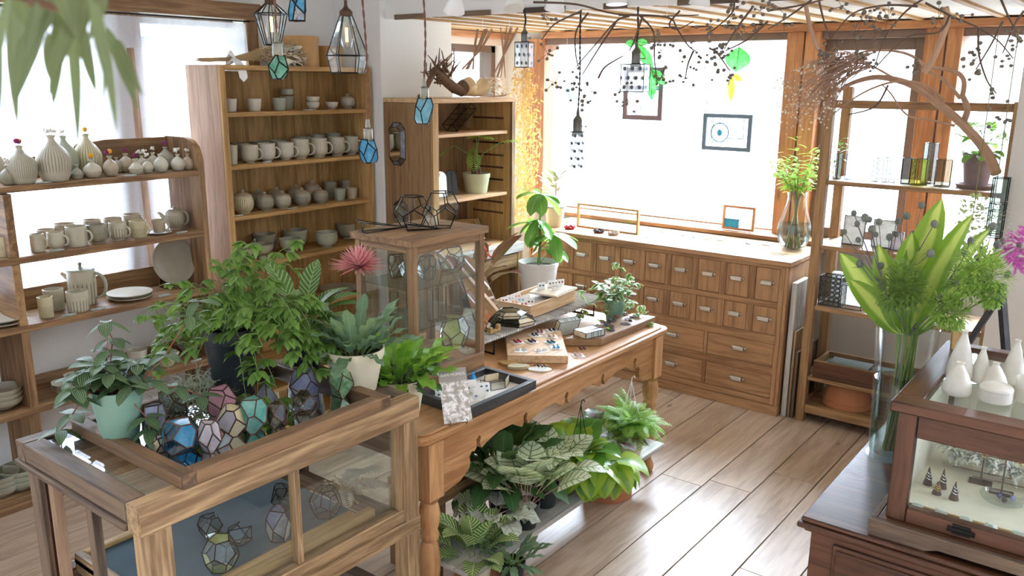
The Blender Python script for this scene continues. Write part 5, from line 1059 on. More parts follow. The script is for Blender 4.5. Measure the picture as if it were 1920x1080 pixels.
def pot(parent, r, h, m, rim=.012, taper=.72, name='pot', soil=True):
    mb = MB(); mb.lathe(vessel([(r * taper, 0), (r * taper * 1.02, h * .03), (r * .97, h - rim * 1.6), (r * 1.0, h - rim * 1.55), (r * 1.02, h - rim), (r * 1.02, h)], max(.004, r * .05)), m, n=36); mb.build(name, parent, ang=35)
    if soil: mb = MB(); mb.lathe([(1e-4, h * .86), (r * .9, h * .86), (r * .93, h * .855), (r * .9, h * .84), (1e-4, h * .84)], SOIL, n=24); mb.build('soil', parent)
def dirv(a, e): return V((cos(a) * cos(e), sin(a) * cos(e), sin(e)))
def plant(name, label, loc, cat='plant', rz=0, group=None): return thing(name, label, cat, loc, rz, group)
def rosette(mb, sm, base, n, Lr, Wf, m, er, ab, bend, petiole=.3, fold=.25, wav=0, wn=4, spread=.02, sst=STG, nv=7, lob=0, amn=0, amx=2 * pi):
    for i in range(n):
        a = amn + (amx - amn) * ((i * .618) % 1) + U(-.2, .2); e = U(*er); L = U(*Lr); d = dirv(a, e); b = V(base) + V((cos(a), sin(a), 0)) * spread * U(.2, 1); q = b + d * L * petiole
        if petiole > .02: sm.tube([b, b * .5 + q * .5 + V((0, 0, L * .02)), q], .0022, sst, 5)
        up = V((-cos(a) * sin(e), -sin(a) * sin(e), cos(e))); mb.leaf(q, d, up, L * (1 - petiole * .5), L * Wf, m if not isinstance(m, list) else RND.choice(m), ab, U(*bend), fold, nv, wav, wn, lob=lob)
def vine(mb, sm, base, d0, L, n, lf, m, droop=1.0, palm=1, ab=(.5, .8), sst=STG, lw=.45, wob=.35, r=.0016, pet=.03):
    p = V(base); d = V(d0).normalized(); pts = [p.copy()]; k = 0
    for i in range(n):
        d = (d + V((U(-1, 1), U(-1, 1), U(-.5, .5))) * wob * .3 + V((0, 0, -droop)) * .18 * (i / n + .2)).normalized(); p = p + d * (L / n); pts.append(p.copy())
        if i % 2 == 0 and i > 0 or i == n - 1:
            a = U(0, 2 * pi); side = d.cross(V((cos(a), sin(a), .3))).normalized(); sd = (side + V((0, 0, .25))).normalized(); q = p + sd * pet
            sm.tube([p, q], r * .7, sst, 4)
            for j in range(palm):
                ang = (j - (palm - 1) / 2) * (2.1 / max(palm, 1)) if palm > 1 else U(-.3, .3); h = V((sd.x, sd.y, 0)); h = h.normalized() if h.length > .05 else V((1, 0, 0))
                ld = Matrix.Rotation(ang, 3, V((0, 0, 1))) @ h; ld = (ld + V((0, 0, U(-.55, .1)))).normalized(); mb.leaf(q, ld, (0, 0, 1), lf * U(.7, 1.1) * (1 - .2 * abs(ang)), lf * lw, m if not isinstance(m, list) else RND.choice(m), ab, U(.3, .9), .25, 5)
    sm.tube(pts, [r * (1 - .5 * i / n) for i in range(n + 1)], sst, 5)
def finish(t, mb, sm): mb.build('foliage', t, ang=70); sm.v and sm.build('stems', t)
# --- trailing striped plant in the sage pot on the tray
p = P(228, 826, MZ); t = plant('potted_peperomia', 'silver-striped trailing plant in a sage green pot on the mirror tray', (p.x, p.y, MZ + .0004)); pot(t, .066, .155, GREENP, .02, .68); mb, sm = MB(), MB()
mb2 = MB(); mb2.lathe([(.0475, .04), (.0515, .041), (.0515, .046), (.0495, .047)], GREENP, n=30); mb2.build('rim_band', t)
for i in range(24):
    a = i * 2.4; e = U(.1, 1.2); L = U(.04, .11); d = dirv(a, e); b = V((U(-.02, .02), U(-.02, .02), .14)); q = b + d * L; sm.tube([b, b * .6 + q * .4 + V((0, 0, .01)), q], .0018, STR, 5)
    for j in range(5): aa = a + j * 1.26; mb.leaf(q, dirv(aa, U(-.3, .35)), (0, 0, 1), U(.055, .078), U(.032, .042), L_STRIPE, (.5, .75), .5, .2, 6)
for q0, pts in (((0, 0, .13), ((-.02, .0, .2), (-.03, .02, .28), (-.02, .0, .33), (.0, -.01, .26))), ((0, 0, .12), ((-.1, -.03, .13), (-.14, -.06, .06), (-.15, -.09, .02), (-.14, -.1, -.04))), ((0, 0, .12), ((.06, .02, .16), (.09, .1, .24), (.12, .16, .34), (.1, .2, .37))), ((0, 0, .12), ((.05, .01, .13), (.09, .03, .08), (.1, .03, .05))), ((0, 0, .12), ((.05, .08, .14), (.06, .14, .13), (.08, .2, .09)))):
    pp = [V(q0)] + [V(x) for x in pts]; sm.tube(pp, .0017, STR, 5)
    for k, x in enumerate(pp[2:]):
        for j in range(4): mb.leaf(x, dirv(j * 1.6 + k, U(-.4, .2)), (0, 0, 1), U(.055, .072), U(.03, .038), L_STRIPE, (.5, .75), .5, .2, 6)
finish(t, mb, sm)
# --- grey air plant
p = P(365, 752, MZ); t = tag(MB().build('x') if 0 else thing('air_plant', 'tangled heap of grey spanish moss on the mirror tray', 'plant', (p.x, p.y, MZ)), None, None); mb = MB(); MOSS = plain('grey_moss', '#a9b096', .9, var=.2, scale=120)
for i in range(420):
    a = U(0, 2 * pi); r_ = sqrt(U(0, 1)); c = V((r_ * cos(a) * .085, r_ * sin(a) * .12, U(.004, .075) * (1.1 - r_ * r_))); d = V((U(-1, 1), U(-1, 1), U(-.2, .6))).normalized(); pts = [c]
    for j in range(5): d = (d + V((U(-1, 1), U(-1, 1), U(-.7, .5))) * .7).normalized(); q = pts[-1] + d * .013; q.z = max(q.z, .002); pts.append(q)
    mb.tube(pts, [.0012, .0012, .001, .0009, .0007, .0004], MOSS, 4, False)
mb.build('strands', t, ang=80)['kind'] = 'stuff'
# --- big palmate vine in a black pot
p = P(440, 733, MZ); t = plant('potted_vine', 'big five-fingered green vine spilling from a black pot on the tray', (p.x, p.y, MZ + .0004)); pot(t, .082, .215, BLACKP, .03, .74); mb, sm = MB(), MB()
right = V((RM[0][0], RM[0][1], 0)); toward = V((-RM[2][0], -RM[2][1], 0)).normalized()
for i in range(48):
    a = i * 2.4 + U(-.2, .2); e = U(.25, 1.45); q = V((U(-.03, .03), U(-.03, .03), .2)); vine(mb, sm, q, dirv(a, e), U(.18, .36), 8, U(.045, .062), L_VINE, 1.6, 5, (.6, .8), lw=.36, pet=.02)
for k in range(3): vine(mb, sm, (right * U(.0, .06) + toward * .06) + V((0, 0, .2)), right * U(.2, 1.0) + toward * .6 + V((0, 0, .1)), U(.22, .34), 11, .055, L_VINE, 3.4, 5, (.6, .8), lw=.36, pet=.02)
for k in range(14): vine(mb, sm, right * U(.05, .16) + V((0, 0, U(.2, .3))) + toward * U(-.04, .05), right * U(.4, 1.2) + toward * U(-.3, .5) + V((0, 0, U(.1, .8))), U(.2, .3), 10, .055, L_VINE, 2.8, 5, (.6, .8), lw=.36, pet=.02)
for k in range(4): vine(mb, sm, V((0, 0, .2)) - right * .05, -right * U(.5, 1) + V((0, 0, U(.2, .7))) + toward * U(-.4, .3), U(.18, .28), 10, .052, L_VINE, 2.0, 5, (.6, .8), lw=.36, pet=.02)
finish(t, mb, sm)
# --- second black pot (dark calathea behind the vine)
p = PX(556, 690, -2.32); t = plant('potted_calathea', 'dark broad-leaved calathea in a black pot behind the green vine', (-2.25, 1.758, MZ + .02)); t.location = (-2.245, 1.752, .9204); pot(t, .062, .17, BLACKP, .02, .8); mb, sm = MB(), MB()
L_CALD = leafm('dark_calathea_leaf', '#2c4f2c', '#547a3e', 'herring', '#8fae6a', trans=.2, n=9)
rosette(mb, sm, (0, 0, .15), 20, (.14, .24), .34, L_CALD, (.35, 1.3), (.5, .75), (.5, 1.2), .45, spread=.03); finish(t, mb, sm)
# --- cream pot with blue fern
p = P(652, 716, .9204); t = plant('potted_blue_fern', 'blue-green wavy fern in a wide cream clay pot at the vitrine corner', (-1.985, 1.752, .9204)); pot(t, .094, .14, CLAYC, .016, .7); mb, sm = MB(), MB()
rosette(mb, sm, (0, 0, .12), 40, (.1, .2), .24, L_BLUE, (.25, 1.35), (.3, .3), (.2, .9), .2, .15, .4, 3, .05, nv=12, lob=.14); finish(t, mb, sm)
# --- bromeliad with pink flower
t = plant('flowering_bromeliad', 'bromeliad with a spiky pink flower and grey-green strap leaves behind the blue fern', (-2.21, 1.95, .7504)); pot(t, .062, .14, BLACKP, .016, .8); mb, sm = MB(), MB()
L_BROM = leafm('bromeliad_leaf', '#5c7c58', '#8aa37e', mid='#a9bd9c', trans=.25, rough=.5, n=3)
rosette(mb, sm, (0, 0, .1), 15, (.2, .27), .22, L_BROM, (.5, 1.25), (.15, .28), (.5, 1.1), .05, .3, spread=.025); finish(t, mb, sm)
PK = leafm('pink_bract', '#df7f8f', '#f6b4bc', mid='#f4c2c6', trans=.3, n=2); fl = MB(); fc = PX(673, 500, -2.2) - V(t.location)
sk = MB(); sk.tube([(0, 0, .12), (fc.x * .5, fc.y * .5, .25), fc], .006, STP, 6); sk.build('flower_stalk', t)
for i in range(150):
    z = 1 - 1.35 * (i + .5) / 150; a = i * 2.4; s = sqrt(max(0, 1 - z * z)); d = V((s * cos(a), s * sin(a), z * .9 + .1)).normalized(); k = U(.066, .088) * (1.25 if z < .1 else .95); fl.leaf(fc + d * .006, d, V((0, 0, 1)) + V((.01, 0, 0)), k, .014, PK, (.15, .6), -.1, .5, 4)
for i in range(8): a = i * .8; fl.tube([fc + dirv(a, .3) * .035, fc + dirv(a, .35) * .045], .0025, plain('violet_floret', '#6a5aa8', .6) if i == 0 else fl.mats[-1], 5)
fl.build('pink_flower', t, ang=70)
# --- bright fern in a second cream pot on the table
t = plant('potted_birds_nest_fern', 'bright glossy green fern in a cream bowl pot at the near end of the table', (-2.02, 1.99, .7504)); pot(t, .09, .15, CLAYC, .012, .7); t.location = (-2.0, 1.965, .7504); mb, sm = MB(), MB()
rosette(mb, sm, (0, 0, .13), 46, (.1, .21), .3, [L_BIRD, L_BRIGHT], (.35, 1.4), (.4, .4), (.2, 1.0), .3, .2, .4, 3, .05, nv=9); rosette(mb, sm, (0, 0, .13), 24, (.07, .13), .32, L_DARK, (.1, .7), (.4, .4), (.4, 1.0), .3, .2, .35, 3, .06, nv=8)
for k in range(5): mb.leaf(right * .03 + V((0, 0, .2)), right * U(.5, 1) + V((0, 0, U(-.1, .5))), (0, 0, 1), U(.14, .2), .035, L_BIRD, (.4, .6), U(.3, 1), .15, 10, .3, 4)
finish(t, mb, sm)
# --- variegated trailing plant in the small sage pot on the table
p = P(1150, 588, .7915); t = plant('potted_trailing_plant', 'cream-edged trailing plant in a small sage green pot at the far end of the table', (-2.055, 3.5, .7504)); pot(t, .052, .11, GREENP, .014, .74); mb, sm = MB(), MB()
for i in range(34):
    a = i * 2.4; e = U(.1, 1.3); L = U(.04, .13); b = V((U(-.02, .02), U(-.02, .02), .1)); q = b + dirv(a, e) * L; sm.tube([b, q], .0016, STP, 5)
    for j in range(4): mb.leaf(q, dirv(a + j * 1.57, U(-.3, .4)), (0, 0, 1), U(.035, .055), U(.022, .03), L_VARI, (.5, .7), .4, .2, 5)
for d0, L in ((right * 1.2 + V((0, 0, .3)), .22), (right + toward * .7 + V((0, 0, .1)), .24), (-right + toward * .4 + V((0, 0, .35)), .2), (-right * .6 + toward + V((0, 0, .2)), .2), (-right * .8 + V((0, 0, .9)), .2), (V((.1, .1, 1)), .19), (right * .2 + V((0, 0, 1)), .18)):
    vine(mb, sm, (0, 0, .1), d0, L, 8, .05, L_VARI, 2.0, 4, (.5, .7), STP, .5, pet=.008)
finish(t, mb, sm)
# --- stool and white pot with glossy plant between table and window cabinet
t = thing('wooden_stool', 'plain wooden stool hidden behind the table, under the white plant pot', 'stool', (-3.06, 4.25, 0)); mb = MB(); mb.box((-.14, -.14, .53), (.14, .14, .56), OAK); mb.build('seat', t, bevel=.004)
for a in (-1, 1):
    for b in (-1, 1): mb = MB(); mb.box((a * .12 - .015, b * .12 - .015, 0), (a * .12 + .015, b * .12 + .015, .5295), OAK); mb.build('leg', t, bevel=.003)
t = plant('potted_pachira', 'tall glossy plant in a white plastic pot between the table and the window', (-3.06, 4.25, .5604)); pot(t, .125, .23, WHITEPOT, .02, .78); mb, sm = MB(), MB()
sm.tube([(0, 0, .19), (.01, .0, .35), (0, .01, .5), (.0, .0, .66)], [.009, .008, .006, .004], STG, 8)
for zc, n, L in ((.66, 9, .2), (.5, 5, .16), (.4, 8, .2), (.31, 5, .15), (.46, 5, .19)):
    off = right * (U(-.12, .1) if zc < .6 else 0) + toward * U(-.05, .08); c = V((0, 0, zc)) + off; sm.tube([(0, 0, zc - .1), c], .003, STG, 5)
    for j in range(n): a = j * 2 * pi / n + U(-.2, .2); mb.leaf(c, dirv(a, U(-.5, .35)), (0, 0, 1), L * U(.8, 1.1), L * .42, L_PACH, (.7, .6), U(.5, 1.0), .15, 7)
finish(t, mb, sm)
# --- rubber plant on the counter
p = P(1040, 424, .9205); t = plant('potted_rubber_plant', 'small olive-leaved rubber plant in a cream pot on the window cabinet', (p.x, p.y, .9205)); pot(t, .07, .14, CLAYC, .014, .74); mb, sm = MB(), MB(); sm.tube([(0, 0, .11), (.005, 0, .22), (0, .01, .3)], .004, STP, 6)
for i in range(26): a = i * 2.4; z = .2 + .14 * i / 26; b = V((0, 0, z)); q = b + dirv(a, U(.2, .8)) * U(.02, .07); sm.tube([b, q], .002, STP, 4); mb.leaf(q, dirv(a, U(.1, .9)), (0, 0, 1), U(.06, .09), .035, L_RUBB, (.6, .7), .2, .2, 6)
finish(t, mb, sm); mb = MB(); mb.lathe([(1e-4, .136), (.078, .136), (.08, .142), (1e-4, .142)], plain('dark_saucer', '#3a4550', .4), n=28); mb.build('collar', t)
# --- philodendron on the deep shelf
t = plant('potted_tree_philodendron', 'feathery-leaved philodendron in a pale cream pot on the deep shelf', (-3.53, PX(893, 338, -3.53).y, QS[1] + .0004)); pot(t, .088, .125, CREAMPOT, .018, .78); mb, sm = MB(), MB()
trk = MB(); trk.lathe([(.03, .09), (.028, .15), (.02, .17), (1e-4, .172)], TWIG, n=14, rib=7, amp=.15); trk.build('trunk', t)
def deep(base, d, L, m):
    d = V(d).normalized(); side = d.cross(V((0, 0, 1))).normalized(); up = side.cross(d); p = V(base); n = 11
    for i in range(n):
        v = i / (n - 1); w = L * .36 * (sin(pi * (v * .8 + .15)))
        for s in (-1, 1): mb.leaf(p, side * s + d * .55, up, w, L * .042, m, (.3, .5), .5, .15, 4)
        p = p + d * L / n; d = (d - up * .07).normalized(); up = side.cross(d)
for q, d, L in ((right * -.14 + V((0, 0, .3)), right * -1 + V((0, 0, -.35)), .17), (right * -.02 + V((0, 0, .28)), right * .06 + toward * .6 + V((0, 0, -.55)), .17), (right * .0 + V((0, 0, .36)), right * .5 + toward * .4 + V((0, 0, .15)), .16), (right * .15 + V((0, 0, .32)), right * 1 + V((0, 0, .38)), .19), (right * .02 + V((0, 0, .37)), -right * .5 + toward * .5 + V((0, 0, .1)), .13)):
    sm.tube([(0, 0, .16), (q.x * .3, q.y * .3, q.z * .6 + .06), q], .003, STG, 6); deep(q, d, L, L_BRIGHT)
finish(t, mb, sm)
# --- coffee plant in purple pot on the rack
p = PY(1829, 345, 4.82); RZ1 = 1.3904; PURPOT = plain('mottled_purple_pot', '#8a7878', .6, var=.35, scale=30)
t = plant('potted_coffee_plant', 'leafy coffee plant in a mottled purple pot on the upper rack shelf', (p.x, 4.82, RZ1)); pot(t, .075, .165, PURPOT, .01, .7); mb = MB(); mb.lathe([(1e-4, -.0), (.085, 0), (.092, .02), (.088, .02), (.08, .006), (1e-4, .006)], PURPOT, n=30); mb.build('saucer', t); t.children[0].location.z = .0065; mb, sm = MB(), MB()
for i in range(52): a = i * 2.4; z = U(.16, .33); r_ = .11 * (1 - abs(z - .26) * 3); q = V((r_ * cos(a) * U(.3, 1), r_ * sin(a) * U(.3, 1), z)); sm.tube([(0, 0, z - .06), q], .0015, STG, 4); mb.leaf(q, dirv(a, U(-.3, .7)), (0, 0, 1), U(.06, .09), .042, [L_COFF, L_PACH], (.5, .7), U(.2, .9), .2, 6, .15, 3)
finish(t, mb, sm)
# --- glass vase with spring branches on the counter
def vasebody(prof, parent, name='vase', water=None, m=GLASS):
    mb = MB(); mb.lathe(dense(prof, 3), m, n=40); o = mb.build(name, parent, ang=80)
    if water: mb = MB(); mb.lathe(water, thin_glass('water', '#d3dcd8', .1, .35), n=32); mb.build('water', parent, ang=60)
p = P(1488, 466, .9205); t = plant('glass_vase', 'bulbous clear glass vase half filled with water on the window cabinet', (p.x, p.y - .02, .9205), 'vase'); loc = V(t.location)
s = size(1, loc); vasebody([(1e-4, .004), (.05, .004), (.075, .02), (.095, .07), (.1, .11), (.09, .17), (.065, .25), (.055, .31), (.062, .345)], t, 'glass_body', [(1e-4, .008), (.05, .01), (.07, .02), (.092, .07), (.097, .11), (.09, .155), (1e-4, .155)])
t2 = plant('leafy_branches', 'spray of fresh green branches standing in the bulbous vase', loc + V((0, 0, .012)), 'branch'); mb, sm = MB(), MB()
for i in range(16):
    a = i * 2.4; b = V((.045 * cos(a + 2.6), .045 * sin(a + 2.6), .0)); neck = V((.02 * cos(a), .02 * sin(a), .31)); L = U(.2, .42); d = (dirv(a, U(.7, 1.3)) - right * .12).normalized(); e = neck + d * L; sm.tube([b, neck, neck + d * L * .5 + V((0, 0, .02)), e], [.004, .0035, .0025, .0012], STP if i % 2 else STG, 5)
    for j in range(15): f = .15 + .85 * j / 15; q = neck.lerp(e, f); aa = j * 2.2 + i; mb.leaf(q, dirv(aa, U(-.2, .6)), (0, 0, 1), U(.05, .08), .024, L_BRANCH, (.5, .7), U(.2, .8), .2, 5)
finish(t2, mb, sm)
# --- large bouquet in the tall glass vase on the chest
VL = V((-.535, 2.60, .8004)); t = plant('tall_glass_vase', 'tall clear cylinder vase of water on the dark chest', VL, 'vase')
vasebody([(1e-4, .001), (.068, .001), (.07, .012), (.076, .2), (.088, .41)], t, 'glass_body', [(1e-4, .016), (.066, .017), (.072, .2), (.074, .245), (1e-4, .245)])
def thistle(mb, sm, q, r, mh, mc):
    mb = MB(); mb.lathe([(1e-4, -r * 1.1), (r * .7, -r * .8), (r, 0), (r * .75, r * .9), (1e-4, r * 1.3)], mh, q, 12, 6, .08); mb.build('flower_head', t2)
    for j in range(8): a = j * pi / 4 + U(0, .3); mc.leaf(V(q) + V((0, 0, -r)), dirv(a, U(-.1, .5)), (0, 0, 1), r * 2.2, r * .5, THC, (.2, .7), .1, .3, 3)
THM = plain('thistle_head', '#6f7268', .9, var=.35, scale=400); THC = plain('thistle_bract', '#7d8468', .8); THS = plain('thistle_stem', '#6a6670', .7)
t2 = plant('aspidistra_leaves', 'broad yellow-green leaves standing in the tall cylinder vase', VL + V((0, 0, .02)), 'foliage'); mb, sm = MB(), MB()
for (u, v), w, tw in (((1738, 378), .11, 0), ((1800, 400), .10, .3), ((1575, 505), .10, -.2), ((1630, 470), .08, -.3), ((1870, 470), .09, .3), ((1770, 470), .12, .2), ((1690, 440), .09, -.2), ((1590, 540), .08, -.3), ((1720, 420), .08, .1), ((1830, 440), .08, .2)):
    tip = CAM + ray(u, v) * ((2.75 + U(-.08, .15)) / ray(u, v).normalized().dot(V((0, 0, 0)) + ray(u, v).normalized()) / ray(u, v).length) - (VL + V((0, 0, .02))); b = V((U(-.03, .03), U(-.03, .03), 0)); neck = V((tip.x * .12, tip.y * .12, .36)); sm.tube([b, neck * .6 + b * .4, neck], .0035, STG, 6)
    d = (tip - neck); mb.leaf(neck, d + V((0, 0, d.length * .25)), toward * -1 + V((0, 0, .5)), d.length * 1.06, w, L_HOSTA, (.6, .7), .35, .18, 10, .05, 2, tw)
finish(t2, mb, sm)
t2 = plant('sea_holly_stems', 'grey thistle-like sea holly stems spreading from the tall vase', VL + V((0, 0, .02)), 'flower'); mb, sm, mc = MB(), MB(), MB(); base = VL + V((0, 0, .02))
def atpx(u, v, dd): r_ = ray(u, v).normalized(); return CAM + r_ * dd - base
groups = [((1660, 545), [(1601, 400), (1622, 408), (1607, 420), (1583, 435), (1630, 412), (1648, 416), (1635, 430), (1609, 450), (1642, 440), (1612, 495), (1652, 498), (1668, 445), (1680, 440)]), ((1700, 500), [(1728, 385), (1684, 415), (1700, 405), (1712, 440), (1745, 415), (1752, 420), (1730, 470), (1745, 475), (1760, 470)]), ((1790, 510), [(1820, 452), (1780, 490), (1795, 480), (1810, 475), (1832, 484), (1842, 470), (1790, 530), (1760, 560)]), ((1840, 500), [(1870, 460), (1880, 452), (1862, 425), (1890, 515), (1880, 540), (1905, 485), (1912, 460)])]
for hub, heads in groups:
    hb = atpx(*hub, 2.72); nk = V((hb.x * .1, hb.y * .1, .38)); sm.tube([(U(-.03, .03), U(-.03, .03), 0), nk, hb], [.003, .0028, .002], THS, 6)
    for u, v in heads:
        q = atpx(u, v, 2.72 + U(-.1, .12)); m_ = hb.lerp(q, .5) + V((0, 0, -.01)); sm.tube([hb, m_, q], [.0018, .0015, .0011], THS, 5); thistle(mb, sm, q, U(.0075, .011), THM, mc)
sm.build('stems', t2); mc.build('bracts', t2)
t2 = plant('green_filler_flowers', 'fluffy green filler clusters low in the tall vase bouquet', VL + V((0, 0, .02)), 'flower'); mb, sm = MB(), MB(); FILL = leafm('green_filler', '#4c6f30', '#7f9f48', trans=.3); FILB = leafm('light_green_filler', '#7fa53f', '#a9c765', trans=.35)
for (u, v), R_, m_ in (((1690, 530), .062, FILL), ((1705, 545), .055, FILL), ((1680, 550), .055, FILL), ((1835, 500), .062, FILB), ((1858, 520), .055, FILB), ((1820, 525), .058, FILB), ((1770, 580), .045, FILB), ((1790, 590), .04, FILB), ((1860, 555), .03, FILB)):
    c = atpx(u, v, 2.62); sm.tube([(U(-.02, .02), U(-.02, .02), .0), (c.x * .15, c.y * .15, .37), c], .0022, STG, 5)
    for j in range(420): d = V((RND.gauss(0, 1), RND.gauss(0, 1), RND.gauss(0, 1))).normalized(); q = c + d * R_ * U(.5, 1); mb.leaf(q, d, (0.01, 0, 1), .015, .007, m_, (.5, .6), .2, .2, 2); 
    for j in range(14): d = V((RND.gauss(0, 1), RND.gauss(0, 1), RND.gauss(0, 1))).normalized(); sm.tube([c, c + d * R_ * .9], .0008, STG, 4)
finish(t2, mb, sm)
t2 = plant('birch_twig_bundle', 'pale notched stems standing in the water of the tall vase', VL + V((0, 0, .02)), 'stem'); mb = MB(); PALESTEM = plain('pale_notched_stem', '#b9a878', .7, var=.4, scale=45)
for k in range(3): mb.tube([(.012 * k - .01, .01 * k - .02, 0), (.01 * k + .005, .006 * k, .17), (.006 * k, .004 * k, .36)], [.008, .007, .005], PALESTEM, 8)
mb.build('stems', t2)
# --- plants on the low plank under the table
PZ = .2004
def lowplant(name, label, u, v, r, h, potm, fn, z=PZ, taper=.76):
    p = P(u, v, z); t = plant(name, label, (p.x, p.y, z)); pot(t, r, h, potm, .012, taper); mb, sm = MB(), MB(); fn(mb, sm, h); finish(t, mb, sm); return t
lowplant('potted_dark_plant', 'dark glossy leafy plant at the back of the plank under the table', 940, 950, .065, .12, BLACKP, lambda mb, sm, h: rosette(mb, sm, (0, 0, h * .9), 60, (.14, .27), .3, L_DARK, (.3, 1.35), (.45, .6), (.4, 1.2), .5, .2, .2, 3, .05))
lowplant('potted_caladium', 'white dark-veined caladium in a green pot on the low plank', 985, 985, .055, .1, BLACKP, lambda mb, sm, h: rosette(mb, sm, (0, 0, h * .9), 18, (.15, .23), .85, L_CALAD, (.7, 1.4), (.26, .7), (.5, 1.1), .66, .1, 0, 3, .03, STP))
lowplant('potted_caladium', 'second white caladium with pointed leaves behind the first pot', 1022, 945, .055, .1, BLACKP, lambda mb, sm, h: rosette(mb, sm, (0, 0, h * .9), 14, (.17, .26), .66, L_CALAD, (.6, 1.35), (.3, .75), (.6, 1.4), .55, .1, 0, 3, .03, STP))
lowplant('potted_philodendron', 'lime and dark green philodendron drooping over the plank edge', 1085, 905, .075, .12, BLACKP, lambda mb, sm, h: (rosette(mb, sm, (0, 0, h * .9), 44, (.12, .2), .72, [L_BRAS, L_PACH], (-.15, 1.2), (.26, .8), (.8, 1.9), .4, .2, 0, 3, .04), rosette(mb, sm, toward * .05 + right * .06 + V((0, 0, h)), 20, (.12, .2), .68, L_BRAS, (-.2, .5), (.26, .8), (1.0, 1.9), .4, .2, 0, 3, .03, amn=-1.6, amx=.6)))
def hanger(t, h, top, r, m):
    mb = MB()
    for k in range(3): a = k * 2.1; mb.tube([(r * cos(a), r * sin(a), h), (r * .3 * cos(a), r * .3 * sin(a), (h + top) * .55), (0, 0, top)], .0016, m, 5)
    mb.tube([(0, 0, top), (.004, 0, top + .02), (.014, 0, top + .028), (.018, 0, top + .018)], .002, m, 5); mb.build('hanger', t)
hanger([o for o in COL.objects if o.name.startswith('potted_philodendron')][-1], .12, .36, .07, IRON)
t = lowplant('potted_fern', 'feathery light green fern in a cream hanging pot at the far end of the plank', 1178, 850, .075, .15, CLAYC, lambda mb, sm, h: [fern(mb, (U(-.03, .03), U(-.03, .03), h * .9), dirv(i * 2.4, U(.35, 1.3)), (0, 0, 1), U(.12, .2), .075, L_FERN, 18, U(.8, 1.9), STG) for i in range(90)]); hanger(t, .15, .36, .07, WHITEP)
lowplant('potted_rex_begonia', 'begonia with purple-centred jagged leaves against the fern pot', 1128, 868, .045, .09, BLACKP, lambda mb, sm, h: rosette(mb, sm, (0, 0, h * .9), 13, (.12, .19), .62, L_REX, (.3, 1.1), (.4, .55), (.6, 1.5), .45, .1, .3, 3, .02, STR, lob=.14))
lowplant('potted_silver_begonia', 'silvery crinkled begonia in a black pot at the near end of the plank', 925, 1006, .05, .09, BLACKP, lambda mb, sm, h: rosette(mb, sm, (0, 0, h * .9), 16, (.1, .15), .72, L_SILV, (.1, 1.1), (.4, .5), (.5, 1.3), .4, .15, .3, 3, .03, STP, lob=.12))
lowplant('potted_striped_calathea', 'white-striped calathea in a pale pot on the floor by the table leg', 893, 1100, .06, .12, CLAYC, lambda mb, sm, h: rosette(mb, sm, (0, 0, h * .9), 24, (.13, .23), .44, L_CALAS, (.3, 1.4), (.5, .7), (.3, 1.2), .4, .35, 0, 3, .03), .06)
lowplant('potted_small_fern', 'small blue-green wavy fern on the floor right of the striped calathea', 960, 1096, .05, .1, BLACKP, lambda mb, sm, h: rosette(mb, sm, (0, 0, h * .9), 26, (.1, .17), .2, L_BLUE, (.2, 1.3), (.35, .4), (.3, 1.0), .2, .15, .3, 3, .03, nv=10, lob=.1), .06)
# red leaved plant on the tier board
t = plant('potted_red_plant', 'dark red-leaved plant with orange flowers in a black pot behind the mirror', (-2.6, 3.06, .7504)); pot(t, .05, .12, BLACKP, .012, .8); mb, sm = MB(), MB(); rosette(mb, sm, (0, 0, .1), 9, (.26, .34), .26, L_RED, (.5, 1.2), (.5, .7), (.4, 1.0), .6, .25, 0, 3, .02, STR)
OR_ = plain('orange_flower', '#d9562a', .7, var=.4, scale=120)
for i in range(24): a = U(0, 6.3); q = right * .06 + V((U(-.04, .04), U(-.04, .04), U(.3, .38))); mb.leaf(q, dirv(a, U(.1, 1.2)), (0, 0, 1), .04, .012, OR_, (.5, .6), .2, .2, 3)
finish(t, mb, sm)
# foreground eucalyptus spray, close to the lens at the top left
t = plant('hanging_eucalyptus', 'out-of-focus spray of drooping eucalyptus leaves hanging close at the top left', PD(90, -60, .62), 'branch'); b0 = V(t.location); mb, sm = MB(), MB(); upc = V((0, 0, 1))
stm = [((-40, -80), (230, -30)), ((-60, -40), (120, 20)), ((40, -90), (60, 10))]
for a, b in stm: sm.tube([PD(*a, .62) - b0, PD(*b, .6) - b0], [.004, .002], TWIG, 6)
for (u0, v0), (u1, v1), w in (((30, -40), (10, 215), 46), ((60, -30), (20, 120), 44), ((95, -20), (45, 170), 40), ((70, 0), (55, 110), 50), ((110, 0), (115, 205), 40), ((130, -10), (150, 250), 36), ((150, 0), (95, 130), 44), ((165, -20), (215, 195), 34), ((180, 0), (235, 235), 30), ((150, 20), (160, 150), 40), ((200, 50), (258, 195), 34), ((190, 30), (225, 200), 30), ((215, 70), (250, 150), 36), ((20, -20), (-25, 200), 50), ((45, 60), (30, 185), 34), ((5, 40), (-10, 240), 44), ((120, -40), (75, 100), 50), ((200, -40), (185, 80), 44), ((90, 60), (100, 150), 36), ((10, -60), (60, 60), 60), ((100, -60), (140, 60), 60), ((170, -60), (150, 70), 55)):
    dd = U(.52, .7); a = PD(u0, v0, dd); b = PD(u1, v1, dd + U(-.05, .05)); d = b - a; mb.leaf(a - b0, d, toward + V((U(-.5, .5), U(-.5, .5), .2)), d.length * 1.12, size(w, a) * .62, L_EUC, (.55, .8), U(-.5, .5), .15, 9, .1, 1.5, U(-.8, .8))
finish(t, mb, sm)
# ================================================================== SMALL THINGS
TZ0 = .7504
def local(o, mat):      # bake a transform into a builder's vertices
    o.v = [tuple(mat @ V(x)) for x in o.v]; return o
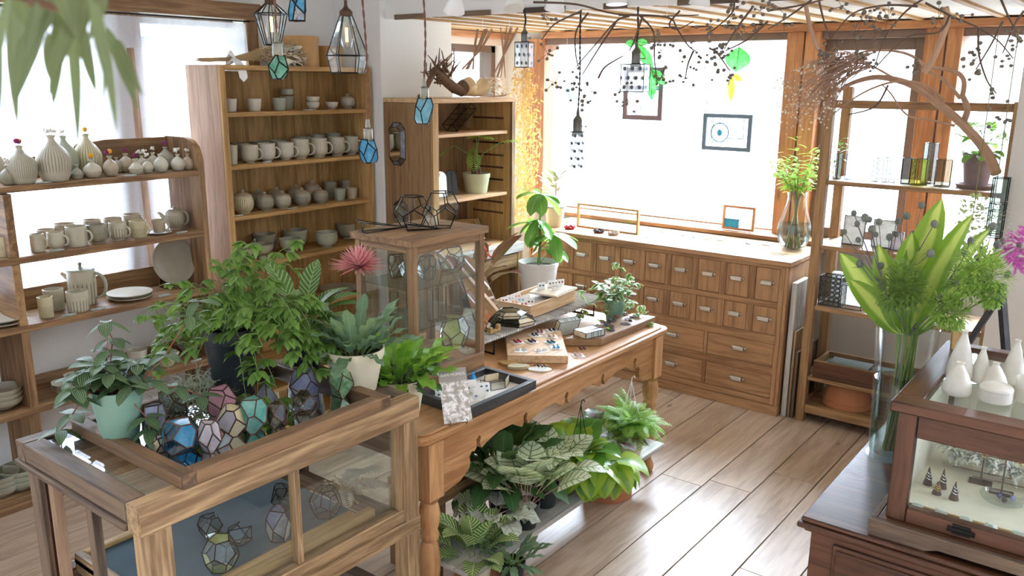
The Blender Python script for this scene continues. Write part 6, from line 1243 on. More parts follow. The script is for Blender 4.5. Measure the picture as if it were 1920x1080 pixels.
# --- black display tray on the table with dotted earring cards
t = thing('black_tray', 'black wooden tray frame holding dotted earring cards on the table', 'tray', (-1.925, 2.295, TZ0), radians(-1)); a_, b_ = .13, .195
mb = MB()
for x0, y0, x1, y1 in ((-a_, -b_, a_, -b_ + .022), (-a_, b_ - .022, a_, b_), (-a_, -b_ + .0221, -a_ + .022, b_ - .0221), (a_ - .022, -b_ + .0221, a_, b_ - .0221)): mb.box((x0, y0, 0), (x1, y1, .036), BLACKW)
mb.build('frame', t, bevel=.002); mb = MB(); mb.box((-a_ + .021, -b_ + .021, .002), (a_ - .021, b_ - .021, .008), plain('white_tray_lining', '#e9e4dc', .6)); mb.build('lining', t, smooth=False)
BLU = plain('blue_bead', '#2f7fc0', .25, var=.2); TEA = plain('teal_bead', '#2f7a74', .25, var=.2); LAVB = plain('lavender_bead', '#8f92c8', .3, var=.2)
def dotcard(label, x, y, rz, mats):
    t = thing('earring_card', label, 'jewelry', (-1.925 + x, 2.295 + y, TZ0 + .0085), rz, 'dotted earring cards in the black tray'); R = Matrix.Rotation(radians(-38), 3, 'Y')
    mb = MB(); q = [R @ V((0, -.022, .002)), R @ V((0, .022, .002)), R @ V((0, .022, .05)), R @ V((0, -.022, .05))]; mb.add(q + [v + V((-.0012, 0, 0)) for v in q], [(0, 1, 2, 3), (7, 6, 5, 4), (0, 4, 5, 1), (1, 5, 6, 2), (2, 6, 7, 3), (3, 7, 4, 0)], WHITEP); mb.build('card', t, smooth=False)
    for k, m in enumerate(mats): mb = MB(); mb.ball(R @ V((.003, (-.01, .01)[k % 2], .017 + .018 * (k // 2))), .0052, m, 10, .6); mb.build('earring', t)
for k, (x, y, rz, ms, nm) in enumerate(((.01, -.12, -.7, (BLU, BLU, TEA, LAVB), 'card of blue, green and lavender studs nearest the leaflet'), (-.035, -.1, -.7, (TEA, TEA), 'card of two green studs behind the blue one'), (-.06, -.13, -.6, (TEA, BLU, TEA, TEA), 'card of teal studs at the left back of the tray'), (.04, .0, -.6, (TEA, TEA, TEA, BLU), 'card of four teal squares in the middle of the tray'), (.055, -.055, -.8, (LAVB,), 'pale card with one lavender stud near the tray front'), (-.02, -.01, -.7, (TEA, BLU), 'card of teal and blue studs by the little bottles'))): dotcard(nm, x, y, rz, ms)
def mini(label, name, cat, x, y, mb, nm='body'):
    o = mb.build(name); o.location = (-1.925 + x, 2.295 + y, TZ0 + .0085); return tag(o, label, cat)
mb = MB(); mb.lathe([(.011, 0), (.011, .045), (.005, .052), (.006, .062)], BLUEG, n=14); mini('little blue glass bottle in the black tray', 'glass_bottle', 'bottle', -.045, .03, mb)
mb = MB(); mb.box((-.012, -.012, 0), (.012, .012, .05), PINE); mini('little upright wooden block in the black tray', 'wooden_block', 'block', -.05, -.03, mb)
mb = MB()
for k in range(14): mb.ball((U(-.014, .014), U(-.014, .014), .01 + U(0, .035)), .006, YELF if k % 2 else WHF, 6)
mini('tiny bunch of orange and white flowers in the black tray', 'dried_flower', 'flower', -.075, -.035, mb)
vs6 = [V((.05 * cos(a * pi / 3), .065 * sin(a * pi / 3), 0)) for a in range(6)] + [V((.05 * cos(a * pi / 3), .065 * sin(a * pi / 3), .032)) for a in range(6)]
glasspiece('hexagonal_glass_dish', 'open hexagonal glass dish at the far end of the black tray', 'dish', (-1.925 - .0, 2.295 + .105, TZ0 + .0085), vs6, [tuple(range(6))] + [(i, (i + 1) % 6, 6 + (i + 1) % 6, 6 + i) for i in range(6)], [GLASS, MIRG], LEAD, .0015)
# leaflet on a wire stand
p = P(868, 772, .752); t = thing('leaflet', 'tall grey and white picture leaflet leaning on a wire easel at the table front', 'leaflet', (-1.79, 2.035, TZ0), radians(-32)); R = Matrix.Rotation(radians(-24), 3, 'Y')
def leaf_pic():
    t = NT('leaflet_print'); u, v = t.uv(); o = t.obj(); n = t.noise(o, 55, 5, .65); n2 = t.noise(o, 120, 3); m = t.math('MULTIPLY', t.smooth(v, .75, .62), .9)
    img = t.mix(t.smooth(n, .42, .6), H('#a39c90'), H('#efecea')); img = t.mix(t.math('MULTIPLY', t.smooth(n2, .55, .7), .6), img, H('#8d9a78')); top = H('#9b938a'); return t.done(t.bsdf(t.mix(t.smooth(v, .72, .78), img, top), .35))
LW, LH = .1, .185; mb = MB(); q = [R @ V((0, -LW / 2, .01)), R @ V((0, LW / 2, .01)), R @ V((0, LW / 2, .01 + LH)), R @ V((0, -LW / 2, .01 + LH))]; mb.quad(*q, leaf_pic()); q2 = [v + V((-.0008, 0, 0)) for v in q]; mb.add(q2[::-1], [(0, 1, 2, 3)], WHITEP); mb.build('printed_card', t, smooth=False)
fc_ = bpy.data.curves.new('lettering', 'FONT'); fc_.body = "AAMI MOMO'S"; fc_.size = .0135; fc_.align_x = 'CENTER'; fc_.extrude = .0001; ft = bpy.data.objects.new('lettering', fc_); COL.objects.link(ft); bpy.context.view_layer.update(); fm_ = bpy.data.meshes.new_from_object(ft.evaluated_get(bpy.context.evaluated_depsgraph_get())); bpy.data.objects.remove(ft); fo = bpy.data.objects.new('lettering', fm_); COL.objects.link(fo); fo.parent = t
fo.data.materials.append(WHITEP); B_ = Matrix(((R @ V((0, 1, 0))), (R @ V((0, 0, 1))), (R @ V((1, 0, 0))))).transposed().to_4x4(); B_.translation = R @ V((.0006, 0, .01 + LH * .865)); fo.matrix_local = B_
mb = MB(); mb.tube([R @ V((.004, -.03, .018)), R @ V((.012, -.03, .006)), R @ V((-.004, -.03, .002)), V((-.09, -.03, .003)), R @ V((-.003, -.02, .1)), R @ V((-.003, .02, .1)), V((-.09, .03, .003)), R @ V((-.004, .03, .002)), R @ V((.012, .03, .006)), R @ V((.004, .03, .018))], .0014, COPPER, 5); mb.build('wire_easel', t)
# --- sawn board with earrings
c = [V((x, y, 0)) for x, y in ((-2.065, 2.655), (-1.862, 2.81), (-2.125, 3.13), (-2.30, 2.94))]; ctr = sum(c, V()) / 4
BO = BOARD; mb = MB(); poly = [(v.x - ctr.x, v.y - ctr.y) for v in c]; mb.prism(poly, lambda a, b, z: (a, b, z), 0, .034, BO[1]); o = mb.build('sawn_board', bevel=.003); o.location = (ctr.x, ctr.y, TZ0); tag(o, 'thick sawn board covered with earring cards in the middle of the table', 'board')
def earcard(label, u, v, m, sh, rz, z=TZ0 + .0345, cardm=None, grp='earring cards on the sawn board'):
    p = P(u, v, z); t = thing('earring_card', label, 'jewelry', (p.x, p.y, z), rz, grp); mb = MB(); mb.box((-.026, -.026, 0), (.026, .026, .0012), cardm or WHITEP); mb.build('card', t, smooth=False)
    for s_ in (-1, 1):
        mb = MB()
        if sh == 'bar': mb.tube([(-.018, s_ * .009, .006), (.018, s_ * .009, .007)], .0045, m, 8)
        elif sh == 'disc': mb.lathe([(1e-4, 0), (.012, 0), (.012, .003), (1e-4, .003)], m, n=8); local(mb, Matrix.Translation((.004, s_ * .014, .003)) @ Matrix.Rotation(.35, 4, 'Y'))
        else: mb.ball((-.006, s_ * .009, .006), .006, m, 10); mb.tube([(-.002, s_ * .009, .005), (.016, s_ * .009, .005)], .003, m, 6)
        mb.build('earring', t)
ROSE = plain('rose_bead', '#b0455c', .25, var=.2); PLUM = plain('plum_bead', '#4a3040', .25, var=.2); WINE = plain('wine_bead', '#8a2f36', .25, var=.2); SILV = plain('silver_leaf', '#dfe0dd', .2, .7); AQUA = plain('turquoise_bead', '#2fa0c8', .2, var=.2); TEALB = plain('petrol_bead', '#2a6f80', .25, var=.2); NUDE = plain('nude_bead', '#c99a84', .3, var=.15); BLKB = plain('black_bead', '#1d1a1c', .2)
for u, v, m, sh, nm in ((970, 642, ROSE, 'bar', 'card of rose drop earrings at the left of the sawn board'), (997, 641, PLUM, 'bar', 'card of plum drop earrings at the centre of the sawn board'), (1033, 643, TEALB, 'bar', 'card of petrol blue earrings right of the plum ones'), (976, 657, SILV, 'disc', 'card of silver leaf earrings at the front left of the sawn board'), (1015, 658, SILV, 'disc', 'card of white oval earrings at the front of the sawn board'), (1043, 652, AQUA, 'bar', 'card of turquoise drop earrings at the front right of the sawn board'), (1003, 629, PLUM, 'ball', 'card of dark bead earrings behind the plum ones'), (1012, 623, WINE, 'bar', 'card of wine red earrings at the back of the sawn board'), (1034, 631, NUDE, 'bar', 'card of nude pink earrings at the back right of the sawn board'), (1035, 620, BLKB, 'ball', 'card of black bead studs at the far corner of the sawn board')): earcard(nm, u, v, m, sh, U(-.9, -.4))
earcard('kraft card of brown drop earrings lying on the bare table', 1092, 655, plain('brown_bead', '#6a4a3a', .3), 'bar', -.7, TZ0, plain('kraft_card', '#c9a77e', .8), 'earring cards on the bare table'); earcard('white card of pale pink drop earrings at the table edge', 1084, 667, plain('pale_pink_bead', '#d9bcc0', .3), 'bar', -.7, TZ0, None, 'earring cards on the bare table')
p = P(1012, 693, TZ0); t = thing('pin_pad', 'white oval pad stuck with dark red and black pins on the table', 'jewelry', (p.x, p.y, TZ0), .6); mb = MB(); mb.lathe([(1e-4, 0), (.036, 0), (.036, .004), (1e-4, .004)], WHITEP, n=30); mb.v = [(a * 1.35, b * .8, c_) for a, b, c_ in mb.v]; mb.build('pad', t)
for k, (x, y) in enumerate(((-.02, .004), (-.008, .01), (.004, .012), (.018, .006), (.01, -.008), (-.004, -.006), (.024, -.002))): mb = MB(); mb.tube([(x, y, .004), (x, y, .014)], .0008, STEEL, 5); mb.ball((x, y, .016), .0042, (PLUM, BLKB, TEALB, WINE)[k % 4], 8); mb.build('pin', t)
for k, (u, v, rz, nm) in enumerate(((953, 685, .3, 'flat tan wooden piece beside the black tray'), (972, 691, .8, 'olive oval soap-like stone between tray and pin pad'))):
    p = P(u, v, TZ0); mb = MB(); mb.lathe([(1e-4, 0), (.03, 0), (.034, .006), (.032, .014), (1e-4, .016)], PINE[0] if k == 0 else plain('mossy_stone', '#b5a985', .8, var=.3, scale=60), n=7 if k == 0 else 18); mb.v = [(a * 1.4, b * .75, c_) for a, b, c_ in mb.v]; o = mb.build(('wooden_piece', 'oval_stone')[k]); o.location = (p.x, p.y, TZ0); o.rotation_euler[2] = rz; tag(o, nm, 'ornament')
# --- long board with hair ties and glass book boxes
c = [V((x, y, 0)) for x, y in ((-2.015, 2.995), (-1.882, 3.10), (-1.872, 3.585), (-1.99, 3.56))]; ctr = sum(c, V()) / 4; mb = MB(); mb.prism([(v.x - ctr.x, v.y - ctr.y) for v in c], lambda a, b, z: (a, b, z), 0, .036, OAK[1]); o = mb.build('thick_board', bevel=.004); o.location = (ctr.x, ctr.y, TZ0); tag(o, 'long thick oak board at the far end of the table with hair ties on it', 'board')
BZ = TZ0 + .0364
def glassbook(label, u, v, rz, tilt=0, z=BZ, loc=None):
    p = P(u, v, z); t = thing('glass_book_box', label, 'box', loc or (p.x, p.y, z), rz, 'glass book boxes'); L_, D_2, h = .115, .08, .026
    R = Matrix.Rotation(tilt, 3, 'Y') if tilt else Matrix.Identity(3); vv = [R @ V((a * D_2 / 2, b * L_ / 2, z_)) for z_ in (0, h) for a, b in ((-1, -1), (1, -1), (1, 1), (-1, 1))]; zl = min(v.z for v in vv); vv = [v - V((0, 0, zl)) for v in vv]
    fs = [(3, 2, 1, 0), (4, 5, 6, 7), (0, 1, 5, 4), (1, 2, 6, 5), (2, 3, 7, 6), (3, 0, 4, 7)]; mb = MB()
    for k, f in enumerate(fs): mb.add([vv[i] for i in f], [(0, 1, 2, 3)], MIRG if k == 2 else WHITEPANE)
    mb.build('glass_panes', t, smooth=False); fr = frame_of(vv, fs, .0018, LEAD)
    for k in (.3, .4, .65, .8): a = vv[1].lerp(vv[2], k); b = vv[5].lerp(vv[6], k); c_ = vv[4].lerp(vv[7], k); fr.tube([a, b], .0013, LEAD, 5); 
    for k in (.35, .42): fr.tube([vv[5].lerp(vv[4], k), vv[6].lerp(vv[7], k)], .0013, LEAD, 5)
    fr.build('lead_frame', t)
WHITEPANE = opal('frosted_book_glass', '#e8ebe6', '#c9d0c8', .5, 90)
glassbook('white glass book-shaped box lying on the near end of the thick board', 1106, 622, -.25, loc=(-1.955, 3.115, BZ)); t = None
glassbook('open upright glass book box with black seams standing behind the white one', 1105, 605, -.35, radians(-68), TZ0, (-2.085, 3.14, TZ0))
HAIRT = plain('black_hair_elastic', '#3a3d44', .7); GRNB = plain('lime_bead', '#8fcc4a', .25)
for u, v, m, nm in ((1157, 593, RED_ if 0 else plain('red_bead', '#d8432f', .3), 'hair tie with a red bar bead on the thick board'), (1172, 590, plain('slate_bead', '#5a6070', .3), 'hair tie with slate beads at the far end of the thick board'), (1148, 602, plain('smoke_bead', '#6a7680', .3), 'hair tie with a smoky leaf bead on the thick board'), (1178, 600, HAIRT, 'plain black hair tie at the board edge'), (1190, 594, NUDE, 'hair tie with a nude bead farthest on the thick board'), (1172, 608, LAVB, 'hair tie with a clear lilac bead near the board edge'), (1143, 612, TEALB, 'hair tie with petrol beads beside the glass book'), (1145, 619, GRNB, 'hair tie with a lime green bead beside the glass book'), (1137, 606, ROSE, 'hair tie with a rose bead behind the glass book')):
    p = P(u, v, BZ); t = thing('hair_tie', nm, 'hair tie', (min(p.x, -1.9), p.y, BZ), U(0, 6), 'hair ties on the thick board'); mb = MB(); mb.tube([(.022 * cos(a * pi / 10), .014 * sin(a * pi / 10), .003) for a in range(21)], .0022, HAIRT, 6); mb.build('elastic', t); mb = MB(); mb.lathe([(1e-4, 0), (.009, .002), (.008, .007), (1e-4, .009)], m, (.02, 0, 0), 10); mb.build('bead', t)
# --- crate of jewellery and open book on the tier board
t = thing('wooden_crate', 'shallow pale wooden crate of jewellery cards on the tier board', 'crate', (-2.315, 3.2, TZB + .0003), .05); mb = MB(); cw, cl, chh = .1, .2, .06
mb.box((cw - .008, -cl, 0), (cw, cl, chh), BOARD); mb.box((-cw, -cl, 0), (-cw + .008, cl, chh), BOARD); mb.box((-cw + .0081, -cl, 0), (cw - .0081, -cl + .008, chh), BOARD); mb.box((-cw + .0081, cl - .008, 0), (cw - .0081, cl, chh), BOARD); mb.build('sides', t, bevel=.0015); mb = MB(); mb.box((-cw + .0082, -cl + .0082, .0), (cw - .0082, cl - .0082, .035), WHITEP); mb.build('padded_bottom', t, smooth=False)
for k in range(8):
    x, y = (-.06 + .055 * (k % 3), -.16 + .05 * (k // 3)); tt = thing('earring_card', ('clear card of ruby studs', 'clear card of amber studs', 'clear card of pink studs', 'clear card of white studs', 'clear card of aqua studs', 'clear card of black studs', 'clear card of coral studs', 'clear card of pearl studs')[k] + ' in the pale crate', 'jewelry', (-2.315 + x, 3.2 + y, TZB + .0356), U(-.9, -.4), 'earring cards in the crate'); R = Matrix.Rotation(radians(-35), 3, 'Y'); mb = MB(); q = [R @ V((0, -.018, .002)), R @ V((0, .018, .002)), R @ V((0, .018, .036)), R @ V((0, -.018, .036))]; mb.add(q + [v_ + V((-.001, 0, 0)) for v_ in q], [(0, 1, 2, 3), (7, 6, 5, 4)], WHITEP); mb.build('card', tt, smooth=False)
    for s_ in (-1, 1): mb = MB(); mb.ball(R @ V((.002, s_ * .008, .02)), .0042, (WINE, plain('amber_bead', '#d98a3a', .3), ROSE, SILV, AQUA, BLKB, plain('coral_bead', '#e07a5f', .3), WHITEP)[k], 8); mb.build('earring', tt)
t = thing('open_book', 'open old book lying across the far end of the pale crate', 'book', (-2.29, 3.31, TZB + .0608), .1); mb = MB(); OLDP = plain('old_book_page', '#e9dcc2', .85)
for s_ in (-1, 1): mb.prism([(0, .0), (.105, .0), (.105, .008), (.06, .013), (.015, .014), (0, .010)], lambda a, b, y: (y, s_ * a, b), -.075, .075, OLDP)
mb.build('pages', t); mb = MB(); mb.box((-.078, -.108, -.0004), (.078, .108, -.0001), plain('book_cover', '#8a6a4a', .7)); mb.build('cover', t, smooth=False)
for k, (x, y, m) in enumerate(((-.03, -.06, TEA), (-.02, .01, PLUM), (.03, -.03, SILV), (.0, .06, WINE))):
    tt = thing('earring_card', ('standing card of green studs on the open book', 'standing card of plum studs on the open book', 'standing card of silver studs on the open book', 'standing card of red studs on the open book')[k], 'jewelry', (-2.29 + x, 3.31 + y, TZB + .0752), -.5, 'earring cards on the open book'); mb = MB(); mb.box((-.001, -.02, 0), (.001, .02, .034), WHITEP); mb.box((-.014, -.02, 0), (-.0012, .02, .0012), WHITEP); mb.build('card', tt, smooth=False)
    for s_ in (-1, 1): mb = MB(); mb.ball((.003, s_ * .008, .02), .0045, m, 8); mb.build('earring', tt)
# --- things on the window cabinet
KZ = .9204; GOLDC = plain('serrated_wood', '#b98a5f', .6)
t = thing('display_stand', 'low wide empty wooden frame standing on the window cabinet', 'frame', (-2.935, 4.86, KZ), radians(-2)); w_, h_ = .245, .165; mb = MB(); mb.box((-w_, -.012, .0), (-w_ + .014, .012, h_), PINE); mb.box((w_ - .014, -.012, 0), (w_, .012, h_), PINE); mb.box((-w_ + .0141, -.012, h_ - .014), (w_ - .0141, .012, h_), PINE); mb.box((-w_ + .0141, -.014, 0), (w_ - .0141, .014, .012), PINE); mb.build('frame', t, bevel=.002); mb = MB(); mb.box((-w_ + .012, -.001, .011), (w_ - .012, .001, h_ - .012), PANE); mb.build('pane', t, smooth=False)
for k, (u, v, m, nm) in enumerate(((1068, 429, plain('red_crown', '#b5293f', .4), 'small red crown-shaped ornament on the window cabinet'), (1123, 436, plain('dark_crown', '#4a3a40', .4), 'small dark crown-shaped ornament on the window cabinet'), (1150, 440, plain('pale_crown', '#b5a89f', .4), 'small pale crown-shaped ornament on the window cabinet'))):
    p = P(u, v, KZ); mb = MB(); n = 16; mb.add([(.032 * cos(2 * pi * i / n) * (1.25 if z else 1), .032 * sin(2 * pi * i / n) * (1.25 if z else 1), (0, .012 + .01 * (i % 2))[z]) for z in (0, 1) for i in range(n)], [(i, (i + 1) % n, n + (i + 1) % n, n + i) for i in range(n)] + [tuple(range(n))], m); o = mb.build('crown_ornament', solid=.0015, smooth=False); o.location = (p.x, p.y, KZ + .001); tag(o, nm, 'ornament')
for k, (u, v, m, nm) in enumerate(((1217, 446, SKYG, 'blue glass leaf ornament at the front of the window cabinet top'), (1240, 434, GREENG, 'green glass leaf ornament near the sill on the window cabinet'), (1262, 437, SEAG, 'sea green glass leaf ornament on the window cabinet'), (1280, 441, WHITEG, 'white glass leaf ornament on the window cabinet'), (1300, 444, BLUEG, 'dark blue glass leaf ornament on the window cabinet'), (1325, 448, WHITEG, 'larger white glass leaf ornament on the window cabinet'), (1347, 450, GREENG, 'green and white glass leaf ornament on the window cabinet'), (1375, 454, LBLUEG, 'pale blue glass leaf ornament on the window cabinet'), (1402, 456, SKYG, 'bright blue glass leaf ornament right on the window cabinet'), (1435, 459, WHITEG, 'white glass leaf ornament nearest the bulbous vase'))):
    p = P(u, v, KZ); t = thing('glass_leaf', nm, 'ornament', (p.x, p.y, KZ + .004), U(0, 6), 'glass leaf ornaments on the window cabinet'); pts = [V((-.05, 0, .0)), V((-.02, .018, .008)), V((.02, .02, .01)), V((.055, .0, .002)), V((.02, -.018, .004)), V((-.02, -.016, .002))]; mb = MB(); mb.add(pts + [V((0, 0, .014))], [(i, (i + 1) % 6, 6) for i in range(6)], m); mb.build('glass', t, smooth=False); frame_of(pts, [tuple(range(6))], .0016, LEAD).build('lead_edge', t)
mb = MB(); mb.box((-.07, -.05, 0), (.07, .05, .004), GLASS); o = mb.build('glass_sheet', smooth=False); o.location = (-1.76, 4.82, KZ); tag(o, 'clear glass sheet lying at the right end of the window cabinet', 'glass sheet')
def panel(name, label, x0, x1, z0, z1, y, fw, fm, lines, panes, string=0, tilt=0):
    t = thing(name, label, 'frame', ((x0 + x1) / 2, y, z0), 0); w = (x1 - x0) / 2; h = z1 - z0; mb = MB()
    for a, b in (((-w, 0), (-w + fw, h)), ((w - fw, 0), (w, h)), ((-w + fw, h - fw), (w - fw, h)), ((-w + fw, 0), (w - fw, fw))): mb.box((a[0], -.009, a[1]), (b[0], .009, b[1]), fm)
    mb.build('frame', t, bevel=.0015); mb = MB(); mb.box((-w + fw, -.001, fw), (w - fw, .001, h - fw), PANE); mb.build('glass', t, smooth=False)
    for k, (a, b, c_, d_, m) in enumerate(panes): mb = MB(); mb.box((-w + fw + a * 2 * (w - fw), -.002, fw + b * (h - 2 * fw)), (-w + fw + c_ * 2 * (w - fw), .0022, fw + d_ * (h - 2 * fw)), m); mb.build('coloured_pane', t, smooth=False)
    mb = MB()
    for a, b, c_, d_ in lines: mb.tube([(-w + fw + a * 2 * (w - fw), -.002, fw + b * (h - 2 * fw)), (-w + fw + c_ * 2 * (w - fw), -.002, fw + d_ * (h - 2 * fw))], .0026, LEAD, 5)
    if lines: mb.build('lead_lines', t)
    if string:
        mb = MB()
        for s_ in (-1, 1): mb.tube([(s_ * w * .8, 0, h), (s_ * w * .75, .0, string - z0)], .0008, WHITEP, 4)
        mb.build('cord', t)
    t.rotation_euler[0] = tilt; return t
MAUVE = plain('mauve_frame', '#6f5f68', .5); BLUFR = plain('slate_blue_frame', '#62788c', .5)
panel('stained_glass_panel', 'hanging mauve-framed glass panel behind the middle dot pendant', -3.075, -2.77, 1.64, 1.99, 5.25, .033, MAUVE, ((.28, 0, .28, .6), (.32, 0, .32, .6), (.45, 0, .45, .6), (0, .6, 1, .6), (0, .68, 1, .68)), ((0, .6, 1, .68, LAVG),), 2.15)
t = panel('stained_glass_panel', 'hanging slate blue framed glass panel with a ring and a blue drop', -2.465, -2.13, 1.465, 1.70, 5.25, .026, BLUFR, ((.13, 0, .13, 1), (.16, .0, .16, .22), (.16, .7, .16, 1), (.32, .72, .32, 1), (.32, 0, .32, .08), (.9, .32, .9, 1), (.53, .3, 1, .3)), (), 2.15)
mb = MB(); cx_ = -.1675 + .026 + .33 * .283; mb.tube([(cx_ + .06 * cos(a * pi / 16), -.003, .115 + .06 * sin(a * pi / 16)) for a in range(33)], .0042, TEALB, 6); mb.build('glass_ring', t); mb = MB(); mb.ball((cx_, -.003, .115), .018, AQUA, 12, 1.3); mb.build('blue_drop', t)
panel('stained_glass_panel', 'small wooden framed panel of turquoise and dotted glass on the sill', -2.292, -2.072, .9535, 1.113, 5.262, .016, ORANGE, ((.52, 0, .52, 1), (0, .42, .52, .42)), ((0, 0, .5, .4, AQUA), (.54, 0, 1, 1, DOTG)), 0, radians(-3))
# glass leaves hanging in the window
def hangleaf(label, v0, v1, leaves, y=5.2, top=2.19):
    o_ = PY(*v0, y); t = thing('hanging_glass_leaf', label, 'ornament', o_, 0, 'glass leaves hanging in the window'); fr = MB(); mb = MB()
    for (a, b, w, m) in leaves:
        A, B = PY(*a, y) - o_, PY(*b, y) - o_; d = (B - A); L = d.length; d.normalize(); s_ = V((-d.z, 0, d.x)); prof = [0, .55, .9, 1, .85, .5, 0]; n = 6; lft = [A + d * L * i / n + s_ * w / 2 * prof[i] for i in range(n + 1)]; rgt = [A + d * L * i / n - s_ * w / 2 * prof[i] for i in range(n + 1)]; out = lft + rgt[-2:0:-1]; k = len(out)
        mb.add(out, [tuple(range(k))], m); mb.add([q + V((0, .003, 0)) for q in out], [tuple(range(k))[::-1]], m)
        for i in range(k): fr.tube([out[i], out[(i + 1) % k]], .0012, LEAD, 4)
        fr.tube([A, B], .0016, LEAD, 4)
    mb.build('glass', t, smooth=False); fr.build('lead_lines', t); c = MB(); c.tube([(0, 0, 0), (U(-.02, .02), 0, top - o_.z)], .0008, WHITEP, 4); c.build('cord', t)
LGRN = opal('light_green_glass', '#7ad67e', '#a9ecab', .7, 40); YELO = opal('golden_yellow_glass', '#ecd04a', '#f4e48a', .7); CLR = opal('frosted_clear_glass', '#dde6e6', '#f1f5f5', .8); TQG = opal('pale_turquoise_glass', '#a5dedb', '#c9efee', .7)
hangleaf('bright green glass leaf sprig hanging beside the middle dot pendant', (1192, 82), 0, (((1192, 82), (1225, 128), .085, LGRN), ((1192, 82), (1172, 80), .05, LGRN), ((1193, 78), (1216, 80), .05, LGRN), ((1220, 130), (1222, 188), .09, LGRN), ((1222, 130), (1248, 160), .07, LGRN), ((1220, 130), (1205, 128), .04, CLR)))
hangleaf('round dark-veined green glass leaf with yellow petals hanging in the window', (1385, 90), 0, (((1386, 88), (1380, 135), .17, LGRN), ((1372, 140), (1370, 192), .05, YELO), ((1374, 140), (1392, 152), .04, YELO), ((1370, 140), (1350, 178), .04, CLR)))
hangleaf('pair of long frosted glass leaves hanging left of the round green leaf', (1322, 125), 0, (((1322, 125), (1311, 198), .07, CLR), ((1330, 160), (1349, 180), .05, CLR), ((1328, 160), (1326, 195), .03, CLR)))
hangleaf('small pale turquoise glass flower hanging low in the window', (1062, 163), 0, (((1065, 165), (1070, 186), .06, TQG), ((1064, 170), (1060, 164), .03, TQG)))
# --- on the rack
RG = 'slim glass vases on the upper rack shelf'
for k, (u, v, w, h, m, n, nm) in enumerate(((1569, 332, 14, 46, SMOKE, 4, 'slim clear vase holding a green sprig at the left of the rack shelf'), (1590, 334, 14, 46, SKYG, 3, 'slim vase with bright blue edges on the rack shelf'), (1621, 336, 20, 46, YELLOWG, 3, 'slim vase with lime edges on the rack shelf'), (1641, 335, 12, 44, PANE, 3, 'thin colourless vase third from the left group on the rack shelf'), (1660, 337, 14, 46, PINKG, 3, 'slim vase with pink foot on the rack shelf'), (1675, 340, 14, 44, PANE, 3, 'colourless vase just right of the pink-footed one'), (1697, 339, 20, 48, SMOKE, 4, 'square seeded glass vase left of the yellow one'), (1722, 343, 32, 48, YELLOWG, 5, 'wide vase with a yellow pane on the rack shelf'), (1766, 346, 30, 50, SMOKE, 6, 'wide hexagonal clear vase left of the purple pot'))):
    p = PY(u, v, 4.77); s = size(1, p); tube_vase('glass_tube_vase', nm, (p.x, 4.77, RZ1), w * s, h * s, PANE if k in (1, 2, 4) else m, n, [LEAD, plain('blue_solder', '#2a6fb0', .3), plain('lime_solder', '#8f9a2a', .3)][k if k in (1, 2) else 0], .0016, RG, U(0, 6), m)
p = PY(1740, 340, 4.88); tube_vase('glass_tube_vase', 'tallest clear vase standing behind the yellow-paned one', (p.x, 4.87, RZ1), .075, .21, SMOKE, 4, LEAD, .0016, RG, .6)
p = PY(1569, 332, 4.77); t = plant('green_sprig', 'small leafy green sprig standing in the leftmost slim vase', (p.x, 4.77, RZ1 + .01), 'leaf'); mb, sm = MB(), MB(); sm.tube([(0, 0, 0), (.002, 0, .12), (.01, 0, .2)], .0018, STG, 5)
for k in range(9): mb.leaf((.004, 0, .13 + .009 * k), dirv(k * 2.4, U(.1, .9)), (0, 0, 1), U(.04, .07), .028, L_PACH, (.5, .7), U(.3, 1), .2, 5)
finish(t, mb, sm)
def photoframe(label, u, v, w, h, y, z, m, tilt=-.12):
    p = PY(u, v, y); t = panel('glass_photo_frame', label, p.x - w / 2, p.x + w / 2, z, z + h, y, .003, LEAD, (), ((.0, .0, 1, 1, m),), 0, tilt); t['group'] = 'glass frames on the rack'; return t
photoframe('larger white glass photo frame behind the thistles on the middle rack shelf', 1599, 447, .115, .16, 4.78, 1.0355, WHITEG); photoframe('second white glass photo frame on the middle rack shelf', 1655, 452, .115, .15, 4.8, 1.0355, WHITEG); photoframe('narrow pale photo frame at the right of the middle rack shelf', 1682, 452, .06, .1, 4.76, 1.0355, PEARLG)
def lattice():
    t = NT('silver_lattice'); u, v = t.uv(); 
    def c(a, k): q = t.math('SUBTRACT', t.math('FRACT', t.math('MULTIPLY', a, k)), .5); return q
    a, b = c(u, 4.0), c(v, 6.0); d = t.math('ABSOLUTE', t.math('SUBTRACT', t.math('SQRT', t.math('ADD', t.math('MULTIPLY', a, a), t.math('MULTIPLY', b, b))), .44)); m = t.math('SUBTRACT', 1.0, t.smooth(d, .07, .1))
    tr = t.n('ShaderNodeBsdfTransparent'); tr.inputs[0].default_value = H('#d8dde0'); return t.done(t.mixsh(m, tr.outputs[0], t.bsdf(H('#5c5f60'), .35, .8)))
p = PY(1556, 565, 4.72); t = thing('lattice_box', 'dark silver lattice glass box on the lower rack shelf', 'box', (p.x, 4.745, .6905), -.05); LAT = lattice(); vv = [V((a * .057, b * .045, z)) for z in (0.001, .165) for a, b in ((-1, -1), (1, -1), (1, 1), (-1, 1))]; mb = MB()
for i in range(4): mb.quad(vv[i], vv[(i + 1) % 4], vv[4 + (i + 1) % 4], vv[4 + i], LAT)
mb.build('lattice_panes', t, smooth=False); frame_of(vv, [(0, 1, 2, 3), (4, 5, 6, 7), (0, 1, 5, 4), (1, 2, 6, 5), (2, 3, 7, 6), (3, 0, 4, 7)], .0022, LEAD).build('lead_frame', t)
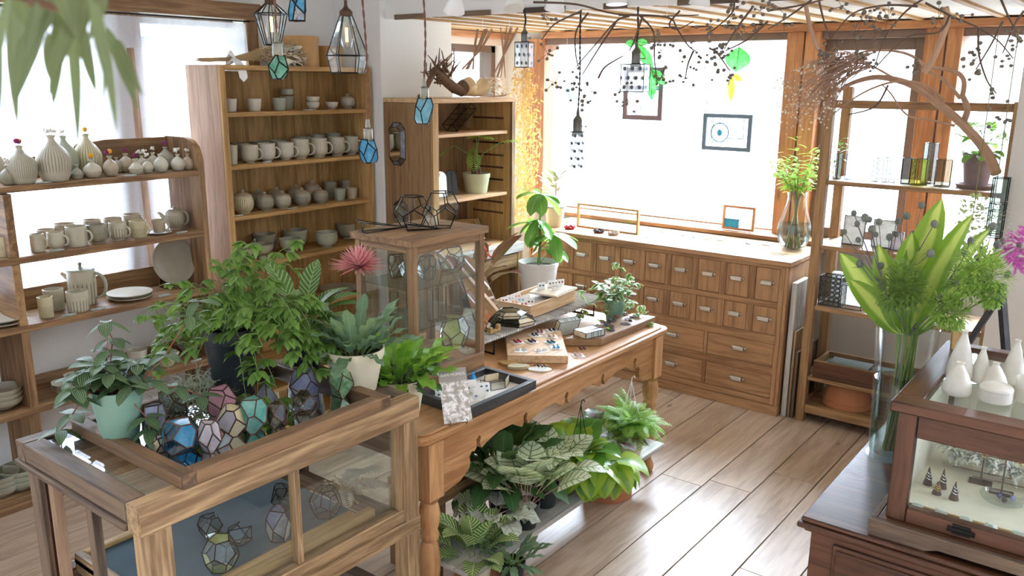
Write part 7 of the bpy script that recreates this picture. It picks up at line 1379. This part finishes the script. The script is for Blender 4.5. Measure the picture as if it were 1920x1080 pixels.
p = PY(1597, 570, 4.72); t = thing('glass_box', 'clear glass box with white lining beside the lattice box', 'box', (p.x, 4.745, .6905), -.05); vv = [V((a * .056, b * .04, z)) for z in (0.001, .13) for a, b in ((-1, -1), (1, -1), (1, 1), (-1, 1))]; mb = MB()
for i in range(4): mb.quad(vv[i], vv[(i + 1) % 4], vv[4 + (i + 1) % 4], vv[4 + i], WHITEG if i == 2 else GLASS)
mb.build('glass_panes', t, smooth=False); frame_of(vv, [(0, 1, 2, 3), (4, 5, 6, 7), (0, 1, 5, 4), (1, 2, 6, 5), (2, 3, 7, 6), (3, 0, 4, 7)], .002, LEAD).build('lead_frame', t)
mb = MB(); mb.lathe([(.03, 0), (.03, .16), (.026, .165), (1e-4, .165)], opal('white_candle_glass', '#f2f2f0', '#e0e2e0', .5), n=20); o = mb.build('white_glass_cylinder'); o.location = (PY(1565, 560, 4.85).x, 4.86, .6905); tag(o, 'white glass cylinder behind the lattice box', 'vase')
p = PY(1628, 570, 4.72); tube_vase('glass_tube_vase', 'small clear square glass holder right of the glass box', (p.x, 4.74, .6905), .05, .06, GLASS, 4, LEAD, .0015, None, .7)
t = thing('drawer_tray', 'old dark drawer of textured glass sheets on the low rack board', 'tray', (-1.425, 4.66, .2755)); w_, d_, h_ = .62, .25, .095; mb = MB(); mb.box((0, 0, 0), (w_, .014, h_), WALN); mb.box((0, d_ - .014, 0), (w_, d_, h_), OAK); mb.box((0, .0141, 0), (.014, d_ - .0141, h_), OAK); mb.box((w_ - .014, .0141, 0), (w_, d_ - .0141, h_), OAK); mb.build('sides', t, bevel=.002); mb = MB(); mb.box((.0142, .0142, 0), (w_ - .0142, d_ - .0142, .01), WALN); mb.build('bottom', t, smooth=False); mb = MB(); mb.box((0.001, .0, h_ + .0004), (w_ - .001, .016, h_ + .004), OAK); mb.build('front_edge', t, smooth=False)
TXG = plain('grey_textured_glass', '#8a9896', .25, var=.25, scale=60)
for k, (x, y, w2, d2, z) in enumerate(((.05, .1, .22, .12, .07), (.02, .03, .3, .09, .062), (.31, .1, .16, .1, .07), (.33, .03, .2, .08, .06))): mb = MB(); mb.box((0, 0, 0), (w2, d2, .006), TXG); o = mb.build('glass_sheet', bevel=.001); o.location = (-1.425 + x, 4.66 + y, .2755 + z); tag(o, ('large grey textured glass sheet at the back left of the old drawer', 'long grey textured glass sheet at the front left of the old drawer', 'small grey textured glass sheet at the back right of the old drawer', 'grey textured glass sheet at the front right of the old drawer')[k], 'glass sheet', 'textured glass sheets in the old drawer')
for k, (x, y, w2, d2, z) in enumerate(((.05, .1, .22, .12, .07), (.02, .03, .3, .09, .062), (.31, .1, .16, .1, .07), (.33, .03, .2, .08, .06))): pass
mb = MB(); mb.box((.02, .02, .0102), (w_ - .02, d_ - .02, .059), plain('packing_paper', '#6f6a5f', .9)); o = mb.build('packing', t, smooth=False)
def tpot(label, loc, r, h, group=None):
    mb = MB(); mb.lathe([(r * 1.0, 0), (r * 1.0, .03), (r * .96, .032), (r * .84, h - .004), (r * .8, h), (1e-4, h)], TERRA, n=40); o = mb.build('terracotta_pot', ang=30); o.location = loc; return tag(o, label, 'pot', group)
p = PY(1590, 745, 4.83); tpot('upturned terracotta pot on the lowest rack shelf', (p.x, 4.82, .1055), .135, .135)
# leaning boards between cabinet and rack
for k, (x, y0, w2, h2, th, m, nm) in enumerate(((-1.585, 4.655, .2, .80, .03, GREYW, 'tall grey weathered plank leaning against the end of the cabinet'), (-1.548, 4.652, .3, .52, .012, PALE, 'pale framed panel leaning beside the grey plank'), (-1.53, 4.655, .35, .40, .016, OLD, 'dark framed panel leaning nearest the rack post'))): mb = MB(); mb.box((-.0, 0, 0), (th, w2, h2), m); o = mb.build('leaning_board', bevel=.002); o.location = (x, y0 + .002 * k, 0.001); tag(o, nm, 'board', 'boards leaning between cabinet and rack')
# hanging glass lantern on the right wall edge and a hanging bunch
p = PY(1876, 360, 4.40); t = thing('hanging_lantern', 'tall green-tinted glass lantern frame hanging at the right wall edge', 'ornament', (p.x, 4.385, 1.22)); vv = [V((a * .03, b * .03, z)) for z in (0, .27) for a, b in ((-1, -1), (1, -1), (1, 1), (-1, 1))]; GT = thin_glass('green_tint_glass', '#dcebd8', .08, .4, 30); mb = MB()
for i in range(4): mb.quad(vv[i], vv[(i + 1) % 4], vv[4 + (i + 1) % 4], vv[4 + i], GT)
mb.build('glass_panes', t, smooth=False); fr = frame_of(vv, [(0, 1, 2, 3), (4, 5, 6, 7), (0, 1, 5, 4), (1, 2, 6, 5), (2, 3, 7, 6), (3, 0, 4, 7)], .0025, LEAD)
for z in (.02, .12, .155): 
    for i in range(4): a, b = vv[i] + V((0, 0, z)), vv[(i + 1) % 4] + V((0, 0, z)); fr.tube([a, b], .002, LEAD, 5)
fr.build('lead_frame', t); mb = MB(); mb.tube([(0, 0, .27), (0, 0, .75)], .001, IRON, 4); mb.build('cord', t)
HYD = leafm('dried_hydrangea_petal', '#9aa37a', '#c9c9a0', trans=.3); LACE = plain('white_lace_flower', '#eef1e6', .9); PKL = plain('pink_hydrangea', '#c76ab0', .8, var=.25, scale=80)
def puff(name, label, c, R_, m, n, sz, cat='flower', sq=1.0, stem=None, up=1):
    t = plant(name, label, c, cat); mb = MB()
    for i in range(n):
        d = V((RND.gauss(0, 1), RND.gauss(0, 1), RND.gauss(0, 1))).normalized(); q = d * R_ * U(.55, 1); q.z *= sq; mb.leaf(q, d + V((U(-1, 1), U(-1, 1), U(-1, 1))) * .6, (.01, 0, 1), sz * U(.7, 1.2), sz * .7, m, (.4, .5), .3, .2, 2)
    mb.build('petals', t, ang=80)
    if stem: s_ = MB(); s_.tube([(0, 0, 0), stem], .0025, STEM, 5); s_.build('stem', t)
    return t
puff('dried_hydrangea', 'dried olive hydrangea head hanging before the right window', PY(1822, 420, 4.4), .10, HYD, 260, .03, sq=1.3, stem=(0, 0, .9)); puff('white_lace_plant', 'airy white lace flowers hanging beside the right wall edge', PY(1855, 440, 4.36), .09, LACE, 300, .012, sq=2.0, stem=(0, 0, .9)); puff('pink_hydrangea', 'pink hydrangea head cut by the right picture edge', PD(1932, 466, 2.4), .055, PKL, 260, .02, stem=(.03, .1, -.4))
# --- white bottles on the glazed box
BZ2 = 1.1505; MILK = opal('milky_white_glass', '#e6e3d6', '#f5f3ea', .35, 12, .4); WG = 'white bottles on the glazed box'
def bottle(label, u, v, w, h, prof, name='white_bottle', cat='bottle'):
    p = P(u, v, BZ2); s = size(1, p); w *= s; h *= s; mb = MB(); mb.lathe(vessel(dense([(w / 2 * r, h * z) for r, z in prof], 3), .003, .004), MILK, n=32, rib=18, amp=.012, z0=.01, z1=h * .85); o = mb.build(name, ang=70); o.location = (p.x, p.y, BZ2); return tag(o, label, cat, WG)
TEAR = ((.78, 0), (.92, .03), (1, .14), (.93, .3), (.75, .5), (.5, .72), (.28, .88), (.22, .94), (.24, .98), (.3, 1))
bottle('front left white teardrop bottle on the glazed jewellery case', 1793, 738, 52, 62, TEAR); bottle('tallest white teardrop bottle at the back of the jewellery case', 1797, 712, 46, 96, TEAR); bottle('white teardrop bottle in the middle of the jewellery case', 1836, 716, 34, 68, TEAR); bottle('squat white bottle behind the lidded jar on the jewellery case', 1862, 722, 46, 44, TEAR); bottle('tall white bottle at the right of the jewellery case', 1897, 718, 40, 84, TEAR)
bottle('white cup cut by the right picture edge on the jewellery case', 1922, 752, 40, 46, ((.8, 0), (.9, .05), (.96, .4), (1, 1)), 'white_cup', 'cup')
p = P(1865, 752, BZ2); t = thing('white_lidded_jar', 'low white lidded jar at the front of the jewellery case', 'jar', (p.x, p.y, BZ2), 0, WG); mb = MB(); mb.lathe([(.033, 0), (.037, .004), (.037, .03), (1e-4, .03)], MILK, n=32); mb.build('body', t); mb = MB(); mb.lathe([(.0375, .031), (.0372, .036), (.033, .041), (.012, .046), (1e-4, .047)], MILK, n=32); mb.build('lid', t)
t = thing('wooden_tag', 'wooden tag block with a cord leaning behind the white bottles', 'tag', (-.405, 2.63, BZ2), .5); mb = MB(); mb.box((-.016, -.006, 0), (.016, .006, .085), PINE); local(mb, Matrix.Rotation(-.18, 4, 'X')); mb.build('block', t, bevel=.001); mb = MB(); mb.tube([(-.008, .014, .083), (-.012, .016, .13), (.012, .02, .13), (.008, .014, .083)], .0012, STP, 5); mb.build('cord', t)
# inside the case
IZ = .8605; CONEM = plain('dark_cone_stand', '#4a332f', .5); RINGM = plain('gold_ring', '#c9a45a', .25, .9); SILR = plain('silver_ring', '#cfcac4', .25, .9)
def incase(u, v): p = P(u, v, IZ); return (min(max(p.x, -.40), .42), min(max(p.y, 2.15), 2.66), IZ)
for k, (u, v, h, rm) in enumerate(((1739, 908, .05, SILR), (1766, 915, .055, SILR), (1756, 926, .036, RINGM), (1788, 936, .05, SILR))):
    t = thing('ring_cone', ('leftmost dark ring cone with silver rings in the jewellery case', 'second dark ring cone with silver rings in the jewellery case', 'short dark ring cone with a gold ring in the jewellery case', 'front dark ring cone with silver rings in the jewellery case')[k], 'jewelry stand', incase(u, v), 0, 'ring cones in the jewellery case'); mb = MB(); mb.lathe([(.012, 0), (.011, .004), (.001, h), (1e-4, h)], CONEM, n=20); mb.build('cone', t)
    for j in range(3): r_ = .0125 * (1 - (.4 + .14 * j)) ; mb = MB(); mb.tube([(r_ * cos(a * pi / 8) * 1.15, r_ * sin(a * pi / 8) * 1.15, h * (.4 + .14 * j) + .003 * sin(a * pi / 4)) for a in range(17)], .0012, rm, 5); mb.build('ring', t)
t = thing('feather_boa', 'fluffy white feather strip along the back of the jewellery case', 'ornament', (-.33, 2.5, IZ + .03)); mb = MB()
for i in range(420): a = U(0, 1); q = V((-.04 + a * .3, -.05 * a + U(-.012, .012), U(0, .02))); d = V((U(-1, 1), U(-1, 1), U(-.1, 1))).normalized(); mb.leaf(q, d, (.01, .3, 1), U(.03, .055), .011, LACE, (.5, .5), .8, .2, 3)
mb.build('feathers', t, ang=80)
for k, (u, v) in enumerate(((1838, 905), (1877, 925))):
    t = thing('earring_stand', ('left metal bar stand hung with gold earrings in the jewellery case', 'right metal bar stand hung with earrings in the jewellery case')[k], 'jewelry stand', incase(u, v), .1, 'earring stands in the jewellery case'); mb = MB(); mb.box((-.028, -.016, 0), (.028, .016, .004), COPPER); mb.tube([(0, 0, .004), (0, 0, .15)], .002, COPPER, 6); mb.build('base', t)
    for z in (.03, .095, .13): mb = MB(); mb.tube([(-.07, 0, z), (.07, 0, z)], .0014, COPPER, 5); mb.build('bar', t)
    for j, (x, z) in enumerate(((-.05, .13), (-.02, .095), (.03, .13), (.055, .095))):
        mb = MB()
        for q in range(10): mb.ball((x + U(-.005, .005), U(-.004, .004), z - .006 - q * .004), .0032, RINGM if j % 2 == 0 else WHITEP, 5)
        mb.build('earring', t)
t = thing('stone_tray', 'narrow wooden tray of clear stones at the front of the jewellery case', 'tray', (-.22, 2.148, IZ)); mb = MB()
for a, b in (((-.18, -.014, 0), (.17, -.009, .012)), ((-.18, .012, 0), (.17, .017, .012)), ((-.18, -.0089, 0), (-.17, .0119, .012)), ((.16, -.0089, 0), (.17, .0119, .012))): mb.box(a, b, PINE)
mb.build('edge', t, bevel=.001); mb = MB(); mb.box((-.169, -.0088, .0), (.159, .0118, .002), PLATEG); mb.build('bottom', t, smooth=False)
for k in range(6):
    vs_, fs_ = facet(14, 90 + k, .5); vs_ = fit(vs_, .03, .02, .02); mb = MB()
    for f in fs_: mb.add([vs_[i] for i in f], [tuple(range(len(f)))], opal('clear_stone_%s' % 'abcdef'[k], '#dfe6dd', '#f2f2ec', .5) if k == 0 else STONE)
    if k == 0: STONE = mb.mats[0]
    o = mb.build('crystal_stone', smooth=False); o.location = (-.22 - .15 + k * .055, 2.1495, IZ + .0025); tag(o, f'{ORD[k]} clear crystal stone from the left in the narrow wooden tray', 'stone', 'crystal stones in the narrow tray')
t = thing('glass_dish', 'clear glass dish with dark beads in the jewellery case', 'dish', incase(1880, 940)); mb = MB(); mb.lathe(vessel([(.03, 0), (.05, .006), (.055, .014)], .002, .002), GLASS, n=28); mb.build('dish', t)
for k, (x, y, m) in enumerate(((-.01, .01, plain('blue_violet_bead', '#3a3f80', .2)), (.004, -.01, BLKB), (.02, .012, LAVB))): mb = MB(); mb.ball((0, 0, .007), .007, m, 12); o = mb.build('glass_bead'); o.location = V(t.location) + V((x, y, .0025)); tag(o, ('blue violet bead in the glass dish', 'black bead in the glass dish', 'lilac bead in the glass dish')[k], 'bead', 'beads in the glass dish')
# --- side table behind the chest with glass balls and a black easel
t = thing('side_table', 'small dark wooden table behind the chest, carrying glass balls', 'table', (-.33, 3.35, 0)); mb = MB(); mb.box((-.26, -.3, .8), (.9, .3, .83), WALN); mb.build('tabletop', t, bevel=.003)
for x in (-.22, .86):
    for y in (-.26, .26): mb = MB(); mb.box((x - .02, y - .02, 0), (x + .02, y + .02, .7995), WALN); mb.build('leg', t, bevel=.003)
t = thing('ball_tray', 'dark shallow tray filled with clear glass fishing-float balls', 'tray', (-.1, 3.28, .8305)); mb = MB()
for a, b in (((-.24, -.16, 0), (.4, -.145, .03)), ((-.24, .145, 0), (.4, .16, .03)), ((-.24, -.1449, 0), (-.225, .1449, .03)), ((.385, -.1449, 0), (.4, .1449, .03)), ((-.2249, -.1449, 0), (.3849, .1449, .006))): mb.box(a, b, WALN)
mb.build('tray', t, bevel=.002); k = 0; BALLG = opal('silvery_glass_ball', '#d9dee2', '#f6f8fa', .45, 30, .05)
for i in range(8):
    for j in range(3):
        r_ = U(.026, .034); mb = MB(); mb.ball((0, 0, r_), r_, BALLG, 18); o = mb.build('glass_ball'); o.location = (-.1 - .19 + i * .078, 3.28 - .095 + j * .092, .8368); tag(o, f'{ORD[i]} glass ball from the left in the {("front", "middle", "back")[j]} row of the dark tray', 'ball', 'glass balls in the dark tray')
t = thing('black_easel', 'black wooden A-shaped easel standing behind the glass balls', 'stand', (-.47, 3.62, .8305), -.2); mb = MB(); mb.bar((-.12, 0, .01), (.0, 0, .3), .03, .02, BLACKW[2]); mb.bar((.0, 0, .3), (.07, -.02, .0), .03, .02, BLACKW[2]); mb.bar((-.09, -.012, .05), (.05, -.03, .05), .02, .015, BLACKW[0]); mb.build('frame', t, bevel=.001)
t.location = (-.43, 3.6, .8305)
# --- plank under the table on upturned terracotta pots
mb = MB(); mb.box((-.13, -.72, 0), (.13, .72, .022), GREYW); o = mb.build('low_plank', bevel=.003); o.location = (-1.86, 2.75, .178); tag(o, 'low bleached plank on upturned terracotta pots under the table front', 'shelf')
tpot('upturned terracotta pot carrying the far end of the low plank', (-1.89, 3.2, 0.0005), .125, .177, 'pots under the low plank'); tpot('upturned terracotta pot carrying the near end of the low plank', (-1.87, 2.24, 0.0005), .1, .177, 'pots under the low plank')
for nm, h_ in (('potted_striped_calathea', .06), ('potted_small_fern', .06)):
    for o in [x for x in COL.objects if x.name == nm]:
        mb = MB(); mb.box((-.075, -.075, 0), (.075, .075, h_ - .001), OLD); b = mb.build('wooden_block', bevel=.003); b.location = (o.location.x, o.location.y, .0005); tag(b, 'wooden block under the ' + ('striped calathea' if 'cala' in nm else 'small blue-green fern') + ' by the table leg', 'block')
t = thing('footstool', 'old wooden footstool with a tan cushion under the table', 'stool', (-2.12, 2.28, 0)); mb = MB(); mb.box((-.13, -.15, .33), (.13, .15, .38), OAK); mb.build('frame', t, bevel=.003); mb = MB(); mb.box((-.115, -.135, .3805), (.115, .135, .42), plain('tan_cushion', '#8a6f3c', .9)); mb.build('cushion', t, bevel=.015)
for x in (-.11, .11):
    for y in (-.13, .13): mb = MB(); mb.box((x - .018, y - .018, 0), (x + .018, y + .018, .3295), OAK); mb.build('leg', t, bevel=.002)
# --- things on the shelf tops
ZT = 1.9634
t = thing('dried_bouquet', 'dried grass bouquet tied with a white ribbon on the pine case', 'dried flowers', (-3.97, 2.72, ZT), 0); mb = MB()
for i in range(150):
    tip = V((U(-.05, .09), .1 + U(.16, .38), .015 + U(0, .11))); b = V((U(-.012, .012), -.16 + U(-.05, .03), .02 + U(-.008, .012))); m_ = V((U(-.012, .012), .0, .03 + U(-.01, .012))); mb.tube([b, m_, m_.lerp(tip, .6) + V((0, 0, .01)), tip], .0011, DRYB, 4)
    for j in range(5): mb.ball(m_.lerp(tip, .55 + .1 * j) + V((U(-.01, .01), U(-.01, .01), U(0, .012))), .0035, DRYB, 5)
mb.build('grass_stems', t); mb = MB()
for i in range(150): q = V((U(.0, .1), .14 + U(.0, .26), .02 + U(0, .05))); mb.ball(q, U(.003, .006), plain('dried_pink_bud', '#b89a80', .9) if i == 0 else mb.mats[-1], 5)
mb.build('buds', t); mb = MB(); RIB = plain('white_ribbon', '#f1efe8', .8); mb.tube([(.0, -.02, .006), (.035, 0, .03), (.0, .0, .062), (-.03, -.0, .03), (.0, -.02, .006)], .012, RIB, 8); mb.leaf((.03, -.015, .035), (1, -.05, -.05), (0, 0, 1), .17, .05, RIB, (.15, .1), 1.5, .05, 8); mb.build('ribbon', t)
t.location = (-3.98, 2.74, ZT)
puff('dried_white_hydrangea', 'mass of creamy white dried hydrangea petals on the pine case', (-3.94, 3.06, ZT + .055), .075, DRYW, 360, .03, 'dried flowers', .7).scale = (1, 1.9, 1)
SIEVE = plain('tan_bentwood', '#b5894f', .55, var=.25, scale=9)
for k, (u, v, r_, h_, x) in enumerate(((566, 122, .098, .165, -3.99), (618, 122, .08, .12, -4.05))): q = PX(u, v, x); mb = MB(); mb.lathe([(r_, 0), (r_, h_), (r_ - .004, h_), (r_ - .004, .01), (1e-4, .01)], SIEVE, n=40); mb.lathe([(r_ + .002, h_ - .03), (r_ + .003, h_ - .03), (r_ + .003, h_ + .001), (r_ + .001, h_ + .001)], SIEVE, n=40); o = mb.build('bentwood_box', ang=50); o.location = (x, q.y, ZT); tag(o, ('larger round bentwood box on top of the pine case', 'smaller round bentwood box behind the clear lantern on the pine case')[k], 'box', 'bentwood boxes on the pine case')
ZQ = QT + .0004; BARK = plain('gnarled_bark', '#6a4f38', .9, var=.5, scale=40)
t = thing('driftwood_root', 'gnarled brown root with spiky twigs on top of the deep bookcase', 'driftwood', (-3.56, 3.92, ZQ)); mb = MB()
mb.tube([(.0, -.06, .16), (.02, .0, .1), (.04, .06, .06), (.05, .13, .034)], [.02, .028, .034, .03], BARK, 9); mb.tube([(0, -.06, .17), (.0, -.13, .08), (.02, -.18, .03), (.03, -.24, .012)], [.02, .016, .012, .01], BARK, 7)
for i in range(34):
    b = V((U(-.02, .03), U(-.1, .05), U(.08, .17))); d = V((U(-.5, .5), U(-1, 1), U(-.2, 1))).normalized(); L = U(.07, .17); q = b + d * L; q.z = max(q.z, .01); m_ = b.lerp(q, .5) + V((U(-.02, .02), U(-.02, .02), U(-.01, .02))); mb.tube([b, m_, q], [.007, .005, .0025], BARK, 5); mb.tube([m_, m_ + (q - b).cross(V((1, .2, 0))).normalized() * U(.03, .06) + V((0, 0, .02))], [.004, .002], BARK, 5)
mb.build('root', t); t = thing('wrapped_bouquet', 'dried bouquet wrapped in tan paper on top of the deep bookcase', 'dried flowers', (-3.52, 4.2, ZQ)); mb = MB(); KR = plain('tan_wrapping_paper', '#d9bd92', .8, var=.08); n = 18
pts = [V((.055 * s_ * cos(2 * pi * i / n) * (1 + .12 * cos(3 * 2 * pi * i / n)), y, .06 * s_ + .055 * s_ * sin(2 * pi * i / n) + .005)) for y, s_ in ((-.14, .9), (-.08, 1.05), (-.03, .35), (.0, .5), (.05, 1.0)) for i in range(n)]
mb.add(pts, [(r_ * n + i, r_ * n + (i + 1) % n, (r_ + 1) * n + (i + 1) % n, (r_ + 1) * n + i) for r_ in range(4) for i in range(n)], KR); mb.build('paper', t, solid=.001); mb = MB()
for i in range(240): q = V((U(-.06, .07), .03 + U(0, .2), U(.01, .12))); mb.leaf(q, V((U(-1, 1), U(-.3, 1), U(-.3, 1))), (0.01, 0, 1), U(.015, .035), .012, [DRYW, DRYB][i % 2], (.4, .5), .5, .2, 3)
mb.build('dried_heads', t, ang=80)
mb = MB()
for i in range(5): mb.tube([(-3.45, 4.22 + .02 * i, ZQ + .008), (-3.415 + U(-.01, .01), 4.34 + .015 * i, ZQ + .009 + .003 * i)], .003, DRIFT, 5)
tag(mb.build('loose_twigs'), 'few loose pale twigs at the front edge of the deep bookcase top', 'twig')
for k, (u0, v0, u1, v1, n_, dist) in enumerate(((905, 62, 880, 130, 12, 5.15), (955, 58, 935, 145, 7, 5.15))):
    a = PD(u0, v0, dist); b = PD(u1, v1, dist); t = thing('twig_bundle', ('spreading bundle of pale twigs hanging in the corner window', 'tied bundle of pale crossed twigs hanging by a thread')[k], 'twig', a, 0, 'twig bundles hanging in the corner'); mb = MB(); c_ = (b - a) * .45
    for i in range(n_): off = V((U(-.05, .05), U(-.05, .05), 0)) * (1.6 if k == 0 else 1); mb.tube([c_ * 0 + off * 1.3 + V((0, 0, .02)), c_ + off * .15 * (4 if k == 0 else 1), (b - a) - off * (1.0)], [.004, .0055, .003], DRIFT, 5)
    mb.build('twigs', t); mb = MB(); mb.tube([(0, 0, 0), (0, 0, 2.2395 - a.z)], .001, WHITEP, 4); mb.build('thread', t)
# golden dried grass hanging in the corner
a = PD(985, 122, 5.95); t = thing('hanging_dried_grass', 'long golden mass of dried grass hanging in the window corner', 'dried flowers', a); mb = MB(); GOLD = leafm('golden_grass', '#b97c3c', '#dba565', trans=.3)
for i in range(1300):
    f = U(0, 1) ** .9; q = V((U(-1, 1), U(-1, 1), 0)) * (.065 + .03 * sin(f * 3)) + V((-.02 * f, 0, -f * 1.1)); mb.leaf(q, V((U(-1, 1), U(-1, 1), U(-1.6, .4))), (.01, .2, .1), U(.02, .05), U(.006, .014), GOLD, (.4, .6), U(0, 1.2), .2, 3)
mb.build('grass', t, ang=80); mb = MB()
for i in range(24): mb.tube([(U(-.02, .02), U(-.02, .02), .05), (U(-.07, .07), U(-.07, .07), -.4), (U(-.1, .06), U(-.09, .09), -1.1)], .0012, DRYB, 4)
mb.tube([(0, 0, 0), (0, 0, 2.19 - a.z)], .0015, WHITEP, 4); mb.build('stems', t)
# --- berry branch under the ceiling
BR = plain('dark_branch', '#5a4638', .8, var=.3, scale=60); POD = plain('grey_seed_pod', '#70675a', .85, var=.4, scale=150)
t = thing('berry_branch', 'dark thin branch with grey seed pods spreading under the ceiling', 'branch', PD(1400, 20, 3.4)); o_ = V(t.location); mb = MB(); pd = MB()
LN = (((1000, 4), (1080, 8), (1155, 26), (1250, 30), (1310, 28)), ((1745, -10), (1700, 20), (1660, 70), (1640, 125)), ((1735, 5), (1780, 28), (1830, 50), (1870, 75), (1900, 110)), ((1535, 0), (1545, 40), (1558, 75)), ((1522, 0), (1480, 30), (1440, 55)), ((1440, 40), (1400, 75), (1360, 95)), ((1376, -5), (1372, 25), (1330, 62)), ((1180, 30), (1155, 40), (1115, 85), (1080, 125)), ((1155, 42), (1120, 95), (1092, 140)), ((1200, 30), (1225, 60), (1227, 110), (1232, 155)), ((1205, 30), (1190, 75), (1180, 95)), ((1160, 28), (1250, 32), (1270, 55), (1290, 85), (1305, 96)), ((1275, 20), (1255, 45), (1270, 55), (1300, 40)), ((1088, 22), (1040, 45), (1015, 75)), ((1103, 24), (1080, 60), (1080, 105), (1086, 128)), ((1300, 96), (1290, 120), (1285, 147)), ((1122, 146), (1135, 125), (1168, 105)), ((1835, 52), (1835, 100), (1850, 150), (1868, 175)), ((1410, 15), (1380, 55), (1358, 92)), ((1440, 20), (1500, 10), (1560, -5)), ((1720, 12), (1660, 10), (1600, 25), (1560, 70)), ((1780, 30), (1760, 60), (1700, 70), (1640, 128)), ((1875, -5), (1890, 30), (1905, 60)), ((1330, 90), (1345, 100), (1368, 132)), ((1880, 40), (1860, 80), (1830, 130)), ((1920, 20), (1900, 50), (1880, 100)), ((1665, 160), (1640, 200), (1590, 215)))
for L in LN:
    dd = 3.4 + U(-.25, .25); pp = [PD(u, v, dd + U(-.03, .03)) - o_ for u, v in L]; n = len(pp); sm_ = []
    for i in range(n - 1):
        for k in range(5): f = k / 5; q0, q1, q2, q3 = pp[max(i - 1, 0)], pp[i], pp[i + 1], pp[min(i + 2, n - 1)]; sm_.append(.5 * (2 * q1 + (q2 - q0) * f + (2 * q0 - 5 * q1 + 4 * q2 - q3) * f * f + (3 * q1 - q0 - 3 * q2 + q3) * f ** 3))
    sm_.append(pp[-1]); mb.tube(sm_, [.0045 - .0025 * i / len(sm_) for i in range(len(sm_))], BR, 5)
for u, v in ((1020, 30), (1027, 100), (1085, 140), (1040, 155), (1075, 160), (1110, 170), (1095, 185), (1160, 172), (1180, 190), (1235, 75), (1240, 95), (1245, 140), (1290, 90), (1330, 50), (1288, 148), (1320, 110), (1350, 112), (1345, 88), (1360, 100), (1350, 140), (1368, 130), (1375, 20), (1365, 40), (1380, 50), (1425, 20), (1420, 60), (1455, 10), (1470, 45), (1535, 100), (1545, 110), (1578, 12), (1615, 35), (1625, 30), (1640, 40), (1640, 65), (1620, 110), (1628, 118), (1665, 35), (1760, 35), (1800, 28), (1830, 132), (1820, 100), (1835, 105), (1900, 60), (1905, 90), (1890, 110), (1870, 225), (1865, 180), (1240, 145), (1390, 45), (1600, 65), (1720, 125)):
    c_ = PD(u, v, 3.4 + U(-.2, .2)) - o_
    pd = MB()
    for i in range(RND.randint(5, 8)): q = c_ + V((RND.gauss(0, 1), RND.gauss(0, 1), RND.gauss(0, 1))) * .02; pd.ball(q, U(.0055, .0088), POD, 7, U(.7, 1)); mb.tube([c_, q], .0009, BR, 4)
    pd.build('seed_pod_cluster', t)
mb.tube([PD(1250, 30, 3.4) - o_, V((PD(1250, 30, 3.4).x, PD(1250, 30, 3.4).y, 2.53)) - o_], .001, WHITEP, 4); mb.tube([PD(1735, 5, 3.4) - o_, V((PD(1735, 5, 3.4).x, PD(1735, 5, 3.4).y, 2.53)) - o_], .001, WHITEP, 4)
mb.build('twigs', t)
# --- curved driftwood and dried sprays on the rack
t = thing('driftwood_branch', 'thick curved driftwood branch arching over the rack from the right', 'driftwood', PY(1868, 325, 4.56)); o_ = V(t.location); mb = MB()
def dw(L, r0_, r1_, y=4.56):
    pp = [PY(u, v, y + U(-.03, .03)) - o_ for u, v in L]; n = len(pp); out = []
    for i in range(n - 1):
        for k in range(5): f = k / 5; q0, q1, q2, q3 = pp[max(i - 1, 0)], pp[i], pp[i + 1], pp[min(i + 2, n - 1)]; out.append(.5 * (2 * q1 + (q2 - q0) * f + (2 * q0 - 5 * q1 + 4 * q2 - q3) * f * f + (3 * q1 - q0 - 3 * q2 + q3) * f ** 3))
    out.append(pp[-1]); mb.tube(out, [r0_ + (r1_ - r0_) * i / len(out) for i in range(len(out))], DRIFT, 8)
dw(((1868, 325), (1850, 285), (1810, 238), (1760, 195), (1720, 165), (1682, 150), (1640, 145), (1600, 155), (1570, 172)), .024, .009); dw(((1805, 232), (1814, 205), (1806, 182)), .016, .012); dw(((1804, 184), (1807, 150), (1785, 132), (1742, 127)), .012, .008); dw(((1800, 184), (1770, 150), (1738, 132)), .009, .006); dw(((1770, 188), (1735, 160), (1690, 152), (1645, 162), (1600, 185), (1555, 220)), .008, .003); dw(((1742, 130), (1710, 105), (1670, 95), (1620, 97), (1585, 112)), .008, .004); dw(((1790, 236), (1745, 225), (1700, 215), (1670, 175), (1655, 160)), .006, .003); dw(((1682, 150), (1630, 122), (1590, 118)), .006, .003); dw(((1773, 14), (1775, 45), (1752, 105), (1733, 136)), .012, .012, 3.62); dw(((1511, 12), (1520, 55), (1535, 95)), .009, .01, 3.62)
mb.build('branches', t)
t = thing('dried_spray', 'pinkish dried spray with tiny white flowers drooping left of the rack', 'dried flowers', PY(1600, 112, 4.56)); o_ = V(t.location); mb = MB(); fl = MB(); SPR = plain('pinkish_dry_twig', '#ab8b76', .8, var=.3, scale=80)
for i in range(90):
    a = PY(1600 + U(-30, 40), 108 + U(-10, 20), 4.5 + U(-.1, .1)) - o_; b = PY(U(1455, 1560), U(110, 255), 4.5 + U(-.15, .15)) - o_; m_ = a.lerp(b, .5) + V((0, 0, U(0, .06))); mb.tube([a, m_, b], [.0036, .0026, .0013], SPR, 4)
    for j in range(3): q = m_.lerp(b, U(.3, 1)); e_ = q + V((U(-.05, .02), 0, U(-.06, .01))); mb.tube([q, e_], .0007, SPR, 4); fl.ball(e_, U(.003, .006), DRYW, 5)
mb.build('twigs', t); fl.build('flowers', t)
